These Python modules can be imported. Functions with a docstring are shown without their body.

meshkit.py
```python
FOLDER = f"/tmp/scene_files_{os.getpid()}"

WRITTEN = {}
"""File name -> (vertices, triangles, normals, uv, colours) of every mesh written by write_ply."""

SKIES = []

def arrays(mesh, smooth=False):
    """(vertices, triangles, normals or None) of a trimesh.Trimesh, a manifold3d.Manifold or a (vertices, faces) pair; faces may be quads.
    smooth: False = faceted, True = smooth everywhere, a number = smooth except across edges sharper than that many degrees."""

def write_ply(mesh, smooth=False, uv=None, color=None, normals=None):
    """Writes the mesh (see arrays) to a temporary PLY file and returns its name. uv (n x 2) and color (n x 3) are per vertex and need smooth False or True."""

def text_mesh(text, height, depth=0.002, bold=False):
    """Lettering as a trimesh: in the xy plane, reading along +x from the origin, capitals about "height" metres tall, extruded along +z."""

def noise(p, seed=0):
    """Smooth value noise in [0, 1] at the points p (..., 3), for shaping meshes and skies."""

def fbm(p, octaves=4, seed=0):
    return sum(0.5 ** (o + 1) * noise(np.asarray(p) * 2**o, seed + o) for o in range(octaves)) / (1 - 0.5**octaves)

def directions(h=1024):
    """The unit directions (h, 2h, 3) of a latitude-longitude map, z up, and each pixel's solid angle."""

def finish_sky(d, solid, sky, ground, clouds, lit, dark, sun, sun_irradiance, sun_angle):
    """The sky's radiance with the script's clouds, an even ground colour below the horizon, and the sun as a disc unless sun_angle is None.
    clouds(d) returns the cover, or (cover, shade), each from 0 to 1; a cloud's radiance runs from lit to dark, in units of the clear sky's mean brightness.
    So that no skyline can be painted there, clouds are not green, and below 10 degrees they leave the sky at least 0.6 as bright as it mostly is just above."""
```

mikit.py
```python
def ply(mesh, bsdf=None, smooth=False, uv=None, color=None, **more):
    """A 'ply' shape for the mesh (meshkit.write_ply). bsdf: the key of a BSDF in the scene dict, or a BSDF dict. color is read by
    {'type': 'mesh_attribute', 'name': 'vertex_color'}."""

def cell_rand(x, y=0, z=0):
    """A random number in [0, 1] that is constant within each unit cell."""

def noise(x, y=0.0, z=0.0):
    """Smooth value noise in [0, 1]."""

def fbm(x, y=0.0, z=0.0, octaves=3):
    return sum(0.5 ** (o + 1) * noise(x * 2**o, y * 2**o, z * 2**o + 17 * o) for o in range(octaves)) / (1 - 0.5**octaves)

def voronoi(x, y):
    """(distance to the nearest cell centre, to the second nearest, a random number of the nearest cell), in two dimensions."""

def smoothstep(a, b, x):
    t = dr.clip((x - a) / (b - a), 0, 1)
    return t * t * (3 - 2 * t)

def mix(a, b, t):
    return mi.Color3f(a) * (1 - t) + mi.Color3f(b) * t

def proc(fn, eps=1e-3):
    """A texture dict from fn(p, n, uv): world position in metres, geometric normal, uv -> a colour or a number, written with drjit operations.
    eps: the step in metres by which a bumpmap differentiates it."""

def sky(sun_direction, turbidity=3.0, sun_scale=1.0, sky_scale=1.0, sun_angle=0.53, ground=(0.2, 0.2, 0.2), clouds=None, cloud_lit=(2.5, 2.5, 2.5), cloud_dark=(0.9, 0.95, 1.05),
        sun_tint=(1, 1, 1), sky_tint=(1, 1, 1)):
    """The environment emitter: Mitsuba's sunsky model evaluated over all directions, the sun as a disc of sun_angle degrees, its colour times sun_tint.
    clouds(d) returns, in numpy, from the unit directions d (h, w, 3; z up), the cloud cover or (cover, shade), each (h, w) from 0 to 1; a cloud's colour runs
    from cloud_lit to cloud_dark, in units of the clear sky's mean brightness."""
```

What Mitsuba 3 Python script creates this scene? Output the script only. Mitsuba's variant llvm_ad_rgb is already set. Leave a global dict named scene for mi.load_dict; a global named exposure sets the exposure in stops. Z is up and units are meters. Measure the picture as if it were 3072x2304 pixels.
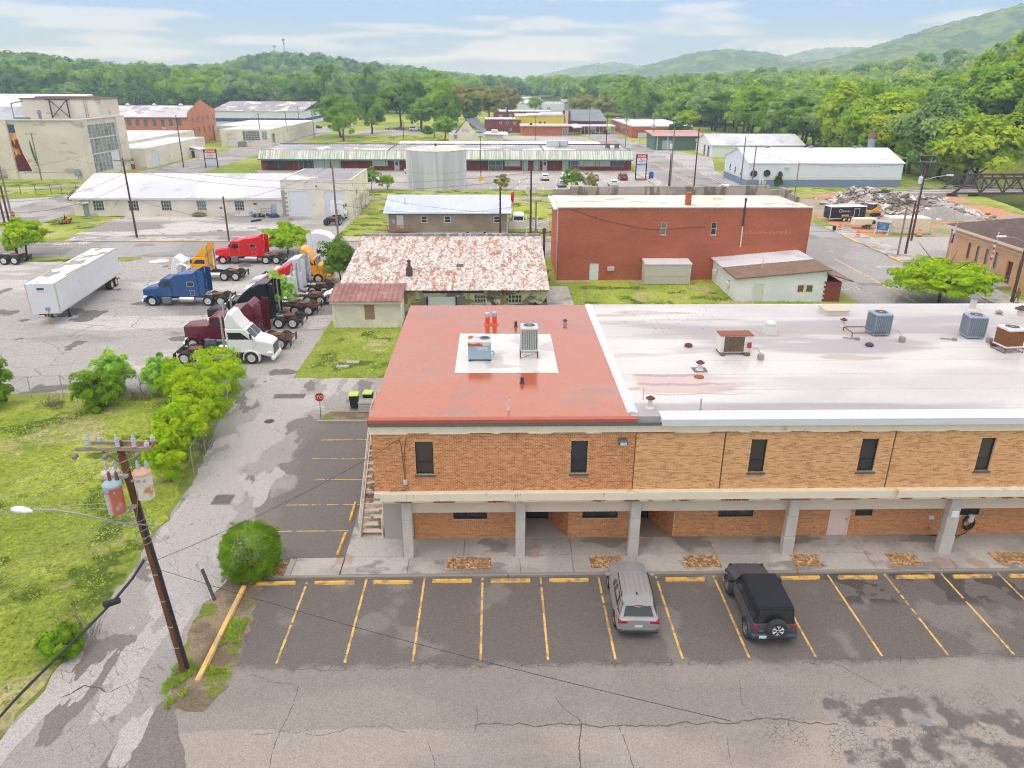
import math, random, numpy as np, trimesh, drjit as dr, mitsuba as mi, mikit, meshkit
from shapely.geometry import Polygon, LineString, box as sbox
from mikit import noise, fbm, voronoi, cell_rand, smoothstep, mix, proc
T = mi.ScalarTransform4f
scene, labels = {}, {}
PI = math.pi
# ------------------------------------------------------------------ camera, sky, air, exposure
YAW, PITCH, ROLL, CAM_H = math.radians(1.2844), math.radians(22.1126), math.radians(-0.2195), 21.8
fwd = np.array([math.sin(YAW)*math.cos(PITCH), math.cos(YAW)*math.cos(PITCH), -math.sin(PITCH)])
rgt = np.array([math.cos(YAW), -math.sin(YAW), 0.0])
dwn = np.cross(fwd, rgt)
dwn = math.cos(ROLL)*dwn - math.sin(ROLL)*rgt
exposure = 1.42
HAZE = 0.00025
scene['camera'] = {'type': 'perspective', 'fov': 2*math.degrees(math.atan(512/749.0)), 'fov_axis': 'x', 'near_clip': 0.1, 'far_clip': 20000.0,
                   'to_world': T().look_at(origin=[0, 0, CAM_H], target=(np.array([0, 0, CAM_H])+fwd).tolist(), up=(-dwn).tolist()),
                   'medium': {'type': 'ref', 'id': 'haze_medium'}}
scene['haze_medium'] = {'type': 'homogeneous', 'albedo': {'type': 'rgb', 'value': [0.90, 0.945, 0.985]}, 'sigma_t': {'type': 'rgb', 'value': [HAZE*0.78, HAZE, HAZE*1.3]}}
def cloud_cover(d):
 """A high, broken spring overcast that opens to pale blue with a few streaks low down."""
 z = np.clip(d[..., 2], 0.005, 1)
 q = np.stack([d[..., 0]/(z+0.12), d[..., 1]/(z+0.12), d[..., 2]*0], -1)
 n = meshkit.fbm(q*np.array([0.6, 1.0, 1])+3.1, 5, 4)
 az = np.arctan2(d[..., 0], d[..., 1])
 m = meshkit.fbm(np.stack([az*6.0+2.6, z*75, 0*z], -1), 5, 23)
 veil = np.clip((z-0.07)/0.30, 0, 1)**0.8*(0.66+0.5*n)
 low = 0.26*np.exp(-(z/0.045)**2)
 wisp = np.clip((m-0.50)/0.10, 0, 1)*0.42*np.clip(1.2-z/0.25, 0, 1)
 return np.clip(np.maximum(veil, low)+wisp, 0, 1), np.clip((n-0.42)*1.6, 0, 0.7)
scene['sky'] = mikit.sky((-0.34, -0.30, 0.89), turbidity=3.0, sun_scale=0.20, sky_scale=1.0, sun_angle=20, clouds=cloud_cover, ground=(0.16, 0.17, 0.12),
                         cloud_lit=(4.85, 4.75, 4.8), cloud_dark=(3.45, 3.4, 3.5), sky_tint=(0.66, 1.0, 1.85))
scene['haze'] = {'type': 'cube', 'to_world': T().translate([200, 2500, 167]).scale([4400, 2900, 172.5]), 'bsdf': {'type': 'null'}, 'interior': {'type': 'ref', 'id': 'haze_medium'}}
labels['haze'] = {'label': 'pale blue summer haze lying over the valley', 'category': 'haze', 'kind': 'stuff'}
# ------------------------------------------------------------------ materials
class Col(list):
 def __mul__(self, x):
  return mi.Color3f(list(self))*x
def lin(r, g, b):
 """A colour picked in sRGB 0..255 as a reflectance."""
 f = lambda c: c/12.92 if c <= 0.04045 else ((c+0.055)/1.055)**2.4
 return Col(f(x/255.0) for x in (r, g, b))
def mat(color, rough=0.6, metallic=0.0, spec=0.5, coat=0.0):
 """Key of a plain material; color is a reflectance triple."""
 k = 'mat_' + '_'.join(f'{int(round(c*1000)):03d}' for c in color) + f'_{int(rough*100)}_{int(metallic*10)}_{int(coat*10)}'
 if k not in scene:
  b = {'type': 'principled', 'base_color': {'type': 'rgb', 'value': [float(c) for c in color]}, 'roughness': float(rough), 'metallic': float(metallic), 'specular': float(spec)}
  if coat:
   b['clearcoat'], b['clearcoat_gloss'] = float(coat), 0.9
  scene[k] = {'type': 'twosided', 'bsdf': b}
 return k
def pmat(name, fn, rough=0.8, spec=0.3, metallic=0.0, bump=None, bscale=1.0, eps=1e-2):
 """Key of a procedural material: fn(p, n, uv) -> colour, bump(p, n, uv) -> height."""
 b = {'type': 'principled', 'base_color': proc(fn), 'roughness': proc(rough) if callable(rough) else float(rough), 'metallic': float(metallic), 'specular': float(spec)}
 if bump is not None:
  b = {'type': 'bumpmap', 'arbitrary': proc(bump, eps), 'scale': float(bscale), 'bsdf': b}
 scene[name] = {'type': 'twosided', 'bsdf': b}
 return name
WHITE = mat([0.64, 0.64, 0.63], 0.5)
OFFWHITE = mat([0.60, 0.59, 0.54], 0.6)
CREAM = mat([0.56, 0.53, 0.43], 0.7)
BLACK = mat([0.018, 0.018, 0.02], 0.5)
RUBBER = mat([0.022, 0.022, 0.023], 0.8)
DARK = mat([0.035, 0.034, 0.036], 0.5)
STEEL = mat([0.42, 0.43, 0.44], 0.35, 0.6)
CHROME = mat([0.62, 0.63, 0.64], 0.18, 0.9)
GALV = mat([0.40, 0.42, 0.43], 0.5, 0.3)
GREY = mat([0.26, 0.27, 0.28], 0.6)
CONC = mat([0.36, 0.35, 0.33], 0.85)
GLASS = mat([0.022, 0.028, 0.03], 0.06, 0, 0.7)
GLASS_PALE = mat([0.16, 0.20, 0.20], 0.12, 0, 0.7)
BROWN = mat([0.10, 0.07, 0.05], 0.7)
RED = mat([0.42, 0.03, 0.03], 0.45)
YELLOW = mat([0.62, 0.40, 0.05], 0.6)
TAIL = mat([0.30, 0.01, 0.015], 0.2, 0, 0.6, 0.5)
# ------------------------------------------------------------------ mesh builder
def frame_of(d):
 d = np.asarray(d, float)
 d = d/np.linalg.norm(d)
 a = np.array([0, 0, 1.0]) if abs(d[2]) < 0.9 else np.array([1.0, 0, 0])
 u = np.cross(d, a)
 u /= np.linalg.norm(u)
 return u, np.cross(d, u), d
class MB:
 def __init__(self):
  self.v, self.f, self.n = [], [], 0
 def add(self, v, f):
  v, f = np.asarray(v, float), np.asarray(f, int)
  if f.ndim == 2 and f.shape[1] == 4:
   f = np.vstack([f[:, [0, 1, 2]], f[:, [0, 2, 3]]])
  self.v.append(v)
  self.f.append(f+self.n)
  self.n += len(v)
  return self
 BF = np.array([[0, 3, 2, 1], [4, 5, 6, 7], [0, 1, 5, 4], [1, 2, 6, 5], [2, 3, 7, 6], [3, 0, 4, 7]])
 def box(self, x0, x1, y0, y1, z0, z1):
  return self.add([[x0, y0, z0], [x1, y0, z0], [x1, y1, z0], [x0, y1, z0], [x0, y0, z1], [x1, y0, z1], [x1, y1, z1], [x0, y1, z1]], self.BF)
 def hexa(self, bottom, top):
  return self.add(list(bottom)+list(top), self.BF)
 def rbox(self, x0, x1, y0, y1, z0, z1, r=0.05, taper=0.0):
  """A box with chamfered edges: octagonal plan, three-step height."""
  def ring(z, ins, c):
   X0, X1, Y0, Y1 = x0+ins, x1-ins, y0+ins, y1-ins
   return [[X0+c, Y0, z], [X1-c, Y0, z], [X1, Y0+c, z], [X1, Y1-c, z], [X1-c, Y1, z], [X0+c, Y1, z], [X0, Y1-c, z], [X0, Y0+c, z]]
  self.loft([ring(z0, r, r*0.6), ring(z0+r, 0, r), ring(z1-r, taper, r), ring(z1, taper+r, r*0.6)])
  return self
 def loft(self, rings, cap=True):
  m = len(rings[0])
  v = np.vstack([np.asarray(r, float) for r in rings])
  f = []
  for i in range(len(rings)-1):
   for j in range(m):
    k = (j+1) % m
    f.append([i*m+j, i*m+k, (i+1)*m+k, (i+1)*m+j])
  self.add(v, f)
  if cap:
   for r, flip in ((rings[0], True), (rings[-1], False)):
    r = np.asarray(r, float)
    c = np.vstack([r, r.mean(0)])
    t = [[j, (j+1) % m, m] for j in range(m)]
    self.add(c, [x[::-1] for x in t] if flip else t)
  return self
 def cyl(self, p0, p1, r, r1=None, n=8, cap=True):
  p0, p1 = np.asarray(p0, float), np.asarray(p1, float)
  r1 = r if r1 is None else r1
  u, w, d = frame_of(p1-p0)
  a = np.arange(n)*2*PI/n
  ring = np.cos(a)[:, None]*u+np.sin(a)[:, None]*w
  return self.loft([p0+ring*r, p1+ring*r1][::1], cap)
 def tube(self, pts, r, n=5):
  pts = np.asarray(pts, float)
  rs = np.broadcast_to(r, (len(pts),))
  t = np.gradient(pts, axis=0)
  a = np.arange(n)*2*PI/n
  rings = []
  for p, d, q in zip(pts, t, rs):
   u, w, _ = frame_of(d)
   rings.append(p+(np.cos(a)[:, None]*u+np.sin(a)[:, None]*w)*q)
  return self.loft(rings)
 def lathe(self, prof, c=(0, 0, 0), n=16, axis=2, cap=True):
  a = np.arange(n)*2*PI/n
  rings = []
  for r, z in prof:
   p = np.stack([np.cos(a)*r, np.sin(a)*r, np.full(n, z)], 1)
   if axis == 1:
    p = p[:, [0, 2, 1]]*[1, 1, -1]
   if axis == 0:
    p = p[:, [2, 0, 1]]
   rings.append(p+np.asarray(c, float))
  return self.loft(rings, cap)
 def poly(self, pts, z0, z1, holes=()):
  """Vertical prism over a polygon in plan."""
  P = Polygon(pts, holes) if not hasattr(pts, 'exterior') else pts
  for g in getattr(P, 'geoms', [P]):
   if g.area > 1e-6:
    m = trimesh.creation.extrude_polygon(g, z1-z0, engine='earcut')
    self.add(np.array(m.vertices)+[0, 0, z0], m.faces)
  return self
 def sheet(self, P, z):
  """A flat sheet facing up over a polygon in plan."""
  P = Polygon(P) if not hasattr(P, 'exterior') and not hasattr(P, 'geoms') else P
  for g in getattr(P, 'geoms', [P]):
   if g.area > 1e-6:
    v, f = trimesh.creation.triangulate_polygon(g, engine='earcut')
    self.add(np.column_stack([v, np.full(len(v), z)]), f)
  return self
 def side(self, P, y0, y1, axis='y'):
  """Prism with its outline in x, z (axis y) or y, z (axis x)."""
  P = Polygon(P) if not hasattr(P, 'exterior') and not hasattr(P, 'geoms') else P
  for g in getattr(P, 'geoms', [P]):
   m = trimesh.creation.extrude_polygon(g, y1-y0, engine='earcut')
   v = np.array(m.vertices)
   if axis == 'y':
    self.add(np.column_stack([v[:, 0], y1-v[:, 2], v[:, 1]]), m.faces)
   else:
    self.add(np.column_stack([y0+v[:, 2], v[:, 0], v[:, 1]]), m.faces)
  return self
 def wall(self, p, d, P, t=0.2):
  """A wall whose outer face has the outline P (u along d, z); p is its start in plan, the outside lies to the right of d."""
  P = Polygon(P) if not hasattr(P, 'exterior') and not hasattr(P, 'geoms') else P
  d = np.array([d[0], d[1], 0.0])/math.hypot(*d)
  n = np.array([-d[1], d[0], 0])
  for g in getattr(P, 'geoms', [P]):
   if g.area < 1e-6:
    continue
   m = trimesh.creation.extrude_polygon(g, t, engine='earcut')
   v = np.array(m.vertices)
   self.add(np.array([p[0], p[1], 0])+v[:, :1]*d+(t-v[:, 2:3])*n*1.0+v[:, 1:2]*np.array([0, 0, 1.0]), m.faces)
  return self
 def xf(self, M):
  M = np.asarray(M, float)
  self.v = [v@M[:3, :3].T+M[:3, 3] for v in self.v]
  return self
 def get(self):
  return np.vstack(self.v), np.vstack(self.f)
def rot(axis, deg, at=(0, 0, 0)):
 return trimesh.transformations.rotation_matrix(math.radians(deg), axis, at)
def jit(m, amount, scale, seed=0):
 v, f = m
 o = np.stack([meshkit.noise(v*scale+7*k, seed+k) for k in range(3)], -1)-0.5
 return v+o*2*amount, f
# ------------------------------------------------------------------ entries of the scene
count = {}
def numbered(k):
 n = count.get(k, 0)
 count[k] = n+1
 return k if n == 0 else f'{k}_{n:03d}'
place = {}
def thing(name, label=None, cat=None, loc=(0, 0, 0), rz=0.0, group=None, kind=None, scale=1.0):
 k = numbered(name)
 place[k] = None if tuple(loc) == (0, 0, 0) and rz == 0 and scale == 1 else T().translate(list(map(float, loc))).rotate([0, 0, 1], float(rz)).scale(float(scale))
 labels[k] = {}
 if label:
  labels[k]['label'] = label
 if cat:
  labels[k]['category'] = cat
 if group:
  labels[k]['group'] = group
 if kind:
  labels[k]['kind'] = kind
 return k
def shape(mesh, m, smooth=False):
 return mikit.ply(mesh.get() if isinstance(mesh, MB) else mesh, m, smooth)
def part(parent, name, mesh, m=None, smooth=False, label=None, kind=None):
 """One part. mesh: an MB, (v, f), or a shape dict made earlier (shared between copies)."""
 k = numbered(f'{parent}__{name}')
 d = dict(mesh) if isinstance(mesh, dict) else shape(mesh, m, smooth)
 if isinstance(mesh, dict) and m:
  d['bsdf'] = {'type': 'ref', 'id': m}
 t = place.get(parent.split('__')[0])
 if t is not None:
  d['to_world'] = t
 scene[k] = d
 if label or kind:
  labels[k] = {}
  if label:
   labels[k]['label'] = label
  if kind:
   labels[k]['kind'] = kind
 return k
def parts_of(parent, name, mesh, m, smooth=False):
 """Each connected piece of the mesh as a part of its own."""
 v, f = mesh.get() if isinstance(mesh, MB) else mesh
 w, inv = np.unique(np.round(v, 4), axis=0, return_inverse=True)
 for g in trimesh.graph.connected_components(trimesh.Trimesh(w, inv.reshape(-1)[f], process=False).face_adjacency if False else np.vstack([inv.reshape(-1)[f][:, :2], inv.reshape(-1)[f][:, 1:]]), nodes=np.arange(len(w)), min_len=3):
  keep = np.isin(inv.reshape(-1)[f][:, 0], g)
  u, j = np.unique(f[keep], return_inverse=True)
  part(parent, name, (v[u], j.reshape(-1, 3)), m, smooth)
def single(name, label, cat, mesh, m, loc=(0, 0, 0), rz=0.0, group=None, smooth=False, scale=1.0, kind=None):
 """A thing that is one mesh."""
 k = thing(name, label, cat, loc, rz, group, kind, scale)
 d = dict(mesh) if isinstance(mesh, dict) else shape(mesh, m, smooth)
 if isinstance(mesh, dict) and m:
  d['bsdf'] = {'type': 'ref', 'id': m}
 if place[k] is not None:
  d['to_world'] = place[k]
 scene[k] = d
 return k
def struct(name, mesh, m, smooth=False):
 k = numbered(name)
 scene[k] = mesh if isinstance(mesh, dict) else shape(mesh, m, smooth)
 labels[k] = {'kind': 'structure'}
 place[k] = None
 return k
cache = {}
def once(key, fn):
 """A list of (part name, shape dict[, material]) built the first time only."""
 if key not in cache:
  cache[key] = fn()
 return cache[key]
# ------------------------------------------------------------------ ground materials
def F(x):
 return mi.Float(x)
def spots(p, s, lo, hi, oct=4, sx=1.0, sy=1.0, off=0.0):
 return smoothstep(lo, hi, fbm(p.x*s*sx+off, p.y*s*sy-off*0.7, off, oct))
def lot_fn(p, n, uv):
 wob = (fbm(p.x*0.7, p.y*0.2, 3.0, 3)-0.5)*0.35
 y = p.y+wob
 c = mix(mix(lin(156, 148, 139), lin(143, 136, 129), smoothstep(20.45, 20.55, y)), lin(134, 127, 121), spots(p, 0.22, 0.44, 0.62, 4, 0.5, 1.3, 41.0)*0.8)
 c = mix(c, lin(106, 100, 97), smoothstep(23.35, 23.85, y+(fbm(p.x*2.2, p.y*2.2, 5.0, 3)-0.5)*0.5))
 g = fbm(p.x*30, p.y*30, 0.0, 2)
 pale = spots(p, 0.55, 0.58, 0.72, 4, 1, 1, 5.0)
 c = mix(c, lin(150, 145, 140), pale*0.35)
 # old oil and damp marks where the engines stand
 wet = spots(p, 0.9, 0.50, 0.54, 5, 1, 1, 9.0)*smoothstep(14.6, 16.0, p.x)*smoothstep(26.9, 27.4, y)
 c = mix(c, lin(74, 70, 70), wet*0.85)
 # broken surface round the potholes
 wx_ = fbm(p.x*2.5, p.y*2.5, 4.0, 3)*0.9
 d1, d2, r = voronoi(p.x*5.2+wx_, p.y*5.2-wx_)
 ex, ey = (p.x-15.6)/5.2, (p.y-19.9)/2.2
 zone = ex*ex+ey*ey+(fbm(p.x*0.8, p.y*0.8, 2.0, 4)-0.5)*2.2
 core = smoothstep(0.62, 0.42, zone)
 c = mix(c, lin(104, 99, 96), core*smoothstep(0.30, 0.62, fbm(p.x*2.1, p.y*2.1, 7.0, 4)))
 crk = smoothstep(0.12, 0.04, d2-d1)*smoothstep(1.2, 0.9, zone)*smoothstep(0.35, 0.6, fbm(p.x*1.3, p.y*1.3, 12.0, 3))
 c = mix(c, lin(88, 84, 81), crk*0.75)
 e1, e2, r2 = voronoi(p.x*1.7+4, p.y*3.0)
 seam = smoothstep(0.09, 0.03, e2-e1)*smoothstep(0.30, 0.10, dr.abs(p.y-23.65))*smoothstep(0.46, 0.56, noise(p.x*0.6, 2.0))
 c = mix(c, lin(84, 80, 78), seam*0.8)
 return c*(0.72+0.56*g)
def alley_fn(p, n, uv):
 c = lin(150, 146, 142)
 c = mix(c, lin(120, 115, 111), spots(p, 0.33, 0.50, 0.53, 5, 1.5, 0.8, 3.0))
 c = mix(c, lin(172, 168, 164), spots(p, 0.42, 0.60, 0.62, 5, 1.8, 0.6, 21.0))
 ctr = -15.5+(p.y-30)*(-0.03)+(fbm(p.y*0.25, 1.0, 4.0, 3)-0.5)*2.6
 strip = smoothstep(1.55, 1.35, dr.abs(p.x-ctr)+(fbm(p.x*1.4, p.y*1.4, 5.0, 4)-0.5)*1.4)*smoothstep(26.5, 28.5, p.y)
 c = mix(c, lin(166, 163, 161), strip)
 wx_ = fbm(p.x*1.2, p.y*1.2, 4.0, 3)*1.6
 d1, d2, r = voronoi(p.x*1.6+wx_, p.y*1.6-wx_)
 crk = smoothstep(0.05, 0.012, d2-d1)*smoothstep(0.56, 0.66, fbm(p.x*0.7, p.y*0.7, 6.0, 3))
 c = mix(c, lin(104, 100, 97), crk*0.6)
 dark = smoothstep(-12.6, -11.8, p.x+(fbm(p.x*0.6, p.y*0.6, 8.0, 4)-0.5)*2.4)*smoothstep(30.5, 31.0, p.y)*smoothstep(48.4, 47.6, p.y)
 c = mix(c, lin(112, 107, 104), dark)
 return c*(0.70+0.6*fbm(p.x*26, p.y*26, 1.0, 2))
def truck_lot_fn(p, n, uv):
 c = lin(158, 155, 152)
 c = mix(c, lin(134, 130, 128), spots(p, 0.10, 0.48, 0.62, 5, 0.5, 1.6, 2.0))
 c = mix(c, lin(178, 175, 172), spots(p, 0.16, 0.56, 0.66, 5, 0.5, 1.4, 14.0))
 d1, d2, r = voronoi(p.x*0.22+fbm(p.x*0.5, p.y*0.5, 1.0, 3)*0.5, p.y*0.34)
 crk = smoothstep(0.03, 0.006, d2-d1)*smoothstep(0.42, 0.56, noise(p.x*0.13, p.y*0.13, 4.0))
 weed = spots(p, 0.2, 0.53, 0.56, 3, 1, 1, 7.0)
 c = mix(c, mix(lin(112, 108, 104), lin(118, 124, 84), weed), crk*0.7)
 c = mix(c, lin(92, 88, 86), spots(p, 0.35, 0.70, 0.73, 4, 1, 1, 31.0)*0.8)
 return c*(0.74+0.52*fbm(p.x*9, p.y*9, 1.0, 3))
def road_fn(p, n, uv):
 c = mix(lin(138, 136, 136), lin(152, 150, 149), spots(p, 0.12, 0.42, 0.62, 4, 1, 1, 4.0))
 c = mix(c, lin(118, 116, 116), spots(p, 0.22, 0.62, 0.66, 4, 1, 1, 12.0)*0.7)
 return c*(0.80+0.4*fbm(p.x*6, p.y*6, 1.0, 3))
def plaza_lot_fn(p, n, uv):
 c = mix(lin(164, 160, 158), lin(148, 145, 143), spots(p, 0.09, 0.42, 0.6, 4, 1, 1, 8.0))
 return c*(0.84+0.32*fbm(p.x*5, p.y*5, 1.0, 2))
def concrete_fn(p, n, uv):
 c = mix(lin(176, 172, 166), lin(160, 156, 151), spots(p, 0.5, 0.42, 0.6, 4, 1, 1, 2.0))
 c = mix(c, lin(120, 116, 112), spots(p, 0.75, 0.57, 0.68, 5, 0.7, 1.2, 17.0)*0.75)
 c = mix(c, lin(150, 118, 92), spots(p, 0.6, 0.66, 0.72, 4, 1, 1, 40.0)*0.5)
 return c*(0.84+0.32*fbm(p.x*17, p.y*17, 1.0, 2))
def grass_fn(p, n, uv):
 c = mix(lin(126, 140, 60), lin(150, 160, 72), spots(p, 0.16, 0.38, 0.62, 4, 1, 1, 2.0))
 c = mix(c, lin(84, 100, 42), spots(p, 0.5, 0.55, 0.68, 4, 1, 1, 23.0))
 c = mix(c, lin(166, 156, 118), spots(p, 0.30, 0.62, 0.72, 5, 1, 1, 11.0)*0.8)
 return c*(0.62+0.76*fbm(p.x*7, p.y*7, p.z*3, 3))
def terrain_fn(p, n, uv):
 c = mix(lin(116, 130, 60), lin(140, 148, 72), spots(p, 0.05, 0.4, 0.6, 4, 1, 1, 2.0))
 wood = smoothstep(1.0, 5.0, p.z+(fbm(p.x*0.05, p.y*0.05, 3.0, 3)-0.5)*2)
 c = mix(c, lin(92, 110, 52), wood)
 return c*(0.7+0.6*fbm(p.x*0.9, p.y*0.9, 1.0, 3))
def dirt_fn(p, n, uv):
 c = mix(lin(176, 132, 100), lin(150, 140, 130), spots(p, 0.12, 0.46, 0.58, 4, 1, 1, 2.0))
 c = mix(c, lin(128, 134, 74), spots(p, 0.2, 0.60, 0.66, 4, 1, 1, 19.0)*0.8)
 return c*(0.76+0.48*fbm(p.x*4, p.y*4, 1.0, 3))
def gravel_fn(p, n, uv):
 c = mix(lin(158, 152, 144), lin(134, 128, 120), spots(p, 0.3, 0.42, 0.6, 4, 1, 1, 2.0))
 c = mix(c, lin(122, 128, 70), spots(p, 0.5, 0.60, 0.66, 4, 1, 1, 5.0)*0.7)
 return c*(0.7+0.6*fbm(p.x*14, p.y*14, 1.0, 2))
def verge_fn(p, n, uv):
 c = mix(lin(140, 126, 106), lin(116, 104, 88), spots(p, 0.8, 0.4, 0.6, 4, 1, 1, 2.0))
 c = mix(c, lin(110, 124, 56), spots(p, 1.1, 0.62, 0.67, 4, 1, 1, 33.0))
 return c*(0.66+0.68*fbm(p.x*16, p.y*16, 1.0, 3))
g_bump = lambda p, n, uv: fbm(p.x*5, p.y*5, 0.0, 3)
LOT = pmat('asphalt_near', lot_fn, 0.75, 0.35)
ALLEY = pmat('asphalt_alley', alley_fn, 0.75, 0.35)
TLOT = pmat('asphalt_trucks', truck_lot_fn, 0.85)
ROAD = pmat('asphalt_road', road_fn, 0.8)
PLOT = pmat('asphalt_plaza', plaza_lot_fn, 0.85)
CONCRETE = pmat('concrete_walk', concrete_fn, 0.75, 0.35)
GRASS = pmat('grass_ground', grass_fn, 0.95, 0.1, bump=g_bump, bscale=0.10, eps=0.03)
TERRAIN = pmat('terrain_ground', terrain_fn, 0.95, 0.1)
DIRT = pmat('dirt_ground', dirt_fn, 0.95, 0.1)
GRAVEL = pmat('gravel_ground', gravel_fn, 0.95, 0.1)
VERGE = pmat('verge_ground', verge_fn, 0.95, 0.1)
LINE_Y = pmat('paint_yellow', lambda p, n, uv: mix(lin(216, 178, 100), lin(170, 142, 104), spots(p, 3.0, 0.52, 0.66, 4, 1, 1, 2.0)), 0.7)
LINE_W = pmat('paint_white', lambda p, n, uv: mix(lin(222, 222, 218), lin(178, 176, 172), spots(p, 1.5, 0.52, 0.7, 3, 1, 1, 2.0)), 0.7)
# ------------------------------------------------------------------ terrain
def bump2(x, y, cx, cy, sx, sy, h, p=2.0):
 return h*np.exp(-(np.abs((x-cx)/sx)**p+np.abs((y-cy)/sy)**p))
def sstep(a, b, x):
 t = np.clip((x-a)/(b-a), 0, 1)
 return t*t*(3-2*t)
def creek_x(y):
 return 108+0.28*(y-130)+5*np.sin(y/40.0)
def ground_h(x, y):
 x, y = np.asarray(x, float), np.asarray(y, float)
 h = 0*x
 # wooded ridge behind the mill, on the left, and the knoll with the masts beyond it
 h = h+23*np.clip((-150-x)/400, 0, 1)*sstep(520, 800, y)*(1-sstep(860, 1120, y))
 h = h+bump2(x, y, -318, 1230, 120, 150, 34)+bump2(x, y, -165, 1260, 110, 150, 15)
 # long wooded hillside on the right of the river
 q = x/np.maximum(y, 60)
 h = h+21*sstep(0.54, 0.72, q)*sstep(90, 210, x)*sstep(120, 240, y)*(1-sstep(560, 900, y))
 h = h+bump2(x, y, 470, 960, 170, 140, 24)+bump2(x, y, 700, 900, 200, 200, 34)
 h = h+1.5*(meshkit.fbm(np.stack([x*0.01, y*0.01, 0*x], -1), 3, 5)-0.5)*sstep(4, 12, h)*6
 d = np.abs(x-creek_x(y))
 dig = 3.6*(1-sstep(5.0, 12.0, d))*sstep(60, 90, y)*(1-sstep(240, 300, y))
 h = np.where(dig > 0, np.minimum(h, h*sstep(5, 30, d))-dig, h)
 return h
gx = np.unique(np.concatenate([np.arange(-1000, 1001, 25.0), np.arange(84, 175, 3.0)]))
gy = np.unique(np.concatenate([np.arange(-200, 1501, 25.0), np.arange(55, 310, 4.0)]))
GX, GY = np.meshgrid(gx, gy)
V = np.stack([GX, GY, ground_h(GX, GY)], -1).reshape(-1, 3)
idx = np.arange(len(V)).reshape(GX.shape)
Q = np.stack([idx[:-1, :-1], idx[:-1, 1:], idx[1:, 1:], idx[1:, :-1]], -1).reshape(-1, 4)
struct('terrain', (V, np.vstack([Q[:, [0, 1, 2]], Q[:, [0, 2, 3]]])), TERRAIN, True)
wm = MB().sheet([(95, 62), (112, 62), (160, 300), (128, 300), (104, 200)], -2.2)
struct('creek', wm, pmat('creek_water', lambda p, n, uv: mix(lin(86, 92, 60), lin(70, 78, 50), noise(p.x, p.y)), 0.08, 0.5, bump=lambda p, n, uv: noise(p.x*3, p.y*3, 1.0), bscale=0.02, eps=0.02))
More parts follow.
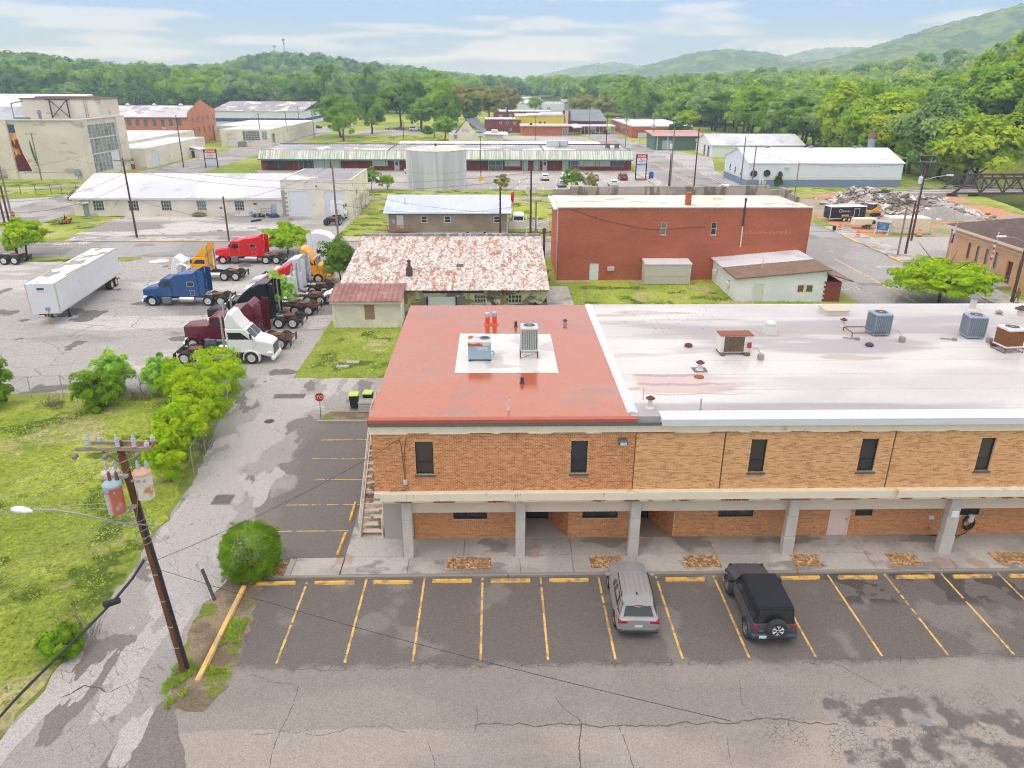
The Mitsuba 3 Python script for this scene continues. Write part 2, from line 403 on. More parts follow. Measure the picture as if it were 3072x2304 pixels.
# far mountains, wooded
def mountain_fn(p, n, uv):
 c = mix(lin(70, 92, 46), lin(104, 122, 58), spots(p, 0.02, 0.35, 0.65, 4, 1, 1, 1.0))
 return c*(0.6+0.8*fbm(p.x*0.07, p.y*0.07, p.z*0.07, 3))
MOUNT = pmat('mountain_wood', mountain_fn, 0.95, 0.05)
def ridge(name, x0, x1, y0, y1, step, prof, seed):
 xs, ys = np.arange(x0, x1+1, step), np.arange(y0, y1+1, step)
 X, Y = np.meshgrid(xs, ys)
 h = prof(X, Y)
 P = np.stack([X, Y, 0*X], -1)
 h = h*(0.86+0.28*meshkit.fbm(P/420.0, 4, seed))+sstep(2, 20, h)*(9*meshkit.noise(P/17.0, seed+3)+5*meshkit.noise(P/9.0, seed+5))-2
 V = np.stack([X, Y, h], -1).reshape(-1, 3)
 i = np.arange(len(V)).reshape(X.shape)
 Q = np.stack([i[:-1, :-1], i[:-1, 1:], i[1:, 1:], i[1:, :-1]], -1).reshape(-1, 4)
 struct(name, (V, np.vstack([Q[:, [0, 1, 2]], Q[:, [0, 2, 3]]])), MOUNT, True)
ridge('far_ridge', -1500, 500, 1700, 2500, 14, lambda x, y: bump2(x, y, -720, 2100, 500, 220, 52)+bump2(x, y, -150, 2150, 260, 180, 20), 3)
ridge('mountain', 200, 1500, 2350, 3250, 12, lambda x, y: bump2(x, y, 740, 2800, 190, 260, 100)+bump2(x, y, 930, 2760, 130, 200, 34)+bump2(x, y, 1080, 2700, 260, 230, 52)+bump2(x, y, 480, 2900, 190, 230, 38), 7)
ridge('mountain', 560, 2700, 1600, 2700, 11, lambda x, y: (66*sstep(600, 900, x)+0.27*np.maximum(x-900, 0)-0.13*np.maximum(x-1600, 0))*np.exp(-((y-2150)/430)**2), 11)
ridge('mountain', -200, 2400, 3900, 5000, 26, lambda x, y: bump2(x, y, 560, 4400, 330, 300, 92)+bump2(x, y, 1900, 4400, 520, 330, 190)+bump2(x, y, 1100, 4450, 360, 300, 66), 15)
struct('plain', MB().sheet([(-3900, -300), (4300, -300), (4300, 5200), (-3900, 5200)], -4.0), MOUNT)
# ------------------------------------------------------------------ paved and grassed areas (each sheet a few millimetres above the last)
rnd = random.Random(5)
def rough_edge(pts, amp=0.25, step=0.8, seed=1):
 """The outline with a ragged edge."""
 r = random.Random(seed)
 L = LineString(list(pts)+[pts[0]])
 n = max(8, int(L.length/step))
 out = []
 for i in range(n):
  q = L.interpolate(i/n, normalized=True)
  out.append((q.x+r.uniform(-amp, amp), q.y+r.uniform(-amp, amp)))
 P = Polygon(out)
 return P if P.is_valid else P.buffer(0)
def area(name, pts, z, m, amp=0.0, step=0.8, seed=1):
 P = rough_edge(pts, amp, step, seed) if amp else Polygon(pts)
 return struct(name, MB().sheet(P, z), m)
lawn = area('lawn', [(-75, 5), (-17.7, 5), (-17.6, 24.7), (-17.6, 30), (-17.8, 36.4), (-18.7, 40.5), (-18.9, 46), (-19.0, 51), (-35, 51), (-75, 51.6)], 0.012, GRASS, 0.22, 0.7, 3)
back_lawn = area('lawn', [(-15.9, 54.7), (36, 54.7), (36, 98.4), (-15.5, 98.4), (-16, 69)], 0.012, GRASS, 0.18, 1.2, 4)
area('lawn', [(-73.4, 110.4), (-63.5, 110.4), (-62, 118), (-63, 131.5), (-73.4, 131.5)], 0.012, GRASS, 0.3, 1.2, 5)
area('lawn', [(-23.5, 110.5), (33, 110.5), (35.5, 148.8), (-23.5, 148.8)], 0.012, GRASS, 0.3, 1.5, 6)
area('lawn', [(-42, 153.4), (35, 153.4), (34.6, 163.2), (-42, 162.3)], 0.012, GRASS, 0.2, 1.5, 7)
area('lawn', [(-75, 95.4), (-46.5, 95.9), (-46.5, 98.3), (-75, 98.3)], 0.012, GRASS, 0.2, 1.2, 8)
area('lawn', [(-130, 150), (-88, 154), (-84, 168), (-92, 176), (-130, 180)], 0.012, GRASS, 0.3, 1.5, 9)
area('lawn', [(56.3, 160), (98, 160), (98, 171), (56.3, 168)], 0.012, GRASS, 0.3, 1.5, 10)
area('lawn', [(56.7, 55), (70, 55), (70, 79), (57.6, 79), (57.2, 94), (56.5, 92)], 0.012, GRASS, 0.1, 1.5, 11)
area('lawn', [(-66, 260), (-20, 260), (-20, 372), (-60, 372)], 0.012, GRASS, 0.5, 3, 12)
area('parking_lot', [(-11.6, 4), (60, 4), (60, 29.5), (-11.3, 29.5), (-11.35, 22.8), (-12.0, 21.5), (-11.2, 20.0), (-10.6, 19.0), (-11.5, 12)], 0.02, LOT, 0.07, 0.35, 12)
area('alley', [(-18.2, 4), (-11.0, 4), (-10.5, 19.2), (-11.6, 21.8), (-12.2, 22.6), (-13.0, 25.0), (-12.6, 29.3), (-12.0, 30.9), (-5.8, 31.0), (-5.8, 55.0), (-19.2, 55.0), (-19.0, 46.0), (-17.6, 38), (-17.4, 24), (-17.9, 18)], 0.016, ALLEY, 0.15, 0.6, 13)
area('back_alley', [(-5.8, 49.0), (40, 49.0), (40, 54.6), (-5.8, 54.6)], 0.0165, ALLEY)
area('verge', [(-11.2, 29.4), (-12.5, 29.5), (-13.2, 27.4), (-12.9, 25.0), (-12.7, 22.9), (-12.0, 21.6), (-11.0, 21.5), (-10.4, 22.6), (-10.6, 25.5), (-10.9, 28.6)], 0.024, VERGE, 0.14, 0.4, 14)
area('truck_yard', [(-76, 52.2), (-18.9, 52.2), (-15.9, 54.6), (-16.0, 69.0), (-16.2, 97.0), (-76, 97.0)], 0.010, TLOT, 0.12, 1.2, 15)
area('street', [(-160, 98.4), (38.6, 98.4), (38.6, 108.5), (-160, 108.5)], 0.014, ROAD)
area('driveway', [(-46, 95.6), (-16.3, 95.6), (-15.8, 98.5), (-46.4, 98.5)], 0.018, TLOT)
area('main_road', [(38.5, 30), (52.6, 30), (52.6, 430), (48, 700), (38, 700), (38.5, 430)], 0.018, ROAD)
area('side_road', [(-87, 108.4), (-73.6, 108.4), (-73.6, 300), (-72, 420), (-84, 420), (-86, 300)], 0.018, ROAD)
area('road_shoulder', [(-97, 108.4), (-87, 108.4), (-86.9, 153), (-95.5, 149)], 0.015, PLOT)
area('yard', [(-63.5, 111.9), (-23.8, 111.9), (-23.8, 147), (-30, 147), (-30, 131), (-63, 131.8)], 0.016, TLOT, 0.15, 1.2, 16)
area('gravel_lane', [(-130, 159.5), (-103, 161), (-91, 168), (-86.6, 178), (-84, 300), (-87.5, 300), (-89.5, 182), (-93, 173), (-103, 165.5), (-130, 164)], 0.018, GRAVEL, 0.2, 1.5, 17)
area('gravel_lane', [(-42, 149), (36, 149), (36, 153.3), (-42, 153.3)], 0.018, GRAVEL, 0.2, 1.5, 18)
area('plaza_lot', [(-44, 163), (35.4, 164.2), (35.4, 197.2), (-62, 201)], 0.018, PLOT)
area('town_lot', [(4, 284), (37.6, 280), (37.6, 318), (32, 331), (-4, 331)], 0.018, PLOT)
area('road_apron', [(52.5, 160), (56, 160), (57, 200), (66, 236), (60, 258), (52.5, 300)], 0.020, PLOT)
area('dirt_site', [(55.2, 112.5), (67, 111.8), (92, 112), (94, 160), (70, 158.5), (56, 150), (55, 131)], 0.016, DIRT, 0.35, 1.2, 19)
area('gravel_lane', [(56, 158.3), (95, 160.2), (95, 161.8), (56, 160)], 0.020, GRAVEL)
area('town_apron', [(56.4, 92.6), (76, 96), (76, 112), (56.4, 111.6)], 0.018, PLOT)
area('lane', [(-66, 336), (-38, 332), (-20, 352), (-60, 372)], 0.02, PLOT)
# pavements with a real kerb
def pavement(name, rects, h=0.13, m=CONCRETE):
 k = thing(name)
 labels[k] = {'kind': 'structure'}
 for x0, x1, y0, y1 in rects:
  part(k, 'slab', MB().rbox(x0, x1, y0, y1, -0.1, h, 0.015), m)
 return k
pavement('pavement', [(52.65, 56.3, y, y+2.97) for y in np.arange(60, 118, 3.0)])
pavement('pavement', [(35.6, 38.4, y, y+2.97) for y in np.arange(110, 198, 3.0)])
pavement('pavement', [(x, x+2.97, 108.55, 111.8) for x in np.arange(-62, 33, 3.0)])
YK = mat(lin(214, 170, 92), 0.7)
struct('kerb', MB().box(-22, 3, 108.36, 108.52, 0, 0.17).box(-52, -38.8, 108.36, 108.52, 0, 0.17).box(-66, -60.6, 108.36, 108.52, 0, 0.17), mat(lin(190, 164, 128), 0.8))
struct('kerb', MB().box(52.4, 52.62, 89.5, 98.2, 0, 0.16).box(52.4, 52.62, 107.0, 112.0, 0, 0.16), YK)
# painted marks
def worn(p0, p1, w, seed, gap=0.08, step=0.16):
 """A painted stripe with chipped edges and worn gaps, as separate flakes of one sheet."""
 r = random.Random(seed)
 p0, p1 = np.array(p0, float), np.array(p1, float)
 L = np.linalg.norm(p1-p0)
 d = (p1-p0)/L
 q = np.array([-d[1], d[0]])
 mb = MB()
 s, e = 0.0, r.uniform(-.01, .01)
 while s < L:
  t = min(L, s+step*r.uniform(0.6, 1.4))
  if r.random() > gap:
   a, b, c, f = (w/2*r.uniform(0.75, 1.0) for _ in range(4))
   z = 0.026
   pts = [p0+d*s-q*a, p0+d*t-q*b, p0+d*t+q*c, p0+d*s+q*f]
   mb.add([[x[0], x[1], z] for x in pts], [[0, 1, 2, 3]])
  s = t
 return mb
for i in range(15):
 x = -8.9+2.735*i
 part('parking_lot', 'parking_line', worn((x+(0.02 if i < 2 else 0), 29.3), (x, 23.85), 0.115, 40+i, 0.05 if i != 12 else 0.12), LINE_Y)
for y, xa, xb in ((44.05, -11.4, -7.2), (41.45, -11.4, -7.4), (38.8, -10.7, -7.4), (36.0, -11.6, -7.6), (33.4, -11.9, -7.7)):
 part('alley', 'parking_line', worn((xa, y), (xb, y), 0.09, int(y*7), 0.1), LINE_Y)
for i, x in enumerate(np.arange(-1, 24, 2.85)):
 part('plaza_lot', 'parking_line', MB().box(x-0.06, x+0.06, 164.6, 169.2, 0.02, 0.024), LINE_W)
for i, x in enumerate(np.arange(-3, 31, 2.85)):
 part('plaza_lot', 'parking_line', MB().box(x-0.06, x+0.06, 176.5, 181.6, 0.02, 0.024), LINE_W)
part('main_road', 'centre_line', worn((44.55, 70), (44.75, 97), 0.28, 7, 0.02, 0.8), LINE_Y)
part('main_road', 'centre_line', worn((44.6, 112), (44.9, 420), 0.30, 8, 0.02, 2.5), LINE_Y)
part('main_road', 'edge_line', worn((51.9, 160), (51.9, 255), 0.18, 9, 0.02, 2.5), LINE_W)
for x0, x1, y in ((48.4, 52.3, 92.4), (38.7, 41.0, 81.6), (45.8, 46.6, 101.4)):
 part('main_road', 'stall_tick', worn((x0, y), (x1, y), 0.14, int(x0), 0.03), LINE_W)
for x, y in ((48.4, 92.4), (41.0, 81.9)):
 part('main_road', 'stall_tick', worn((x, y-0.6), (x, y+0.6), 0.14, int(x)+3, 0.03), LINE_W)
part('side_road', 'centre_line', worn((-79.9, 112), (-80.6, 300), 0.25, 10, 0.02, 1.5), LINE_Y)
part('street', 'centre_line', worn((-110, 105.0), (-54, 105.0), 0.2, 11, 0.03, 1.2), LINE_Y)
part('street', 'lane_line', worn((-74, 107.6), (-58, 107.5), 0.14, 12, 0.03, 1.2), LINE_W)
for name, pts in (('turn_arrow', [(-62.2, 106.3), (-60.6, 106.9), (-57.6, 106.9), (-57.6, 107.1), (-60.9, 107.1), (-60.4, 107.35), (-62.6, 106.9)]),
                  ('turn_arrow', [(-63.0, 108.05), (-59.4, 108.15), (-60.0, 107.9), (-57.3, 108.1), (-59.0, 108.42), (-59.3, 108.28), (-63.0, 108.2)])):
 part('street', name, MB().sheet(pts, 0.026), LINE_W)
part('truck_yard', 'round_patch', MB().sheet([(-43.3+1.25*math.cos(a), 96.1+1.0*math.sin(a)) for a in np.arange(0, 2*PI, 0.3)], 0.028), mat(lin(214, 212, 206), 0.8))
# cracks in the near lot
def crack(mb, pts, w=0.035, seed=0, z=0.0245):
 r = random.Random(seed)
 L = LineString(pts)
 n = max(6, int(L.length/0.14))
 P, W = [], []
 off = 0
 for i in range(n+1):
  q = L.interpolate(i/n, normalized=True)
  off = off*0.85+r.uniform(-0.075, 0.075)
  P.append(np.array([q.x+r.uniform(-.02, .02), q.y+off]))
  W.append(w*r.uniform(0.3, 1.0)*(0.4 if i in (0, n) else 1))
 for i in range(n):
  d = P[i+1]-P[i]
  q = np.array([-d[1], d[0]])/(np.linalg.norm(d)+1e-9)
  a = [P[i]-q*W[i], P[i+1]-q*W[i+1], P[i+1]+q*W[i+1], P[i]+q*W[i]]
  mb.add([[x[0], x[1], z] for x in a], [[0, 1, 2, 3]])
CRACK = mat(lin(94, 90, 86), 0.9)
cr = [([(-0.9, 20.6), (1.5, 20.6), (3.1, 20.62), (4.4, 20.55), (6.8, 20.6), (10, 20.6), (12.5, 20.4)], 0.05), ([(-8.8, 20.35), (-5.7, 20.4), (-4.1, 20.75), (-3.3, 20.3)], 0.018), ([(3.05, 20.6), (2.85, 19.6), (2.8, 18.2), (2.6, 15)], 0.05),
      ([(4.4, 20.5), (4.55, 19.6), (4.65, 18.4), (5.0, 16)], 0.022), ([(3.1, 20.6), (2.6, 21.2), (2.2, 22)], 0.025), ([(-2.5, 19.9), (-2.2, 19.2), (-2.2, 18.4)], 0.018), ([(-0.8, 21.5), (-0.75, 20.9), (-0.85, 20.2)], 0.018),
      ([(-8.9, 23.7), (-6.3, 23.5), (-3, 23.6), (0, 23.7)], 0.022), ([(-9.8, 23.2), (-8.6, 22.9), (-7.7, 22.6), (-7.7, 21.5), (-7.9, 20.0), (-7.8, 18.6)], 0.022), ([(0.8, 28.4), (1.3, 28.1)], 0.015), ([(16.0, 28.2), (16.6, 27.2), (17.2, 26.2)], 0.03),
      ([(9.6, 20.6), (9.2, 21.6), (9.5, 22.8)], 0.02), ([(13.5, 23.6), (14.5, 22.6), (15.2, 21.9)], 0.03), ([(13.0, 23.9), (14.6, 23.75), (17.5, 23.8), (21, 23.9)], 0.025), ([(18.5, 26.4), (19.4, 25.2), (20.2, 24.2)], 0.02), ([(-14.9, 22.4), (-14.0, 23.1), (-13.4, 23.0)], 0.03),
      ([(-16.6, 22.2), (-16.0, 22.8), (-15.3, 22.9), (-15.0, 22.4)], 0.06), ([(21.5, 27.0), (22.6, 26.0)], 0.03), ([(9.9, 18.6), (9.8, 17.2)], 0.02), ([(8.2, 20.0), (8.0, 18.9), (8.4, 17.5)], 0.015)]
for i, (pts, w) in enumerate(cr):
 mb = MB()
 crack(mb, pts, w*0.75, 60+i)
 part('parking_lot' if pts[0][0] > -12 else 'alley', 'crack', mb, CRACK)
# pothole rims, puddle, loose lumps
PUD = mat(lin(120, 118, 120), 0.03, 0, 0.8)
part('parking_lot', 'puddle', MB().sheet(rough_edge([(15.25, 20.5), (15.7, 20.25), (16.0, 20.3), (15.8, 20.6), (15.4, 20.68)], 0.04, 0.12, 3), 0.0262), PUD)
# ------------------------------------------------------------------ building helpers
GLASS_BR = mat([0.050, 0.042, 0.034], 0.07, 0, 0.6)
BRONZE = mat([0.045, 0.038, 0.034], 0.45, 0.3)
def rect(u0, u1, z0, z1):
 return sbox(u0, z0, u1, z1)
def place_uz(p, d, u, z, depth=0.0):
 """Point at u along the wall, z up, depth inward."""
 d = np.array([d[0], d[1]])/math.hypot(*d)
 n = np.array([-d[1], d[0]])
 q = np.array(p)+d*u+n*depth
 return [q[0], q[1], z]
def wbox(mb, p, d, u0, u1, z0, z1, d0, d1):
 """A box in wall coordinates (depth d0 to d1, negative = proud of the wall)."""
 c = [place_uz(p, d, u, z, q) for z in (z0, z1) for (u, q) in ((u0, d0), (u1, d0), (u1, d1), (u0, d1))]
 return mb.hexa(c[:4], c[4:])
def window(parent, p, d, u0, u1, z0, z1, cols=1, rows=2, frame=None, glass=None, rec=0.1, fw=0.06, sill=None, muntin=0.03, name='window', label=None):
 f = MB()
 wbox(f, p, d, u0, u0+fw, z0, z1, rec-0.05, rec+0.04)
 wbox(f, p, d, u1-fw, u1, z0, z1, rec-0.05, rec+0.04)
 wbox(f, p, d, u0+fw, u1-fw, z0, z0+fw, rec-0.05, rec+0.04)
 wbox(f, p, d, u0+fw, u1-fw, z1-fw, z1, rec-0.05, rec+0.04)
 rr = rows if isinstance(rows, (list, tuple)) else [i/rows for i in range(1, rows)]
 for i in range(1, cols):
  u = u0+(u1-u0)*i/cols
  wbox(f, p, d, u-muntin, u+muntin, z0+fw, z1-fw, rec-0.03, rec+0.03)
 for t in rr:
  z = z0+(z1-z0)*t
  wbox(f, p, d, u0+fw, u1-fw, z-muntin, z+muntin, rec-0.034, rec+0.026)
 k = part(parent, name, f, frame or WHITE, label=label)
 if k.count('__') == 1:
  g = MB()
  wbox(g, p, d, u0+fw/2, u1-fw/2, z0+fw/2, z1-fw/2, rec+0.005, rec+0.02)
  part(k, 'pane', g, glass or GLASS)
  if sill:
   s = MB()
   wbox(s, p, d, u0-0.06, u1+0.06, z0-0.09, z0, -0.06, rec)
   part(k, 'sill', s, sill)
 return k
def door(parent, p, d, u0, u1, z0, z1, m, rec=0.08, label=None, glass=None, name='door', frame=None, handle=True):
 b = MB()
 wbox(b, p, d, u0+0.05, u1-0.05, z0+0.02, z1-0.05, rec, rec+0.05)
 k = part(parent, name, b, m, label=label)
 f = MB()
 wbox(f, p, d, u0, u0+0.05, z0, z1, rec-0.05, rec+0.06)
 wbox(f, p, d, u1-0.05, u1, z0, z1, rec-0.05, rec+0.06)
 wbox(f, p, d, u0+0.05, u1-0.05, z1-0.05, z1, rec-0.05, rec+0.06)
 part(k, 'frame', f, frame or m)
 if glass is not None:
  a, b2, c, e = glass
  g = MB()
  wbox(g, p, d, u0+(u1-u0)*a, u0+(u1-u0)*b2, z0+(z1-z0)*c, z0+(z1-z0)*e, rec-0.012, rec-0.004)
  part(k, 'pane', g, GLASS)
 if handle:
  h = MB()
  wbox(h, p, d, u1-0.18, u1-0.10, z0+0.95, z0+1.05, rec-0.06, rec)
  part(k, 'handle', h, STEEL)
 return k
def roll_door(parent, p, d, u0, u1, z0, z1, m, rec=0.12, n=8, label=None):
 k = None
 b = MB()
 for i in range(n):
  a, c = z0+(z1-z0)*i/n, z0+(z1-z0)*(i+1)/n
  wbox(b, p, d, u0, u1, a+0.012, c-0.012, rec, rec+0.06)
 wbox(b, p, d, u0, u1, z0, z1, rec+0.03, rec+0.07)
 k = part(parent, 'roller_door', b, m, label=label)
 return k
def brick_wall(parent, p, d, L, z0, z1, holes, bl, bh, mats, joint, proud=0.012, singles=0, seed=1, mj=0.016):
 """Bricks laid in running bond in front of a mortar wall."""
 r = random.Random(seed)
 P = rect(0, L, z0, z1)
 for h in holes:
  P = P.difference(rect(*h))
 part(parent, 'mortar_wall', MB().wall(place_uz(p, d, 0, 0, proud)[:2], d, P, 0.2), joint)
 fields = [MB() for _ in mats]
 rows = int((z1-z0)/bh)
 n1 = 0
 for i in range(rows):
  a, c = z0+i*bh, z0+(i+1)*bh-mj
  u = -bl/2 if i % 2 else 0.0
  while u < L:
   spans = [(max(u, 0), min(u+bl-mj, L))]
   u += bl
   for h in holes:
    if c > h[2] and a < h[3]:
     spans = [s for (x, y) in spans for s in ((x, min(y, h[0]-0.004)), (max(x, h[1]+0.004), y)) if s[1]-s[0] > 0.03]
   for x, y in spans:
    if y-x < 0.03:
     continue
    t = min(int(r.random()**1.3*len(mats)), len(mats)-1)
    q = r.uniform(-0.004, 0.002)
    if n1 < singles and i > rows-8 and y-x > bl*0.8:
     n1 += 1
     part(parent, 'brick', wbox(MB(), p, d, x, y, a, c, q, 0.06), mats[t])
    else:
     wbox(fields[t], p, d, x, y, a, c, q, 0.06)
 for f, m in zip(fields, mats):
  if f.n:
   part(parent, 'brick_field', f, m, kind='stuff')
# ------------------------------------------------------------------ the two-storey office building in front
OFF = thing('office_building', 'two-storey tan brick office block with half red and half white flat roof', 'building')
def red_roof_fn(p, n, uv):
 c = lin(178, 84, 42)
 c = mix(c, lin(174, 92, 58), spots(p, 0.22, 0.45, 0.62, 5, 1, 1.4, 2.0))
 c = mix(c, lin(140, 96, 88), spots(p, 0.55, 0.62, 0.72, 5, 1, 1.3, 19.0)*0.5)
 seam = smoothstep(0.03, 0.01, dr.abs((p.x+5.7)/1.95-dr.floor((p.x+5.7)/1.95)-0.5)*1.95)
 return mix(c, lin(178, 84, 54), seam*0.5)*(0.93+0.14*fbm(p.x*8, p.y*8, 1.0, 2))
def white_roof_fn(p, n, uv):
 c = mix(lin(198, 196, 193), lin(184, 181, 180), spots(p, 0.22, 0.42, 0.66, 5, 0.45, 1.5, 2.0))
 c = mix(c, lin(152, 146, 150), spots(p, 0.20, 0.53, 0.68, 5, 0.35, 2.2, 8.0)*0.75)
 c = mix(c, lin(166, 152, 142), spots(p, 0.26, 0.66, 0.72, 5, 0.4, 1.8, 30.0)*0.7)
 lap = dr.abs((p.y-30.9)/2.05-dr.floor((p.y-30.9)/2.05)-0.5)*2.05
 c = mix(c, lin(150, 146, 146), smoothstep(0.035, 0.012, lap+(noise(p.x*0.7, p.y)-0.4)*0.03)*0.6)
 # worn-through strips with the pink underlayer and grey primer, by the red half
 near = smoothstep(12.6, 9.8, p.x+(fbm(p.x*0.8, p.y*2.0, 2.0, 4)-0.5)*4)*smoothstep(6.9, 7.3, p.x)
 b1 = near*smoothstep(33.5, 33.65, p.y)*smoothstep(36.0, 35.85, p.y)
 c = mix(c, lin(196, 172, 166), b1)
 edge = near*smoothstep(0.20, 0.10, dr.abs(p.y-34.75-(fbm(p.x*1.2, 3.0, 1.0, 3)-0.5)*0.5))
 edge = dr.maximum(edge, near*smoothstep(0.22, 0.12, dr.abs(p.y-36.0-(fbm(p.x*1.1, 8.0, 1.0, 3)-0.5)*0.4)))
 edge = dr.maximum(edge, near*smoothstep(0.08, 0.03, dr.abs(p.y-33.4-(fbm(p.x*1.4, 5.0, 1.0, 3)-0.5)*0.3)))
 c = mix(c, lin(156, 152, 156), edge*0.9)
 # small dark flecks where the coating has popped
 fx_, fy_ = p.x*2.4, p.y*2.0
 fl = smoothstep(0.16, 0.12, dr.sqrt(dr.square((fx_-dr.floor(fx_)-0.5)*0.6)+dr.square(fy_-dr.floor(fy_)-0.5))*1.2+0.05)*smoothstep(0.72, 0.74, cell_rand(dr.floor(fx_), dr.floor(fy_), 4))
 c = mix(c, lin(60, 56, 58), fl*smoothstep(7.5, 8.2, p.x)*smoothstep(15.0, 14.0, p.x)*smoothstep(42.2, 43.4, p.y)*smoothstep(48.6, 48.0, p.y))
 return c*(0.97+0.06*fbm(p.x*7, p.y*7, 1.0, 2))
RED_ROOF = 'roof_red_wet'
scene[RED_ROOF] = {'type': 'roughplastic', 'diffuse_reflectance': proc(red_roof_fn), 'alpha': 0.03, 'int_ior': 2.05}
WHITE_ROOF = pmat('roof_white_wet', white_roof_fn, lambda p, n, uv: 0.16+0.5*spots(p, 0.35, 0.30, 0.50, 4, 0.6, 1.4, 6.0), 0.5)
RX = 44.0
core = MB().box(-5.4, RX-0.3, 31.1, 48.7, 3.52, 7.3).box(-4.2, RX-0.3, 34.4, 48.7, 0, 3.52)
part(OFF, 'inner_wall', core, mat([0.40, 0.38, 0.35], 0.8))
part(OFF, 'side_return', MB().box(-5.69, -4.26, 32.42, 32.68, 0, 3.5), CONC)
tan_wall = pmat('wall_tan_paint', lambda p, n, uv: lin(206, 192, 174)*(0.9+0.2*fbm(p.x*0.8, p.z*2.5, p.y*0.8, 4)), 0.7)
trim_fn = lambda p, n, uv: mix(lin(218, 210, 188), lin(186, 150, 110), smoothstep(0.66, 0.76, fbm(p.x*1.6, p.z*0.5, p.y, 4))*0.8)*(0.94+0.12*fbm(p.x*3, p.z*6, p.y*3, 2))
TRIM = pmat('trim_cream', trim_fn, 0.6)
part(OFF, 'side_wall', MB().box(-5.69, -5.4, 31.0, 48.98, 3.93, 7.4).box(-5.69, -5.4, 32.7, 48.98, 0, 3.93), pmat('brick_far_side', lambda p, n, uv: mix(lin(196, 136, 84), lin(158, 104, 62), cell_rand(dr.floor(p.y*5), dr.floor(p.z*13), 1)), 0.8))
part(OFF, 'rear_wall', MB().box(-5.4, RX, 48.7, 48.98, 0, 7.4), CONC)
# upper brick
WINS = [(-3.75, -2.92), (3.42, 4.2), (11.75, 12.5), (16.9, 17.7), (22.5, 23.2), (28.1, 28.9), (33.6, 34.4)]
hol = lambda x0: [(a-x0, b-x0, 4.78, 6.5) for a, b in WINS]
BR_L = [mat(lin(*c), 0.8) for c in ((192, 132, 84), (186, 124, 77), (199, 140, 92), (172, 112, 70), (206, 150, 102))]
BR_R = [mat(lin(*c), 0.8) for c in ((212, 168, 118), (207, 161, 110), (217, 175, 126), (198, 150, 100), (184, 136, 88))]
JNT_L, JNT_R = mat(lin(222, 196, 156), 0.9), mat(lin(214, 182, 140), 0.9)
brick_wall(OFF, (-5.7, 30.72), (1, 0), 12.05, 3.93, 6.93, hol(-5.7), 0.212, 0.0770, BR_L, JNT_L, singles=150, seed=3)
x0 = 6.40
for i, (xa, xb) in enumerate(((6.40, 10.46), (10.54, 18.36), (18.44, 26.3), (26.38, 34.2), (34.28, RX))):
 brick_wall(OFF, (xa, 30.72), (1, 0), xb-xa, 3.93, 6.93, [(a-xa, b-xa, 4.78, 6.5) for a, b in WINS if a > xa and b < xb], 0.30, 0.060, BR_R, JNT_R, singles=50 if i < 3 else 0, seed=11+i)
STAINM = mat(lin(120, 84, 52), 0.9)
for x in (6.36, 10.46, 18.36, 26.3, 34.2):
 part(OFF, 'expansion_joint', MB().box(x, x+0.075, 30.745, 30.9, 3.93, 6.93), STAINM)
for i, (a, b) in enumerate(WINS):
 window(OFF, (-5.7, 30.72), (1, 0), a+5.7, b+5.7, 4.78, 6.5, 1, [0.345], BRONZE, GLASS_BR if i % 2 == 0 else GLASS, rec=0.16, fw=0.05, sill=mat(lin(96, 88, 84), 0.6))
# bands, fascias, soffit panels
part(OFF, 'band', MB().rbox(-5.45, RX, 30.45, 31.2, 3.5, 3.925, 0.02), TRIM)
part(OFF, 'band', MB().box(-5.72, -5.0, 30.5, 31.2, 3.66, 3.92), TRIM)
part(OFF, 'band_flashing', MB().box(-5.4, RX, 30.43, 30.52, 3.44, 3.498), pmat('rusty_edge', lambda p, n, uv: mix(lin(190, 176, 150), lin(128, 74, 46), smoothstep(0.45, 0.56, fbm(p.x*1.3, p.z*3, 1.0, 4))), 0.7))
part(OFF, 'fascia', MB().box(-5.74, RX, 30.62, 30.9, 6.93, 7.335), TRIM)
part(OFF, 'fascia_strip', MB().box(-5.76, RX, 30.60, 30.66, 6.925, 6.965), pmat('rusty_strip', lambda p, n, uv: mix(lin(214, 206, 186), lin(140, 86, 52), smoothstep(0.50, 0.60, fbm(p.x*1.1, p.z*3, 4.0, 4))), 0.7))
part(OFF, 'gutter', MB().box(-5.80, 7.45, 30.5, 30.62, 7.34, 7.49), mat(lin(92, 100, 98), 0.5))
part(OFF, 'roof_edge', MB().side([(-5.8, 7.50), (6.35, 7.50), (6.35, 7.665), (-5.8, 7.665)], 30.52, 30.85), mat(lin(168, 84, 66), 0.5), label='red rolled edge of the roof')
part(OFF, 'roof_edge', MB().side([(30.44, 7.335), (30.60, 7.335), (31.35, 7.60), (31.35, 7.70), (30.95, 7.70), (30.44, 7.66)], 7.46, RX, 'x'), mat(lin(204, 207, 214), 0.4), label='white rolled edge of the roof')
part(OFF, 'roof', MB().box(-5.78, 6.12, 30.85, 49.0, 7.35, 7.65), RED_ROOF, label='wet red roof coating')
part(OFF, 'roof', MB().box(6.12, RX, 30.85, 49.15, 7.35, 7.649), WHITE_ROOF, label='stained white roof membrane')
part(OFF, 'roof_seam', MB().side([(6.0, 7.64), (6.12, 7.73), (6.32, 7.73), (6.5, 7.652)], 31.2, 49.0), mat(lin(200, 204, 210), 0.35))
part(OFF, 'roof_patch', MB().sheet([(-2.17, 36.36), (3.24, 36.31), (3.26, 42.72), (-2.17, 42.9)], 7.655), pmat('roof_patch_white', lambda p, n, uv: mix(lin(202, 200, 197), lin(170, 166, 162), spots(p, 0.7, 0.56, 0.70, 5, 1, 1, 3.0)*0.8), lambda p, n, uv: 0.05+0.25*spots(p, 0.6, 0.50, 0.65, 4, 1, 1, 6.0), 0.7), label='white patch round the rooftop units')
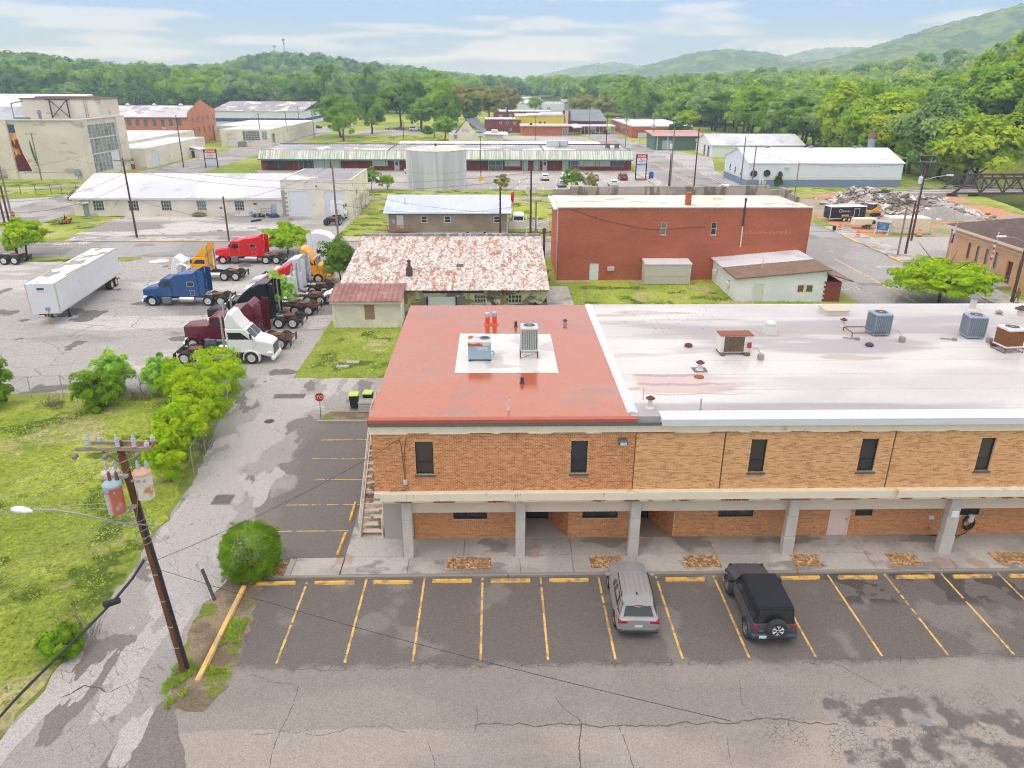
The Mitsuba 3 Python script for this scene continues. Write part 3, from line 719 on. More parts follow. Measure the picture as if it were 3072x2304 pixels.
COLX = [(-4.53, -4.07), (0.90, 1.35), (6.42, 6.9), (14.0, 14.55), (21.8, 22.45), (29.6, 30.2), (37.2, 37.8)]
part(OFF, 'soffit_panel', MB().box(-4.5, RX, 31.1, 31.25, 2.5, 3.5), tan_wall)
colm = pmat('column_concrete', lambda p, n, uv: mix(lin(196, 192, 184), lin(170, 166, 156), fbm(p.x*3, p.y*3, p.z*1.5, 4)), 0.75)
for a, b in COLX:
 w = (b-a-0.46)/2
 k = part(OFF, 'column', MB().rbox(a, b, 30.72, 31.12, 0.1, 1.18, 0.02).rbox(a+w*0.3, b-w*0.3, 30.73, 31.12, 1.19, 2.3, 0.02).rbox(a+w*0.6, b-w*0.6, 30.74, 31.12, 2.31, 3.44, 0.02), colm)
# ground floor wall with recessed entrances
GW = 32.42
holes = [(-2.2, -0.5, 1.28, 1.8), (1.4, 3.6, 0.1, 2.7), (4.3, 6.1, 1.28, 1.8), (7.2, 9.0, 0.1, 2.7), (11.2, 13.0, 1.28, 1.8), (16.9, 17.95, 0.1, 2.2), (18.2, 19.1, 1.28, 1.8), (23.6, 24.6, 1.28, 1.8)]
brick_wall(OFF, (-4.25, GW), (1, 0), 44, 0.12, 2.7, [(a+4.25, b+4.25, c, e) for a, b, c, e in holes], 0.212, 0.0770, [mat(lin(*c), 0.8) for c in ((194, 134, 84), (188, 126, 78), (200, 142, 92), (176, 116, 72))], JNT_L, seed=31)
part(OFF, 'lower_wall', MB().box(-4.3, -4.22, 32.3, 48.6, 0.0, 3.5), CONC)
for i, (a, b, c, e) in enumerate(holes):
 if e < 2 and b-a < 1.9:
  window(OFF, (-4.25, GW), (1, 0), a+4.25, b+4.25, c, e, 2 if b-a > 1.5 else 1, 1, BRONZE, GLASS, rec=0.08, fw=0.06)
door(OFF, (-4.25, GW), (1, 0), 16.9+4.25, 17.95+4.25, 0.1, 2.2, mat(lin(222, 196, 184), 0.5), rec=0.03, label='pale pink metal door')
for x0_, x1_ in ((1.4, 3.6), (7.2, 9.0)):
 xr = x1_-0.9 if x0_ < 5 else x1_-0.95
 back = GW+1.75
 brick_wall(OFF, (xr, back), (0.9, -1.75), math.hypot(0.9, 1.75), 0.12, 2.6, [], 0.212, 0.0770, [mat(lin(188, 122, 72), 0.8), mat(lin(176, 108, 60), 0.8), mat(lin(198, 134, 82), 0.8)], JNT_L, seed=int(x0_*10))
 part(OFF, 'entrance_floor', MB().box(x0_-0.1, x1_, GW-0.02, back+0.1, 0.0, 0.165), mat(lin(150, 128, 108) if x0_ > 5 else lin(168, 160, 150), 0.6))
 part(OFF, 'entrance_wall', MB().box(x0_-0.14, x0_-0.02, GW+0.22, back+0.1, 0.1, 2.6), BR_L[1])
 dk = door(OFF, (x0_, back), (1, 0), 0.0, xr-x0_, 0.17, 2.5, mat([0.02, 0.018, 0.02], 0.2), rec=0.02, label='black glazed entrance door', glass=(0.12, 0.88, 0.08, 0.92))
part(OFF, 'open_sign', meshkit.text_mesh('OPEN', 0.16, 0.01).apply_transform(trimesh.transformations.rotation_matrix(PI/2, [1, 0, 0])).apply_transform(rot([0, 1, 0], -35)).apply_translation([7.45, GW+1.60, 0.95]), WHITE)
part(OFF, 'wall_sign', MB().box(22.05, 22.3, GW-0.03, GW-0.005, 1.05, 1.28), WHITE, label='small white notice on the brick')
part(OFF, 'column_sign', MB().box(21.95, 22.3, 30.69, 30.718, 2.25, 2.6), mat(lin(220, 226, 230), 0.5), label='white notice on the column')
# lamp, cables, conduit boxes
lp = part(OFF, 'wall_lamp', MB().rbox(5.55, 5.95, 30.32, 30.72, 6.42, 6.66, 0.04), mat(lin(92, 98, 104), 0.4, 0.4))
part(lp, 'lens', MB().box(5.6, 5.9, 30.30, 30.33, 6.44, 6.58), mat(lin(190, 198, 204), 0.2))
part(OFF, 'conduit', MB().tube([(-4.42, 30.68, 6.6), (-4.35, 30.66, 6.3), (-4.31, 30.67, 5.5), (-4.27, 30.67, 4.7), (-4.26, 30.67, 4.5)], 0.014).tube([(-4.42, 30.68, 6.62), (-4.7, 30.66, 6.5), (-4.95, 30.5, 6.35)], 0.014).tube([(-4.1, 30.67, 6.75), (-4.22, 30.67, 6.1), (-4.24, 30.67, 4.6)], 0.010), DARK)
part(OFF, 'meter_box', MB().rbox(-4.36, -4.16, 30.60, 30.71, 4.32, 4.56, 0.015), mat(lin(178, 190, 198), 0.5))
part(OFF, 'conduit', MB().tube([(-4.2, 30.67, 4.33), (-4.12, 30.66, 4.05), (-4.3, 30.66, 3.98), (-5.0, 30.66, 3.96)], 0.012), DARK)
DSP = pmat('rust_drip', lambda p, n, uv: mix(lin(196, 140, 92), lin(150, 88, 50), noise(p.x*9, p.z*2)), 0.8)
for x, z0_, z1_ in ((0.92, 6.45, 6.93), (1.06, 6.7, 6.93), (6.3, 6.86, 7.05)):
 part(OFF, 'rust_streak', MB().side(Polygon([(x-0.05, z1_), (x+0.05, z1_), (x+0.02, (z0_+z1_)/2), (x, z0_), (x-0.02, (z0_+z1_)/2)]), 30.700, 30.7055), DSP)
for x in (-4.2, -3.9, 0.85, 0.97, 1.08, 5.0):
 part(OFF, 'rust_streak', MB().side(Polygon([(x-0.02, 3.9), (x+0.02, 3.9), (x+0.006, 3.6)]), 30.444, 30.449), DSP)
# EV charger with its coiled cable
ev = thing('wall_charger', 'grey wall charger with a black cable coiled on brick wall', 'charger')
coil = MB()
for i in range(5):
 r0 = 0.30+0.02*i
 a = np.linspace(0, 2*PI, 22)
 coil.tube(np.stack([24.02+r0*0.8*np.cos(a)+0.01*i, 32.30-0.02*i+0*a, 0.98+r0*np.sin(a)-0.02*i], 1), 0.025, 5)
part(ev, 'cable', coil, BLACK, True)
part(ev, 'unit', MB().rbox(23.98, 24.28, 32.18, 32.40, 0.95, 1.4, 0.05), mat(lin(200, 202, 204), 0.4))
part(ev, 'lead', MB().tube([(24.2, 32.3, 0.7), (24.0, 32.2, 0.35), (23.4, 32.1, 0.2), (22.9, 32.15, 0.19), (22.2, 32.3, 0.19)], 0.025), BLACK)
tap = thing('outdoor_tap', 'small brass tap low on the brick wall by column', 'tap')
part(tap, 'pipe', MB().cyl((22.1, 32.41, 0.55), (22.1, 32.26, 0.55), 0.03).cyl((22.1, 32.27, 0.57), (22.1, 32.25, 0.45), 0.025), STEEL)
part(tap, 'wheel', MB().cyl((22.1, 32.30, 0.60), (22.1, 32.30, 0.63), 0.06), RED)
# ------------------------------------------------------------------ front pavement, mulch beds, stairs
PV = thing('front_pavement')
labels[PV] = {'kind': 'structure'}
MUL = [(-2.4, -0.3), (4.5, 6.0), (9.1, 10.8), (14.4, 15.7), (19.15, 20.6), (24.3, 26.1), (29.2, 30.8)]
xs = [-7.42, -4.28, 1.1, 3.65, 6.75, 10.75, 14.35, 18.2, 22.15, 26.0, 30.0, 34.0, 38.0]
j = 0.012
bed = [sbox(a, 29.82, b, 30.78) for a, b in MUL]
allbeds = bed[0]
for b_ in bed[1:]:
 allbeds = allbeds.union(b_)
def slab(P, h=0.15):
 for g in getattr(P, 'geoms', [P]):
  if g.area > 0.05:
   part(PV, 'slab', MB().poly(g, -0.05, h), CONCRETE)
for a, b in zip(xs, xs[1:]):
 slab(sbox(a+j, 29.52, b-j, 30.90).difference(allbeds))
xb = [-7.45, -4.6, -1.65, 3.68, 6.72, 10.75, 14.38, 18.25, 22.15, 26.0, 30.0, 34.0, 38.0]
for a, b in zip(xb, xb[1:]):
 slab(sbox(a+j, 30.92, b-j, 32.5), 0.152 if a > -5 else 0.15)
slab(sbox(-7.45, 32.52, -5.75, 34.9)), slab(sbox(-7.45, 34.92, -5.75, 37.6)), slab(sbox(-5.73, 32.52, -4.3, 36))
slab(sbox(-9.75, 29.45, -7.47, 30.85)), slab(Polygon([(-10.05, 29.42), (-9.78, 29.42), (-9.78, 30.82), (-10.05, 30.82)]))
part(PV, 'curb', MB().rbox(-12.4, 0.5, 29.33, 29.50, -0.1, 0.16, 0.03).rbox(0.52, 14.3, 29.34, 29.505, -0.1, 0.162, 0.03).rbox(14.32, 40, 29.35, 29.51, -0.1, 0.16, 0.03), mat(lin(142, 136, 128), 0.85))
CHIP = [mat(lin(196, 160, 118), 0.9), mat(lin(174, 126, 82), 0.9), mat(lin(150, 112, 78), 0.9), mat(lin(206, 178, 138), 0.9)]
SOIL = mat(lin(150, 112, 80), 0.95)
def mulch(label, P, z, seed, n_per=180):
 r = random.Random(seed)
 k = thing('mulch_bed', label, 'mulch bed')
 part(k, 'soil', MB().poly(P, -0.02, z-0.02), SOIL)
 minx, miny, maxx, maxy = P.bounds
 fs = [MB() for _ in CHIP]
 from shapely.geometry import Point
 for i in range(int(P.area*n_per)):
  x, y = r.uniform(minx, maxx), r.uniform(miny, maxy)
  if not P.contains(Point(x, y)):
   continue
  a, w, h = r.uniform(0, PI), r.uniform(0.04, 0.10), r.uniform(0.012, 0.03)
  c, s = math.cos(a)*w, math.sin(a)*w
  tz = r.uniform(-0.02, 0.02)
  zz = z-0.02+r.uniform(0, 0.03)
  fs[i % 4].add([[x-c-s*.3, y-s+c*.3, zz-tz], [x+c-s*.3, y+s+c*.3, zz+tz], [x+c+s*.3, y+s-c*.3, zz+tz+h], [x-c+s*.3, y-s-c*.3, zz-tz+h]], [[0, 1, 2, 3]])
 for f, m in zip(fs, CHIP):
  part(k, 'chips', f, m, kind='stuff')
 return k
for i, (b_, lab) in enumerate(zip(bed, ('wide wood chip bed near the left end of the pavement', 'wood chip bed in front of the silver car', 'wood chip bed just left of the dark soft-top car', 'wood chip bed behind the right front of the dark soft-top car',
          'wood chip bed left of the fifth concrete column', 'wood chip bed at the right edge of the picture', 'wood chip bed farthest along the pavement'))):
 if i < 6:
  mulch(lab, b_, 0.15, 100+i)
mulch('bark bed at the foot of the round clipped bush', Polygon([(-12.35, 29.5), (-10.06, 29.5), (-10.06, 30.7), (-12.1, 30.75)]), 0.13, 120)
# wheel stops
STOP_M = pmat('stop_yellow', lambda p, n, uv: mix(lin(226, 180, 88), lin(170, 140, 104), smoothstep(0.5, 0.64, fbm(p.x*4, p.y*4, p.z*6, 4))), 0.75)
def wheel_stop():
 return shape(MB().hexa([[-0.93, -0.09, 0], [0.93, -0.09, 0], [0.93, 0.09, 0], [-0.93, 0.09, 0]], [[-0.91, -0.055, 0.12], [0.91, -0.055, 0.12], [0.91, 0.055, 0.12], [-0.91, 0.055, 0.12]]), STOP_M)
WS = wheel_stop()
rr = random.Random(8)
for i in range(15):
 single('wheel_stop', 'yellow concrete wheel stop in the row along the front kerb', 'wheel stop', WS, None, (-10.32+2.735*i, 29.02+rr.uniform(-.03, .03), 0.02), rr.uniform(-1.2, 1.2), 'wheel stops along the front kerb')
single('wheel_stop', 'yellow wheel stop beside the stairs, the one nearest the pavement', 'wheel stop', WS, None, (-7.85, 32.2, 0.02), 88)
single('wheel_stop', 'second yellow wheel stop beside the stairs', 'wheel stop', WS, None, (-7.82, 35.2, 0.02), 91)
tim = pmat('timber_yellow', lambda p, n, uv: mix(lin(226, 186, 108), lin(196, 164, 124), smoothstep(0.45, 0.6, fbm(p.x*2.5, p.y*1.2, p.z*3, 4))), 0.8)
single('timber_curb', 'long yellow painted timber lying along the dirt strip', 'timber', MB().rbox(-11.76, -11.56, 22.85, 28.7, 0.02, 0.20, 0.02), tim)
# outdoor stairs on the left side
ST = thing('outdoor_staircase', 'steep outdoor stair with pale railings up the left side wall', 'staircase')
n = 17
STEP = pmat('stair_tread', lambda p, n, uv: mix(lin(206, 194, 174), lin(128, 94, 66), smoothstep(0.52, 0.62, fbm(p.x*3.5, p.y*3.5, p.z*2, 4))), 0.8)
for i in range(n):
 y, z = 32.75+5.4*i/n, 0.15+3.78*(i+1)/n
 part(ST, 'step', MB().rbox(-6.93, -5.85, y, y+0.36, z-0.06, z, 0.012), STEP)
RAILM = mat(lin(206, 202, 190), 0.55)
sx = MB()
for x in (-6.99, -5.85):
 sx.side([(32.6, 0.12), (32.9, 0.12), (38.2, 3.68), (38.2, 3.98), (32.6, 0.42)], x, x+0.05, 'x')
part(ST, 'stringer', sx, RAILM)
part(ST, 'landing', MB().rbox(-7.0, -5.72, 38.15, 40.6, 3.78, 3.95, 0.02), CONC)
for x in (-7.0, -5.86):
 r_ = MB().tube([(x, 32.65, 1.0), (x, 38.2, 4.88), (x, 40.5 if x < -6.5 else 38.3, 4.92)], 0.03, 6).tube([(x, 32.65, 0.62), (x, 38.2, 4.45), (x, 40.5 if x < -6.5 else 38.3, 4.47)], 0.022, 6)
 for t in np.linspace(0, 1, 5):
  r_.cyl((x, 32.65+5.55*t, 0.15+3.8*t), (x, 32.65+5.55*t, 1.0+3.88*t), 0.025, n=6)
 if x < -6.5:
  r_.cyl((x, 39.4, 3.9), (x, 39.4, 4.9), 0.025, n=6).cyl((x, 40.5, 3.9), (x, 40.5, 4.9), 0.025, n=6)
  r_.tube([(x, 40.5, 4.92), (-5.75, 40.5, 4.92)], 0.03, 6)
 part(ST, 'railing', r_, RAILM)
part(ST, 'post', MB().cyl((-6.9, 38.3, 0), (-6.9, 38.3, 3.8), 0.06).cyl((-6.9, 40.3, 0), (-6.9, 40.3, 3.8), 0.06), RAILM)
# ------------------------------------------------------------------ rooftop units
RZ = 7.655
def condenser(name, label, w, h, base, m_body, m_grill, loc, rz=0, rust=None, stand=True, group=None, slats=True):
 k = thing(name, label, 'air conditioner', loc, rz, group)
 b = base
 part(k, 'casing', MB().rbox(-w/2, w/2, -w/2, w/2, b, b+0.10, 0.03).rbox(-w/2, w/2, -w/2, w/2, b+h-0.14, b+h, 0.04), m_body)
 g = MB().box(-w/2+0.05, w/2-0.05, -w/2+0.05, w/2-0.05, b+0.08, b+h-0.12)
 part(k, 'coil', g, m_grill)
 s = MB()
 nn = 9
 for i in range(nn+1):
  t = -w/2+0.02+(w-0.08)*i/nn
  for (x0, x1, y0, y1) in ((t, t+0.035, -w/2, -w/2+0.035), (t, t+0.035, w/2-0.035, w/2), (-w/2, -w/2+0.035, t, t+0.035), (w/2-0.035, w/2, t, t+0.035)):
   s.box(x0, x1, y0, y1, b+0.1, b+h-0.13)
 if slats:
  part(k, 'slat', s, m_body, kind='stuff')
 fan = part(k, 'fan_ring', MB().lathe([(w*0.40, b+h), (w*0.40, b+h+0.03), (w*0.34, b+h+0.035), (w*0.34, b+h-0.05)], n=20), m_body)
 part(fan, 'fan', MB().cyl((0, 0, b+h-0.05), (0, 0, b+h+0.005), w*0.34, n=20), DARK)
 hub = MB().cyl((0, 0, b+h+0.005), (0, 0, b+h+0.035), w*0.10, n=12)
 for i in range(8):
  a = i*PI/4
  hub.tube([(math.cos(a)*w*0.1, math.sin(a)*w*0.1, b+h+0.025), (math.cos(a)*w*0.38, math.sin(a)*w*0.38, b+h+0.025)], 0.008, 4)
 part(fan, 'guard', hub, GREY)
 if stand:
  st = MB()
  for x in (-w/2, w/2):
   for y in (-w/2, w/2):
    st.cyl((x, y, 0), (x, y, b), 0.022, n=5)
   st.tube([(x, -w/2-0.05, b-0.02), (x, w/2+0.05, b-0.02)], 0.02, 4).tube([(x, -w/2, 0.02), (x, w/2, 0.02)], 0.02, 4)
  for y in (-w/2, w/2):
   st.tube([(-w/2, y, b-0.02), (w/2, y, b-0.02)], 0.02, 4).tube([(-w/2, y, 0.02), (w/2, y, b-0.03)], 0.012, 4)
  part(k, 'stand', st, rust or mat(lin(110, 62, 52), 0.8))
 return k
CASE = mat(lin(196, 204, 200), 0.45, 0.2)
condenser('condenser_unit', 'tall pale condenser on a rusty stand on the white patch', 0.95, 1.35, 0.40, CASE, mat(lin(120, 130, 126), 0.7), (1.8, 38.95, RZ))
CASE2 = mat(lin(152, 164, 176), 0.45, 0.3)
LV = mat(lin(116, 126, 136), 0.7)
condenser('condenser_unit', 'slate blue condenser leaning beside a low rusty frame on the white roof', 1.05, 1.30, 0.06, CASE2, LV, (23.0, 42.6, RZ), 4, stand=False)
single('steel_frame', 'low empty rust brown frame beside a slate blue condenser', 'frame', MB().tube([(21.2, 42.0, RZ+0.25), (23.2, 42.0, RZ+0.25), (23.2, 43.2, RZ+0.25), (21.2, 43.2, RZ+0.25), (21.2, 42.0, RZ+0.25)], 0.03, 4).cyl((21.2, 42, RZ), (21.2, 42, RZ+.25), .03).cyl((21.2, 43.2, RZ), (21.2, 43.2, RZ+.25), .03), mat(lin(100, 58, 50), 0.8))
condenser('condenser_unit', 'slate blue condenser on the white roof left of a rusted one', 1.05, 1.30, 0.06, CASE2, LV, (28.4, 42.0, RZ), -8, stand=False)
condenser('condenser_unit', 'condenser with rusted brown coil at the right end of the roof', 1.10, 1.10, 0.28, mat(lin(206, 200, 196), 0.5), pmat('coil_rust', lambda p, n, uv: mix(lin(138, 92, 56), lin(100, 66, 44), fbm(p.x*9, p.y*9, p.z*9, 3)), 0.9), (29.0, 39.6, RZ), 6, slats=False)
# package units
k = thing('package_unit', 'blue-grey rooftop unit with rust patches on its top', 'air conditioner', (-0.9, 38.65, RZ))
RUSTC = pmat('unit_rust', lambda p, n, uv: mix(lin(188, 194, 198), lin(184, 86, 40), smoothstep(0.47, 0.54, fbm(p.x*1.8+3, p.y*1.8, p.z*2.6, 4))), 0.6)
part(k, 'casing', MB().rbox(-0.62, 0.62, -0.56, 0.56, 0.10, 0.86, 0.02), mat(lin(150, 172, 182), 0.5, 0.1))
part(k, 'upper_panel', MB().rbox(-0.63, 0.63, -0.56, 0.57, 0.87, 1.10, 0.02), RUSTC, label='rust streaked upper panel')
f_ = part(k, 'fan_ring', MB().lathe([(0.30, 1.10), (0.30, 1.13), (0.25, 1.135), (0.25, 1.06)], (0.28, 0.1, 0), 18), GREY)
part(f_, 'fan', MB().cyl((0.28, 0.1, 1.10), (0.28, 0.1, 1.112), 0.25, n=16), DARK)
part(k, 'access_panel', MB().box(-0.08, 0.45, -0.58, -0.55, 0.62, 0.82), mat(lin(170, 190, 198), 0.5))
part(k, 'foot', MB().box(-0.6, -0.5, -0.55, 0.55, 0, 0.1).box(0.5, 0.6, -0.55, 0.55, 0, 0.1), DARK)
part(k, 'pipe', MB().tube([(0.63, -0.2, 0.45), (0.76, -0.2, 0.42), (0.78, -0.2, 0.30), (0.70, -0.2, 0.2)], 0.02, 5), DARK)
k = thing('package_unit', 'white boxy unit with rust top and dark coil facing the front', 'air conditioner', (13.25, 39.3, RZ))
part(k, 'casing', MB().rbox(-0.88, 0.88, -0.42, 0.42, 0.16, 1.12, 0.02), mat(lin(206, 202, 194), 0.5))
part(k, 'lid', MB().rbox(-0.93, 0.93, -0.46, 0.46, 1.12, 1.17, 0.015), mat(lin(136, 82, 64), 0.8), label='rusted lid')
part(k, 'coil', MB().box(-0.66, 0.44, -0.445, -0.415, 0.22, 1.08), pmat('coil_dark', lambda p, n, uv: mix(lin(70, 58, 46), lin(120, 104, 84), fbm(p.x*14, p.z*14, 1.0, 3)), 0.9))
part(k, 'foot', MB().box(-0.8, -0.6, -0.55, 0.55, 0, 0.16).box(0.5, 0.8, -0.55, 0.55, 0, 0.16), mat(lin(120, 92, 62), 0.9))
part(k, 'switch_box', MB().rbox(0.62, 0.84, -0.5, -0.42, 0.45, 0.75, 0.01), mat(lin(150, 60, 46), 0.6))
for bx, (x, y) in enumerate(((14.45, 38.2), (23.75, 41.1), (28.8, 40.9))):
 single('junction_box', ('rust topped junction box at the foot of the white boxy unit', 'grey junction box in front of the leaning condenser', 'junction box below the right slate blue condenser')[bx], 'junction box',
           MB().rbox(x-0.15, x+0.15, y-0.14, y+0.14, RZ, RZ+0.32, 0.03).tube([(x, y, RZ+.3), (x-.1, y+.3, RZ+.5), (x-.35, y+.6, RZ+.55)], 0.02), mat(lin(150, 140, 138), 0.6))
def vent(label, x, y, h, r, m_pipe, m_cap, cone=True, base=None, name='roof_vent'):
 k = thing(name, label, 'roof vent', (x, y, RZ))
 part(k, 'pipe', MB().lathe([(r*1.9, 0), (r*1.8, 0.03), (r, 0.10), (r, h)], n=12), base or m_pipe, 40)
 if cone:
  part(k, 'cap', MB().lathe([(r*1.9, h-0.02), (r*2.0, h+0.01), (0.01, h+r*1.3)], n=12), m_cap)
 else:
  part(k, 'cap', MB().lathe([(r*1.15, h-0.10), (r*1.25, h), (r*1.2, h+0.14), (r*0.9, h+0.18)], n=12), m_cap, 40)
PIPEW, RUSTD, PURP = mat(lin(204, 200, 194), 0.6), mat(lin(96, 60, 54), 0.8), mat(lin(74, 58, 84), 0.6)
OR = mat(lin(206, 84, 34), 0.6)
vent('left one of the twin orange-based pipe vents on the red roof', -0.54, 44.6, 0.62, 0.14, OR, mat(lin(190, 186, 190), 0.4, 0.3), False)
vent('right one of the twin orange-based pipe vents on the red roof', -0.10, 44.65, 0.66, 0.14, OR, mat(lin(176, 178, 190), 0.4, 0.3), False)
vent('small black pipe stub right of the twin vents', 1.21, 44.2, 0.16, 0.07, DARK, DARK, False)
vent('small dark cone vent near the right edge of red roof', 4.31, 44.75, 0.22, 0.08, GREY, DARK, True)
vent('black drain stub in front of the white patch', 1.29, 34.9, 0.14, 0.07, DARK, DARK, False)
vent('thin white pipe near the front edge of red roof', 0.56, 31.6, 0.34, 0.035, PIPEW, PIPEW, False)
vent('rusty capped pipe vent in the front corner of white roof', 7.13, 31.75, 0.50, 0.11, PIPEW, RUSTD, True)
vent('thin stub pipe behind the rusty front corner vent', 7.01, 32.8, 0.42, 0.03, PIPEW, PIPEW, False)
vent('thin steel pipe at front of white roof', 9.45, 31.55, 0.36, 0.035, STEEL, STEEL, False)
vent('rusty cone vent on a square dark pad', 10.71, 36.65, 0.42, 0.12, PIPEW, RUSTD, True)
vent('rusty cone vent behind the white boxy unit', 21.57, 44.1, 0.42, 0.11, PIPEW, RUSTD, True)
vent('pale pipe vent at far right back of white roof', 31.8, 47.6, 0.85, 0.20, PIPEW, mat(lin(120, 124, 132), 0.6), True)
vent('small mushroom vent near the back right of roof', 33.0, 46.6, 0.16, 0.12, GREY, GREY, True)
vent('rust capped vent at the right edge of the roof', 33.9, 45.9, 0.55, 0.20, PIPEW, RUSTD, True)
for x, y, m, lab in ((11.02, 40.4, RUSTD, 'rust brown mushroom vent on the white roof'), (21.5, 40.4, PURP, 'purple mushroom vent in front of leaning condenser'), (28.8, 40.4, PURP, 'purple mushroom vent left of rusted condenser')):
 single('mushroom_vent', lab, 'roof vent', MB().lathe([(0.20, 0), (0.24, 0.06), (0.20, 0.15), (0.08, 0.2)], n=14), m, (x, y, RZ), smooth=40)
single('roof_drain', 'round rusty drain cover in a worn strip', 'roof drain', MB().lathe([(0.26, 0), (0.24, 0.05), (0.1, 0.07)], n=14), mat(lin(146, 84, 52), 0.8), (10.42, 35.62, RZ))
k = thing('square_vent', 'square white curb vent with round turbine cap', 'roof vent', (16.5, 42.7, RZ))
part(k, 'curb', MB().hexa([[-.36, -.36, 0], [.36, -.36, 0], [.36, .36, 0], [-.36, .36, 0]], [[-.28, -.28, .55], [.28, -.28, .55], [.28, .28, .55], [-.28, .28, .55]]), PIPEW)
part(k, 'cap', MB().lathe([(0.24, 0.55), (0.32, 0.60), (0.30, 0.72), (0.12, 0.80)], n=14), mat(lin(214, 212, 208), 0.5), 40)
k = thing('roof_hatch', 'low roof hatch with a tan lid at the back', 'roof hatch', (22.2, 47.0, RZ))
part(k, 'curb', MB().box(-0.72, 0.72, -0.62, 0.62, 0, 0.26), PIPEW)
part(k, 'lid', MB().rbox(-0.80, 0.80, -0.70, 0.70, 0.26, 0.36, 0.03), mat(lin(196, 180, 156), 0.7))
single('vent_pad', 'square dark pad under a rusty cone vent', 'roof pad', MB().box(10.35, 11.07, 36.3, 37.0, RZ, RZ+0.02), mat(lin(108, 104, 108), 0.8))
for x, y, lab in ((20.9, 41.6, 'short length of pipe left of the leaning condenser'), (26.6, 41.4, 'short length of pipe left of the right slate blue condenser')):
 single('loose_pipe', lab, 'pipe', MB().tube([(x-.35, y+.1, RZ+.08), (x+.35, y-.1, RZ+.08)], 0.04, 6).box(x+.3, x+.5, y-.2, y, RZ, RZ+.15), GREY)
# ------------------------------------------------------------------ vehicles
def ring_profile(pts, hw, ch):
 """A side outline (x, z) given a width 2*hw with softened long edges."""
 P = np.asarray(pts, float)
 c = P.mean(0)
 S = c+(P-c)*(1-ch/np.maximum(np.abs(P-c).max(0), 0.2))
 ring = lambda Q, y: [[x, y, z] for x, z in Q]
 a = 0.5*((P[:, 0]*np.roll(P[:, 1], -1)-np.roll(P[:, 0], -1)*P[:, 1]).sum())
 if a > 0:
  P, S = P[::-1], S[::-1]
 f = []
 mb = MB()
 m = len(P)
 rings = [ring(S, -hw), ring(P, -hw+ch), ring(P, hw-ch), ring(S, hw)]
 v = np.vstack(rings)
 for i in range(3):
  for j in range(m):
   k = (j+1) % m
   f.append([i*m+j, (i+1)*m+j, (i+1)*m+k, i*m+k])
 mb.add(v, np.asarray(f)[:, ::-1])
 for r, Q in ((rings[0], S), (rings[-1], S)):
  t = trimesh.creation.triangulate_polygon(Polygon(Q), engine='earcut')
  y = r[0][1]
  mb.add(np.column_stack([t[0][:, 0], np.full(len(t[0]), y), t[0][:, 1]]), t[1] if y < 0 else t[1][:, ::-1])
 return mb
def inset(mb, a, b, c, d, u0, u1, v0, v1, off=0.01):
 """A pane laid on the quad a b c d (a-b bottom, d-c top), proud by off."""
 a, b, c, d = (np.asarray(q, float) for q in (a, b, c, d))
 P = lambda u, v: (a*(1-u)+b*u)*(1-v)+(d*(1-u)+c*u)*v
 q = [P(u0, v0), P(u1, v0), P(u1, v1), P(u0, v1)]
 n = np.cross(q[1]-q[0], q[3]-q[0])
 n /= np.linalg.norm(n)
 o = [x+n*off for x in q]
 i = [x-n*0.03 for x in q]
 return mb.add(i+o, MB.BF)
def wheel_shapes(key, r, w, rim, n=20):
 def fn():
  t = MB().lathe([(r*0.58, -w/2+0.015), (r*0.9, -w/2), (r, -w/2+0.05), (r, w/2-0.05), (r*0.9, w/2), (r*0.60, w/2-0.015)], n=n, axis=1, cap=False)
  k = MB().lathe([(0.0, -w/2+0.01), (r*0.22, -w/2), (r*0.28, -w/2+0.06), (r*0.50, -w/2+0.05), (r*0.56, -w/2+0.005), (r*0.63, -w/2+0.012), (r*0.63, w/2-0.012), (r*0.56, w/2-0.005), (r*0.50, w/2-0.05), (r*0.28, w/2-0.06), (r*0.22, w/2), (0, w/2-0.01)], n=n, axis=1)
  for i in range(8):
   a = i*PI/4
   for s in (-1, 1):
    k.cyl((math.cos(a)*r*0.4, s*(w/2-0.09), math.sin(a)*r*0.4), (math.cos(a)*r*0.4, s*(w/2-0.06), math.sin(a)*r*0.4), r*0.055, n=5)
  return t.get(), k.get()
 return once(key, fn)
def add_wheel(k, key, x, y, r, w, rim_m, tyre=None, label=None):
 t, q = wheel_shapes(f'{key}_{r}_{w}', r, w, rim_m)
 o = np.array([x, y, r])
 wk = part(k, 'wheel', (t[0]+o, t[1]), tyre or RUBBER, 40, label=label)
 part(wk, 'rim', (q[0]+o, q[1]), rim_m, 40)
 return wk
FRAME = mat(lin(58, 48, 46), 0.8)
RUSTY = mat(lin(122, 84, 64), 0.9)
ALU = mat([0.60, 0.60, 0.60], 0.4, 0.2)
def fender(mb, x, y0, y1, r, t0=-10, t1=190, th=0.05, drop=0.0):
 a = np.radians(np.linspace(t0, t1, 12))
 o = [(x+math.cos(q)*r, 0.52+math.sin(q)*r) for q in a]
 i = [(x+math.cos(q)*(r-th), 0.52+math.sin(q)*(r-th)) for q in a][::-1]
 return mb.side(Polygon(o+i), y0, y1)
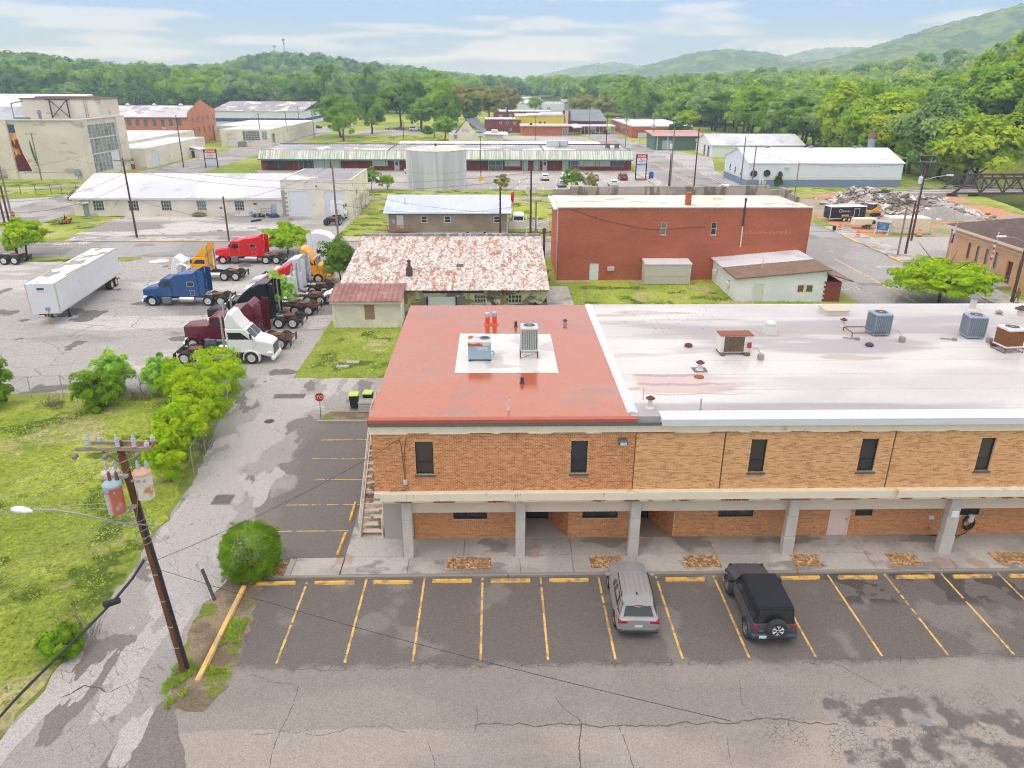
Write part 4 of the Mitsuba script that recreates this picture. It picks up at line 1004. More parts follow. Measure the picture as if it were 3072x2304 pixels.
def tractor(label, col, loc, rz, hood, cab, sleeper=None, fairing=None, wb=5.7, hoodcol=None, hw=(0.62, 0.98), stack=None, square=False, day=False, rim=ALU, tank=(2.0, 3.4), group='semi tractors parked in the truck yard', frame_m=None, visible_front=True, tilt=False, roof_fairing_col=None, plate=False):
 k = thing('semi_tractor', label, 'truck', loc, rz, group)
 paint = mat(col, 0.28, 0.0, 0.5, 0.6)
 hp = mat(hoodcol or col, 0.28, 0.0, 0.5, 0.6)
 fm = frame_m or FRAME
 end = -(wb+2.15)
 fr = MB()
 for s in (-1, 1):
  fr.box(end, 0.7, s*0.43-0.04, s*0.43+0.04, 0.72, 0.98)
 for x in (end+0.05, -(wb-0.9), -(wb+0.65), -wb, -(wb+1.3), -2.0):
  fr.box(x-0.06, x+0.06, -0.40, 0.40, 0.74, 0.94)
 for x in (-wb, -(wb+1.3)):
  fr.cyl((x, -0.9, 0.52), (x, 0.9, 0.52), 0.09, n=6)
 part(k, 'frame', fr, fm)
 part(k, 'fifth_wheel', MB().lathe([(0.02, 1.06), (0.46, 1.10), (0.48, 1.04), (0.3, 0.96)], (-(wb+0.62), 0, 0), 14).box(-(wb+1.25), -(wb+0.7), -0.36, -0.08, 1.0, 1.08).box(-(wb+1.25), -(wb+0.7), 0.08, 0.36, 1.0, 1.08), RUSTY)
 for s in (-1, 1):
  if visible_front:
   add_wheel(k, 'truck', 0, s*1.02, 0.52, 0.30, rim)
  for x in (-wb, -(wb+1.3)):
   add_wheel(k, 'truck', x, s*0.93, 0.52, 0.62, rim)
  part(k, 'mudflap', MB().box(end-0.02, end+0.01, s*0.95-0.3, s*0.95+0.3, 0.25, 0.85).box(end-0.02, end+0.04, min(s*0.4, s*1.25), max(s*0.4, s*1.25), 0.85, 0.92), DARK)
  t0, t1 = tank
  if not day:
   part(k, 'fuel_tank', MB().cyl((-t0-0.9, s*0.98, 0.68), (-t1-0.9, s*0.98, 0.68), 0.33, n=14), CHROME, 40)
  else:
   part(k, 'fuel_tank', MB().cyl((-t0, s*0.98, 0.68), (-t1, s*0.98, 0.68), 0.32, n=14).cyl((-t0-0.5, s*0.98, 0.68), (-t0-0.58, s*0.98, 0.68), 0.34, n=14).cyl((-t0-1.1, s*0.98, 0.68), (-t0-1.18, s*0.98, 0.68), 0.34, n=14), CHROME, 40)
  part(k, 'step_box', MB().rbox(-t0+0.05, -t0+0.95, s*0.98-0.2, s*0.98+0.2, 0.34, 0.95, 0.03).box(-t0+0.05, -t0+0.95, s*1.05-0.25, s*1.05+0.2, 0.30, 0.33), mat(lin(120, 122, 124), 0.4, 0.4) if not day else DARK)
 nose, nz, wx, wz = hood
 if visible_front:
  H = MB()
  w0, w1 = hw
  ringf = lambda x, zt, zb, w, r: [[x, -w, zb], [x, w, zb], [x, w, zt-r], [x, w-r, zt], [x, -w+r, zt], [x, -w, zt-r]]
  xm = nose*0.55+wx*0.45
  H.loft([ringf(nose, nz-0.10, 0.55, w0, 0.10), ringf(nose-0.12, nz, 0.5, w0+0.03, 0.14), ringf(xm, nz*0.55+wz*0.45+0.03, 0.7, (w0+w1)/2+0.02, 0.16), ringf(wx, wz, 0.9, w1, 0.18)])
  if tilt:
   M = rot([0, 1, 0], 52, (nose-0.1, 0, 0.7))
   H.xf(M)
   in_ = MB().box(wx+0.1, wx+0.14, -w1+0.12, w1-0.12, 1.0, wz-0.12).xf(M)
  hk = part(k, 'hood', H, hp, 35, label='white hood tipped forward' if tilt else None)
  if tilt:
   part(hk, 'hood_lining', in_, DARK)
  FD = MB()
  for s in (-1, 1):
   y0, y1 = sorted((s*0.72, s*1.22))
   fender(FD, 0, y0, y1, 0.68, -25 if not square else -12, 195 if not square else 215, 0.07)
  if tilt:
   FD.xf(M)
  parts_of(k, 'fender', FD, hp, 35)
  part(hk, 'grille', MB().box(nose-0.02, nose+0.03, -w0+0.10, w0-0.10, 0.72, nz-0.22).xf(M if tilt else np.eye(4)), CHROME if not day else mat(lin(96, 98, 104), 0.4, 0.4))
  part(k, 'bumper', MB().rbox(nose-0.15, nose+0.12, -1.15, 1.15, 0.32, 0.66, 0.06), (hp if day else CHROME))
  for s in (-1, 1):
   if not tilt:
    part(k, 'headlight', MB().rbox(nose-0.45, nose-0.02, s*(w0+0.17)-0.14, s*(w0+0.17)+0.14, 0.78, 1.02, 0.06), mat(lin(214, 218, 220), 0.12, 0, 0.6, 0.5))
 # cab: windshield base (wx, wz) up to (cx, cz), roof back to bx, floor 0.92
 cx, cz, bx = cab
 cabp = [(wx, 0.95), (wx, wz), (cx, cz-0.08), (cx-0.14, cz), (bx, cz+0.02), (bx, 0.95)]
 C = ring_profile(cabp, 1.08, 0.08)
 ck = part(k, 'cab', C, paint, 25)
 g = MB()
 for s in (-1, 1):
  a, b, c, d = [wx-0.30, s*1.08, wz-0.05], [bx+0.12 if bx < wx-1.0 else bx+0.08, s*1.08, wz-0.05], [bx+0.12, s*1.08, cz-0.30], [cx-0.34, s*1.08, cz-0.30]
  if s < 0:
   inset(g, b, a, d, c, 0.05, 0.95, 0.02, 0.98, 0.012)
  else:
   inset(g, a, b, c, d, 0.05, 0.95, 0.02, 0.98, 0.012)
 parts_of(ck, 'side_window', g, GLASS)
 w_ = MB()
 inset(w_, [wx, -1.0, wz], [wx, 1.0, wz], [cx, 1.0, cz-0.08], [cx, -1.0, cz-0.08], 0.04, 0.48, 0.08, 0.92, 0.012)
 inset(w_, [wx, -1.0, wz], [wx, 1.0, wz], [cx, 1.0, cz-0.08], [cx, -1.0, cz-0.08], 0.52, 0.96, 0.08, 0.92, 0.012)
 parts_of(ck, 'windshield', w_, GLASS)
 dl = MB()
 for s in (-1, 1):
  x0_, x1_ = bx+0.10, wx-0.20
  for (a, b, c, d) in ((x0_, x0_+0.025, 1.0, cz-0.25), (x1_-0.025, x1_, 1.0, wz), (x0_, x1_, 1.0, 1.025)):
   dl.box(a, b, min(s*1.078, s*1.092), max(s*1.078, s*1.092), c, d)
 part(ck, 'door_seam', dl, mat([c*0.35 for c in col], 0.5) if max(col) < 0.4 else mat(lin(150, 152, 154), 0.5))
 for s in (-1, 1):
  part(ck, 'mirror', MB().rbox(wx-0.32, wx-0.18, s*1.30-0.12, s*1.30+0.12, wz+0.05, wz+0.55, 0.03).box(wx-0.30, wx-0.26, min(s*1.05, s*1.25), max(s*1.05, s*1.25), wz+0.28, wz+0.32), CHROME if not day else DARK)
 lm = MB()
 for y in (-0.8, -0.4, 0, 0.4, 0.8):
  lm.rbox(cx-0.28, cx-0.14, y-0.06, y+0.06, cz+0.01, cz+0.07, 0.02)
 parts_of(ck, 'marker_light', lm, mat(lin(190, 110, 60), 0.3))
 if sleeper:
  sk = part(k, 'sleeper', ring_profile(sleeper, 1.14, 0.10), paint, 25)
  xs_ = [q[0] for q in sleeper]
  a, b = min(xs_), max(xs_)
  m_ = MB()
  for s in (-1, 1):
   y0, y1 = sorted((s*1.135, s*1.152))
   m_.box(a+0.55, a+1.15, y0, y1, 2.12, 2.5)
  parts_of(sk, 'side_window', m_, GLASS)
  m_ = MB()
  for s in (-1, 1):
   y0, y1 = sorted((s*1.135, s*1.148))
   for (p, q, u, v) in ((a+0.5, a+0.53, 1.15, 1.65), (a+0.97, a+1.0, 1.15, 1.65), (a+0.5, a+1.0, 1.62, 1.65), (a+0.5, a+1.0, 1.15, 1.18), (a+0.5, a+1.2, 2.06, 2.10), (a+0.5, a+1.2, 2.52, 2.56), (a+0.5, a+0.54, 2.1, 2.52), (a+1.16, a+1.2, 2.1, 2.52)):
    m_.box(p, q, y0, y1, u, v)
  part(sk, 'trim', m_, CHROME)
 if fairing:
  part(k, 'roof_fairing', ring_profile(fairing, 1.02, 0.16), mat(roof_fairing_col, 0.3, 0, 0.5, 0.6) if roof_fairing_col else paint, 25)
 if sleeper:
  a = min(q[0] for q in sleeper)
  zt = max(q[1] for q in sleeper)
  ex = MB()
  for s in (-1, 1):
   ex.side([(a+0.02, 1.0), (a+0.02, zt-0.05), (a-0.55, zt-0.15), (a-0.50, 1.1)], s*1.13-0.03, s*1.13+0.03)
  parts_of(k, 'side_extender', ex, paint)
 if stack:
  for s in (-1, 1):
   sx_, zt = stack
   part(k, 'exhaust_stack', MB().tube([(sx_, s*1.0, 0.8), (sx_, s*1.0, 1.6), (sx_, s*1.0, zt-0.25), (sx_-0.10, s*1.0, zt)], [0.10, 0.10, 0.075, 0.07], 8), CHROME, 40)
 ah = MB()
 b0 = min([q[0] for q in sleeper]) if sleeper else bx
 for i, y in enumerate((-0.3, -0.1, 0.1)):
  ah.tube([(b0, y, 1.7), (b0-0.35, y+0.05, 1.45), (b0-0.75, y*0.6, 1.1), (-(wb-0.4), y*0.5, 1.02)], 0.025, 4)
 part(k, 'air_hoses', ah, DARK)
 if not day:
  part(k, 'deck_plate', MB().box(b0-1.3, b0-0.1, -0.42, 0.42, 0.985, 1.01), ALU)
 return k
BLUE = lin(24, 74, 128)
tractor('dark blue semi tractor with flat-topped sleeper facing left', BLUE, (-35.4, 76.55, 0.01), 180, (1.0, 1.72, -0.7, 2.0), (-1.2, 2.86, -2.25),
  [(-2.2, 0.95), (-2.2, 2.9), (-2.7, 3.28), (-4.5, 3.42), (-4.95, 3.72), (-5.0, 0.95)], None, 5.7, stack=None)
tractor('yellow day-cab tractor with its white hood tipped forward', lin(238, 168, 20), (-36.0, 86.95, 0.01), 180, (1.0, 1.8, -0.75, 2.05), (-1.15, 2.78, -2.65), None,
  [(-1.35, 2.75), (-1.9, 3.35), (-2.5, 4.0), (-2.95, 4.22), (-3.0, 3.5), (-2.62, 2.75)], 4.5, hoodcol=lin(226, 230, 232), day=True, tilt=True, stack=(-2.9, 4.2), tank=(2.9, 4.0))
tractor('bright red semi tractor with long sleeper at the back row', lin(206, 16, 32), (-34.5, 95.45, 0.01), 180, (1.0, 1.75, -0.75, 2.05), (-1.2, 2.9, -2.3),
  [(-2.25, 0.95), (-2.25, 2.95), (-2.9, 3.2), (-4.0, 3.3), (-4.75, 3.5), (-4.8, 0.95)], None, 5.4)
tractor('white day-cab tractor nearest the bushes with tall white roof fairing', lin(222, 224, 226), (-20.1, 59.35, 0.01), 0, (1.75, 1.75, -0.10+0.55, 2.15), (-0.25, 3.0, -1.9), None,
  [(-0.35, 2.95), (-0.85, 3.55), (-1.2, 4.25), (-1.55, 4.35), (-1.9, 3.7), (-1.9, 2.95)], 4.15, day=True, hw=(0.80, 1.05), tank=(1.7, 3.2), stack=(-2.12, 4.15))
tractor('maroon square-nosed semi tractor with chrome stacks and air cleaners', lin(98, 20, 42), (-26.2, 62.95, 0.01), 180, (0.75, 2.05, -1.45, 2.25), (-1.75, 2.95, -3.0),
  [(-2.95, 0.95), (-2.95, 2.95), (-3.4, 3.5), (-4.5, 3.65), (-5.05, 4.15), (-5.2, 4.15), (-5.6, 3.7), (-5.65, 0.95)], None, 6.2, square=True, stack=(-2.98, 4.4), hw=(0.70, 0.85), frame_m=RUSTY)
tractor('black semi tractor with tall sloping sleeper roof', lin(26, 28, 36), (-26.4, 68.85, 0.01), 180, (0.7, 1.82, -1.1, 2.0), (-1.5, 2.7, -2.7),
  [(-2.6, 0.95), (-2.3, 2.65), (-2.9, 3.35), (-3.7, 3.95), (-4.6, 4.3), (-5.3, 4.35), (-5.35, 0.95)], None, 6.0, stack=(-5.6, 4.3))
tractor('pale grey semi tractor standing half hidden behind the sapling', lin(206, 210, 216), (-25.6, 73.0, 0.01), 180, (0.9, 1.6, -0.8, 1.9), (-1.3, 2.6, -2.4), None, None, 5.7, tank=(2.2, 3.6), frame_m=RUSTY)
tractor('white tractor with sloping red roof behind the sapling', lin(214, 220, 226), (-25.2, 76.7, 0.01), 180, (0.9, 1.75, -0.8, 2.1), (-1.4, 2.75, -2.4),
  [(-2.35, 0.95), (-2.35, 2.75), (-3.6, 3.1), (-4.2, 3.1), (-4.25, 0.95)], [(-0.9, 2.55), (-2.2, 3.3), (-3.4, 3.95), (-3.95, 4.1), (-4.0, 3.3), (-2.6, 2.8), (-1.4, 2.6)], 5.7, roof_fairing_col=lin(200, 22, 40), stack=(-4.3, 4.0), frame_m=RUSTY)
tractor('white semi tractor with pale grey high sleeper and black stack', lin(196, 202, 212), (-25.6, 80.6, 0.01), 180, (0.9, 1.7, -0.8, 2.0), (-1.3, 2.75, -2.4),
  [(-2.35, 0.95), (-2.35, 2.75), (-2.9, 3.45), (-3.6, 3.9), (-4.6, 4.1), (-4.65, 0.95)], None, 5.7, stack=(-4.85, 4.3))
tractor('yellow day-cab tractor facing right with humped roof fairing', lin(240, 164, 16), (-20.4, 85.85, 0.01), 0, (1.45, 1.7, 0.05, 2.1), (-0.35, 2.85, -1.85), None,
  [(-0.5, 2.8), (-0.8, 3.4), (-1.3, 3.95), (-1.75, 4.05), (-1.85, 2.8)], 4.4, day=True, hw=(0.76, 1.0), tank=(1.8, 3.2), stack=(-2.3, 3.9))
tractor('big white high-roofed sleeper tractor facing right beside the pole', lin(220, 223, 228), (-18.6, 92.2, 0.01), 0, (1.35, 1.7, 0.0, 2.1), (-0.45, 2.9, -1.8),
  [(-1.75, 0.95), (-0.35, 2.85), (-1.0, 3.65), (-1.9, 4.35), (-3.0, 4.6), (-3.7, 4.55), (-3.75, 0.95)], None, 5.6, stack=(-4.0, 4.2))
tractor('dark bare tractor frame at the left edge behind the round tree', lin(40, 40, 46), (-67.6, 95.3, 0.01), 180, (1.0, 1.7, -0.7, 2.0), (-1.2, 2.8, -2.3), None, None, 5.9)
tractor('white tractor seen from behind beside the garage', lin(228, 232, 236), (-26.2, 128.2, 0.02), 90, (1.0, 1.75, -0.7, 2.05), (-1.1, 2.85, -2.3), None, [(-1.2, 2.8), (-1.8, 3.2), (-2.25, 3.3), (-2.3, 2.8)], 5.2, day=True, tank=(2.6, 3.8), group='white tractors beside the garage')
# loose white hood on the ground
hd = MB()
ringf = lambda x, zt, zb, w, r: [[x, -w, zb], [x, w, zb], [x, w, zt-r], [x, w-r, zt], [x, -w+r, zt], [x, -w, zt-r]]
hd.loft([ringf(0.9, 0.9, 0.3, 0.6, 0.1), ringf(0.75, 1.05, 0.2, 0.66, 0.15), ringf(-0.8, 1.45, 0.3, 1.0, 0.2)])
for s in (-1, 1):
 y0, y1 = sorted((s*0.7, s*1.15))
 fender(hd, 0.0, y0, y1, 0.7, 10, 175, 0.06)
single('loose_hood', 'white truck hood standing on the ground beside the shed', 'truck hood', hd, mat(lin(226, 230, 236), 0.3, 0, 0.5, 0.5), (-17.2, 76.8, 0.01), 180, smooth=30)
# white box trailer
TRL = thing('box_trailer', 'long white box trailer standing alone in the truck yard', 'trailer', (-42.55, 69.1, 0.01), 96.0)
Lt, Wt, Z0, Z1 = 16.0, 2.55, 1.12, 4.0
twf = pmat('trailer_side', lambda p, n, uv: lin(212, 215, 219)*(0.93+0.10*fbm(p.x*0.6, p.y*0.6, p.z*1.2, 3)), 0.45)
part(TRL, 'front_panel', MB().box(-0.06, 0, -Wt/2, Wt/2, Z0, Z1), twf)
for s in (-1, 1):
 for i in range(12):
  a, b = Lt*i/12, Lt*(i+1)/12
  y0, y1 = sorted((s*Wt/2, s*(Wt/2-0.04)))
  part(TRL, 'panel', MB().rbox(a+0.012, b-0.012, y0, y1, Z0+0.14, Z1-0.10, 0.008), twf)
 y0, y1 = sorted((s*(Wt/2+0.012), s*(Wt/2-0.05)))
 part(TRL, 'rail', MB().box(-0.06, Lt, y0, y1, Z0, Z0+0.14).box(-0.06, Lt, y0, y1, Z1-0.10, Z1+0.02), mat(lin(206, 204, 200), 0.45, 0.3))
 part(TRL, 'corner_post', MB().box(-0.08, 0.10, s*Wt/2-0.05, s*Wt/2+0.05, Z0, Z1+0.02), mat(lin(196, 192, 186), 0.45, 0.3))
part(TRL, 'inner_body', MB().box(0.0, Lt-0.02, -Wt/2+0.03, Wt/2-0.03, Z0+0.1, Z1-0.03), GREY)
part(TRL, 'roof', MB().box(0, Lt, -Wt/2+0.02, Wt/2-0.02, Z1-0.03, Z1+0.015), pmat('trailer_roof', lambda p, n, uv: mix(lin(228, 224, 214), lin(150, 148, 146), smoothstep(0.60, 0.66, fbm(p.x*0.9, p.y*0.45, 3.0, 4))), 0.6))
part(TRL, 'roof_tear', MB().box(3.0, 5.4, -1.2, -0.98, Z1+0.016, Z1+0.03).box(5.0, 7.6, -1.22, -1.05, Z1+0.016, Z1+0.03).box(4.6, 4.72, -0.6, 0.6, Z1+0.016, Z1+0.024).box(9.2, 9.32, -0.5, 0.4, Z1+0.016, Z1+0.024).box(12.2, 12.5, -0.3, 0.3, Z1+0.016, Z1+0.024), mat(lin(132, 130, 132), 0.8))
part(TRL, 'rear_door', MB().box(Lt, Lt+0.05, -Wt/2, Wt/2, Z0, Z1), WHITE)
part(TRL, 'emblem', MB().box(-0.075, -0.062, -0.30, 0.34, 3.42, 3.62), mat(lin(60, 84, 116), 0.5), label='small blue lettered panel on the front')
lt_ = MB()
for i in range(3):
 lt_.box(-0.073, -0.062, -0.30, 0.30, 3.20+i*0.07, 3.235+i*0.07)
part(TRL, 'emblem_lines', lt_, mat(lin(196, 170, 170), 0.6))
part(TRL, 'connector_box', MB().rbox(-0.14, -0.06, -0.45, -0.05, 1.42, 1.75, 0.02).tube([(-0.12, -0.3, 1.5), (-0.2, -0.3, 1.2), (-0.1, -0.35, 0.95)], 0.03), GREY)
part(TRL, 'stand', MB().cyl((-0.0, 0.0, 0.0), (0.05, 0.0, 1.1), 0.05).cyl((0, 0, 0), (0, 0, 0.06), 0.22, 0.06), mat(lin(196, 150, 84), 0.7), label='yellow jack stand under the nose')
part(TRL, 'landing_leg', MB().box(2.6, 2.75, -0.9, -0.75, 0.1, 1.1).box(2.6, 2.75, 0.75, 0.9, 0.1, 1.1).box(2.5, 2.85, -0.95, -0.7, 0.02, 0.1).box(2.5, 2.85, 0.7, 0.95, 0.02, 0.1).box(2.65, 2.7, -0.75, 0.75, 0.6, 0.66).tube([(2.7, -0.8, 0.5), (4.0, -0.4, 1.1)], 0.03).tube([(2.7, 0.8, 0.5), (4.0, 0.4, 1.1)], 0.03), BLACK)
part(TRL, 'kingpin_plate', MB().box(0.1, 1.4, -0.7, 0.7, 0.98, 1.12).cyl((0.9, 0, 0.75), (0.9, 0, 1.0), 0.05).cyl((0.5, 0.2, 0.72), (0.5, 0.2, 0.98), 0.22, n=10), DARK)
part(TRL, 'bogie', MB().box(12.0, 15.6, -0.5, -0.4, 0.85, 1.1).box(12.0, 15.6, 0.4, 0.5, 0.85, 1.1).cyl((13.2, -1, 0.52), (13.2, 1, 0.52), 0.08).cyl((14.5, -1, 0.52), (14.5, 1, 0.52), 0.08).box(15.85, 15.95, -1.1, 1.1, 0.5, 0.62), DARK)
for x in (13.2, 14.5):
 for s in (-1, 1):
  add_wheel(TRL, 'truck', x, s*0.92, 0.52, 0.62, mat(lin(196, 176, 120), 0.6))
# ------------------------------------------------------------------ cars
def sec(x, w, z0, zb, tuck=0.06, crown=0.03):
 """Ring of the lower body at station x: half width w, sill z0, shoulder zb."""
 h = zb-z0
 right = [(w*0.86, z0), (w*0.97, z0+0.12*h), (w, z0+0.45*h), (w*0.985, z0+0.75*h), (w-tuck, zb-0.02), (w*0.55, zb+crown)]
 r = [[x, y, z] for y, z in right]
 return r+[[x, -y, z] for y, z in right[::-1]]
def car_shapes(kind):
 """Unit car meshes, front towards +x, centred, wheels on z = 0."""
 if kind == 'suv':
  L, W, wb, r = 4.4, 0.91, 2.64, 0.345
  body = [sec(-2.20, .76, .50, .98, .08, .0), sec(-2.10, .86, .34, 1.04), sec(-1.75, .905, .28, 1.06), sec(-0.5, .91, .26, 1.02), sec(0.75, .91, .26, 1.0), sec(1.05, .905, .27, .99), sec(1.75, .87, .30, .93), sec(2.08, .78, .36, .84), sec(2.2, .64, .46, .72, .06, 0)]
  low = [(-2.10, .80), (-1.55, .85), (0.0, .86), (0.95, .83), (1.12, .80)]
  zlow = [1.03, 1.05, 1.02, 0.99, 0.98]
  top = [(-1.72, .60), (-1.30, .66), (-0.4, .68), (0.25, .66), (0.42, .62)]
  ztop = [1.52, 1.60, 1.63, 1.58, 1.53]
 elif kind == 'sedan':
  L, W, wb, r = 4.7, 0.89, 2.75, 0.33
  body = [sec(-2.35, .72, .48, .90, .08, 0), sec(-2.2, .84, .34, 1.0), sec(-1.6, .88, .26, 1.02), sec(-0.4, .89, .24, .96), sec(0.9, .89, .24, .94), sec(1.2, .88, .25, .92), sec(1.8, .86, .28, .86), sec(2.2, .76, .34, .76), sec(2.35, .62, .42, .64, .06, 0)]
  low = [(-1.65, .76), (-1.2, .80), (0.0, .82), (0.9, .80), (1.15, .77)]
  zlow = [1.02, 1.01, .97, .95, .94]
  top = [(-0.95, .58), (-0.7, .62), (-0.3, .64), (0.05, .63), (0.25, .60)]
  ztop = [1.38, 1.43, 1.45, 1.44, 1.40]
 else:  # van
  L, W, wb, r = 5.2, 0.98, 3.3, 0.36
  body = [sec(-2.6, .9, .45, 1.15, .05, 0), sec(-2.5, .97, .4, 1.2), sec(-1.5, .98, .36, 1.2), sec(0.6, .98, .36, 1.15), sec(1.5, .97, .36, 1.12), sec(2.2, .93, .38, 1.05), sec(2.55, .86, .42, .95), sec(2.6, .8, .5, .85, .05, 0)]
  low = [(-2.55, .93), (-1.8, .95), (0.0, .95), (1.4, .94), (1.75, .90)]
  zlow = [1.18, 1.2, 1.18, 1.13, 1.12]
  top = [(-2.45, .80), (-1.8, .84), (0.0, .85), (0.8, .83), (0.98, .78)]
  ztop = [2.0, 2.1, 2.12, 2.08, 2.0]
 B = MB().loft(body)
 G = MB()
 rows = []
 for (lx, lw), lz, (tx, tw), tz in zip(low, zlow, top, ztop):
  rows.append([[lx, lw, lz-0.05], [tx, tw, tz-0.03], [tx, tw*0.6, tz], [tx, -tw*0.6, tz], [tx, -tw, tz-0.03], [lx, -lw, lz-0.05]])
 G.loft(rows)
 P = lambda i, s: ([low[i][0], s*low[i][1], zlow[i]-0.05], [top[i][0], s*top[i][1], ztop[i]-0.03])
 side = MB()
 for i0, i1, u0, u1 in ((0, 1, 0.12, 0.92), (1, 2, 0.06, 0.95), (2, 4, 0.04, 0.80)):
  for s in (1, -1):
   a, d = P(i0, s)
   b, c = P(i1, s)
   if s > 0:
    inset(side, b, a, d, c, 1-u1, 1-u0, 0.14, 0.88, 0.008)
   else:
    inset(side, a, b, c, d, u0, u1, 0.14, 0.88, 0.008)
 n = len(low)-1
 ws = MB()
 a, d = P(n, -1)
 b, c = P(n, 1)
 inset(ws, a, b, c, d, 0.05, 0.95, 0.10, 0.94, 0.008)
 rw = MB()
 a, d = P(0, 1)
 b, c = P(0, -1)
 inset(rw, a, b, c, d, 0.09, 0.91, 0.16, 0.82, 0.008)
 arch = MB()
 for x in (-wb/2, wb/2):
  for s in (-1, 1):
   y0, y1 = sorted((s*(W-0.30), s*(W+0.004)))
   a = np.linspace(0, PI, 11)
   arch.side(Polygon([(x+math.cos(q)*(r+0.05), max(0.27, 0.02+r+math.sin(q)*(r+0.05))) for q in a]), y0, y1)
 bx = body[0][0][0]
 fx = body[-1][0][0]
 lights = MB()
 for s in (-1, 1):
  y0, y1 = sorted((s*0.46, s*(W-0.055)))
  lights.rbox(bx-0.015, bx+0.20, y0, y1, .82 if kind != 'van' else .75, .96 if kind != 'van' else 1.05, 0.02)
 heads = MB()
 for s in (-1, 1):
  y0, y1 = sorted((s*0.42, s*0.74))
  heads.rbox(fx-0.30, fx-0.03, y0, y1, .66, .80, 0.03)
 bump = MB().rbox(bx-0.03, bx+0.14, -W*0.92, W*0.92, 0.32, 0.50, 0.04).rbox(fx-0.2, fx+0.03, -W*0.78, W*0.78, 0.24, 0.40, 0.04)
 plate = MB().box(bx-0.03, bx-0.012, -0.16, 0.16, .66, .76)
 grille = MB().rbox(fx-0.08, fx+0.015, -0.45, 0.45, 0.48, 0.66, 0.02)
 mir = MB()
 for s in (-1, 1):
  mir.rbox(low[-1][0]-0.35, low[-1][0]-0.18, s*1.0-0.10, s*1.0+0.10, 0.98, 1.12, 0.03)
 return dict(body=B.get(), cabin=G.get(), side=side.get(), ws=ws.get(), rw=rw.get(), arch=arch.get(), tail=lights.get(), head=heads.get(), bumper=bump.get(), plate=plate.get(), grille=grille.get(), mirror=mir.get(), wb=wb, W=W, r=r)
def car(kind, label, col, loc, rz, group=None, cat=None, name='parked_car', scale=1.0, detail=True):
 C = once('carmesh_'+kind, lambda: car_shapes(kind))
 k = thing(name, label, cat or ('van' if kind == 'van' else 'car'), loc, rz, group, None, scale)
 paint = mat(col, 0.25, 0.2 if max(col) < 0.7 else 0.0, 0.5, 0.8)
 bk = part(k, 'body', C['body'], paint, 30)
 part(k, 'cabin', C['cabin'], paint, 30)
 parts_of(k, 'side_window', C['side'], GLASS)
 part(k, 'windshield', C['ws'], GLASS)
 part(k, 'rear_window', C['rw'], GLASS)
 parts_of(k, 'wheel_arch', C['arch'], BLACK)
 parts_of(k, 'tail_light', C['tail'], TAIL)
 parts_of(k, 'headlight', C['head'], mat(lin(206, 212, 216), 0.1, 0, 0.6, 0.5))
 parts_of(k, 'bumper', C['bumper'], DARK)
 part(k, 'number_plate', C['plate'], WHITE)
 part(k, 'grille', C['grille'], BLACK)
 parts_of(k, 'mirror', C['mirror'], paint, 30)
 for x in (-C['wb']/2, C['wb']/2):
  for s in (-1, 1):
   add_wheel(k, 'car', x, s*(C['W']-0.10), C['r'], 0.22, mat(lin(150, 152, 156), 0.3, 0.6))
 return k
SIL = lin(150, 150, 152)
k = car('suv', 'silver SUV parked nose-in to the front kerb', SIL, (5.96, 27.2, 0.02), 87.8, name='parked_suv', cat='car')
rib = MB()
for y in (-0.42, -0.21, 0.0, 0.21, 0.42):
 rib.tube([(-1.15, y, 1.615), (-0.4, y, 1.642), (0.2, y, 1.60)], 0.014, 4)
parts_of(k, 'roof_rib', rib, mat(SIL, 0.25, 0.2, 0.5, 0.8))
rl = MB()
for s in (-1, 1):
 rl.tube([(-1.4, s*0.66, 1.60), (-1.2, s*0.66, 1.66), (0.1, s*0.65, 1.65), (0.25, s*0.63, 1.58)], 0.022, 5)
parts_of(k, 'roof_rail', rl, BLACK)
part(k, 'antenna', MB().hexa([[-1.30, -.03, 1.60], [-1.14, -.03, 1.62], [-1.14, .03, 1.62], [-1.30, .03, 1.60]], [[-1.30, -.01, 1.70], [-1.27, -.01, 1.70], [-1.27, .01, 1.70], [-1.30, .01, 1.70]]), BLACK)
part(k, 'rear_spoiler', MB().hexa([[-1.92, -.60, 1.52], [-1.62, -.62, 1.54], [-1.62, .62, 1.54], [-1.92, .60, 1.52]], [[-1.90, -.60, 1.56], [-1.60, -.62, 1.585], [-1.60, .62, 1.585], [-1.90, .60, 1.56]]), mat(SIL, 0.25, 0.2, 0.5, 0.8))
part(k, 'brake_light', MB().box(-1.93, -1.905, -0.16, 0.16, 1.525, 1.548), TAIL)
part(k, 'tail_light_wing', MB().hexa([[-2.19, .5, .84], [-1.95, .87, .86], [-1.92, .885, .90], [-2.17, .5, .94]], [[-2.14, .5, .86], [-1.85, .90, .90], [-1.82, .90, .95], [-2.12, .5, .97]]).hexa([[-2.19, -.5, .84], [-1.95, -.87, .86], [-1.92, -.885, .90], [-2.17, -.5, .94]], [[-2.14, -.5, .86], [-1.85, -.90, .90], [-1.82, -.90, .95], [-2.12, -.5, .97]]), TAIL)
part(k, 'badge', MB().box(-2.235, -2.222, 0.45, 0.62, .585, .61).box(-2.235, -2.222, -0.07, 0.07, .80, .835), STEEL)
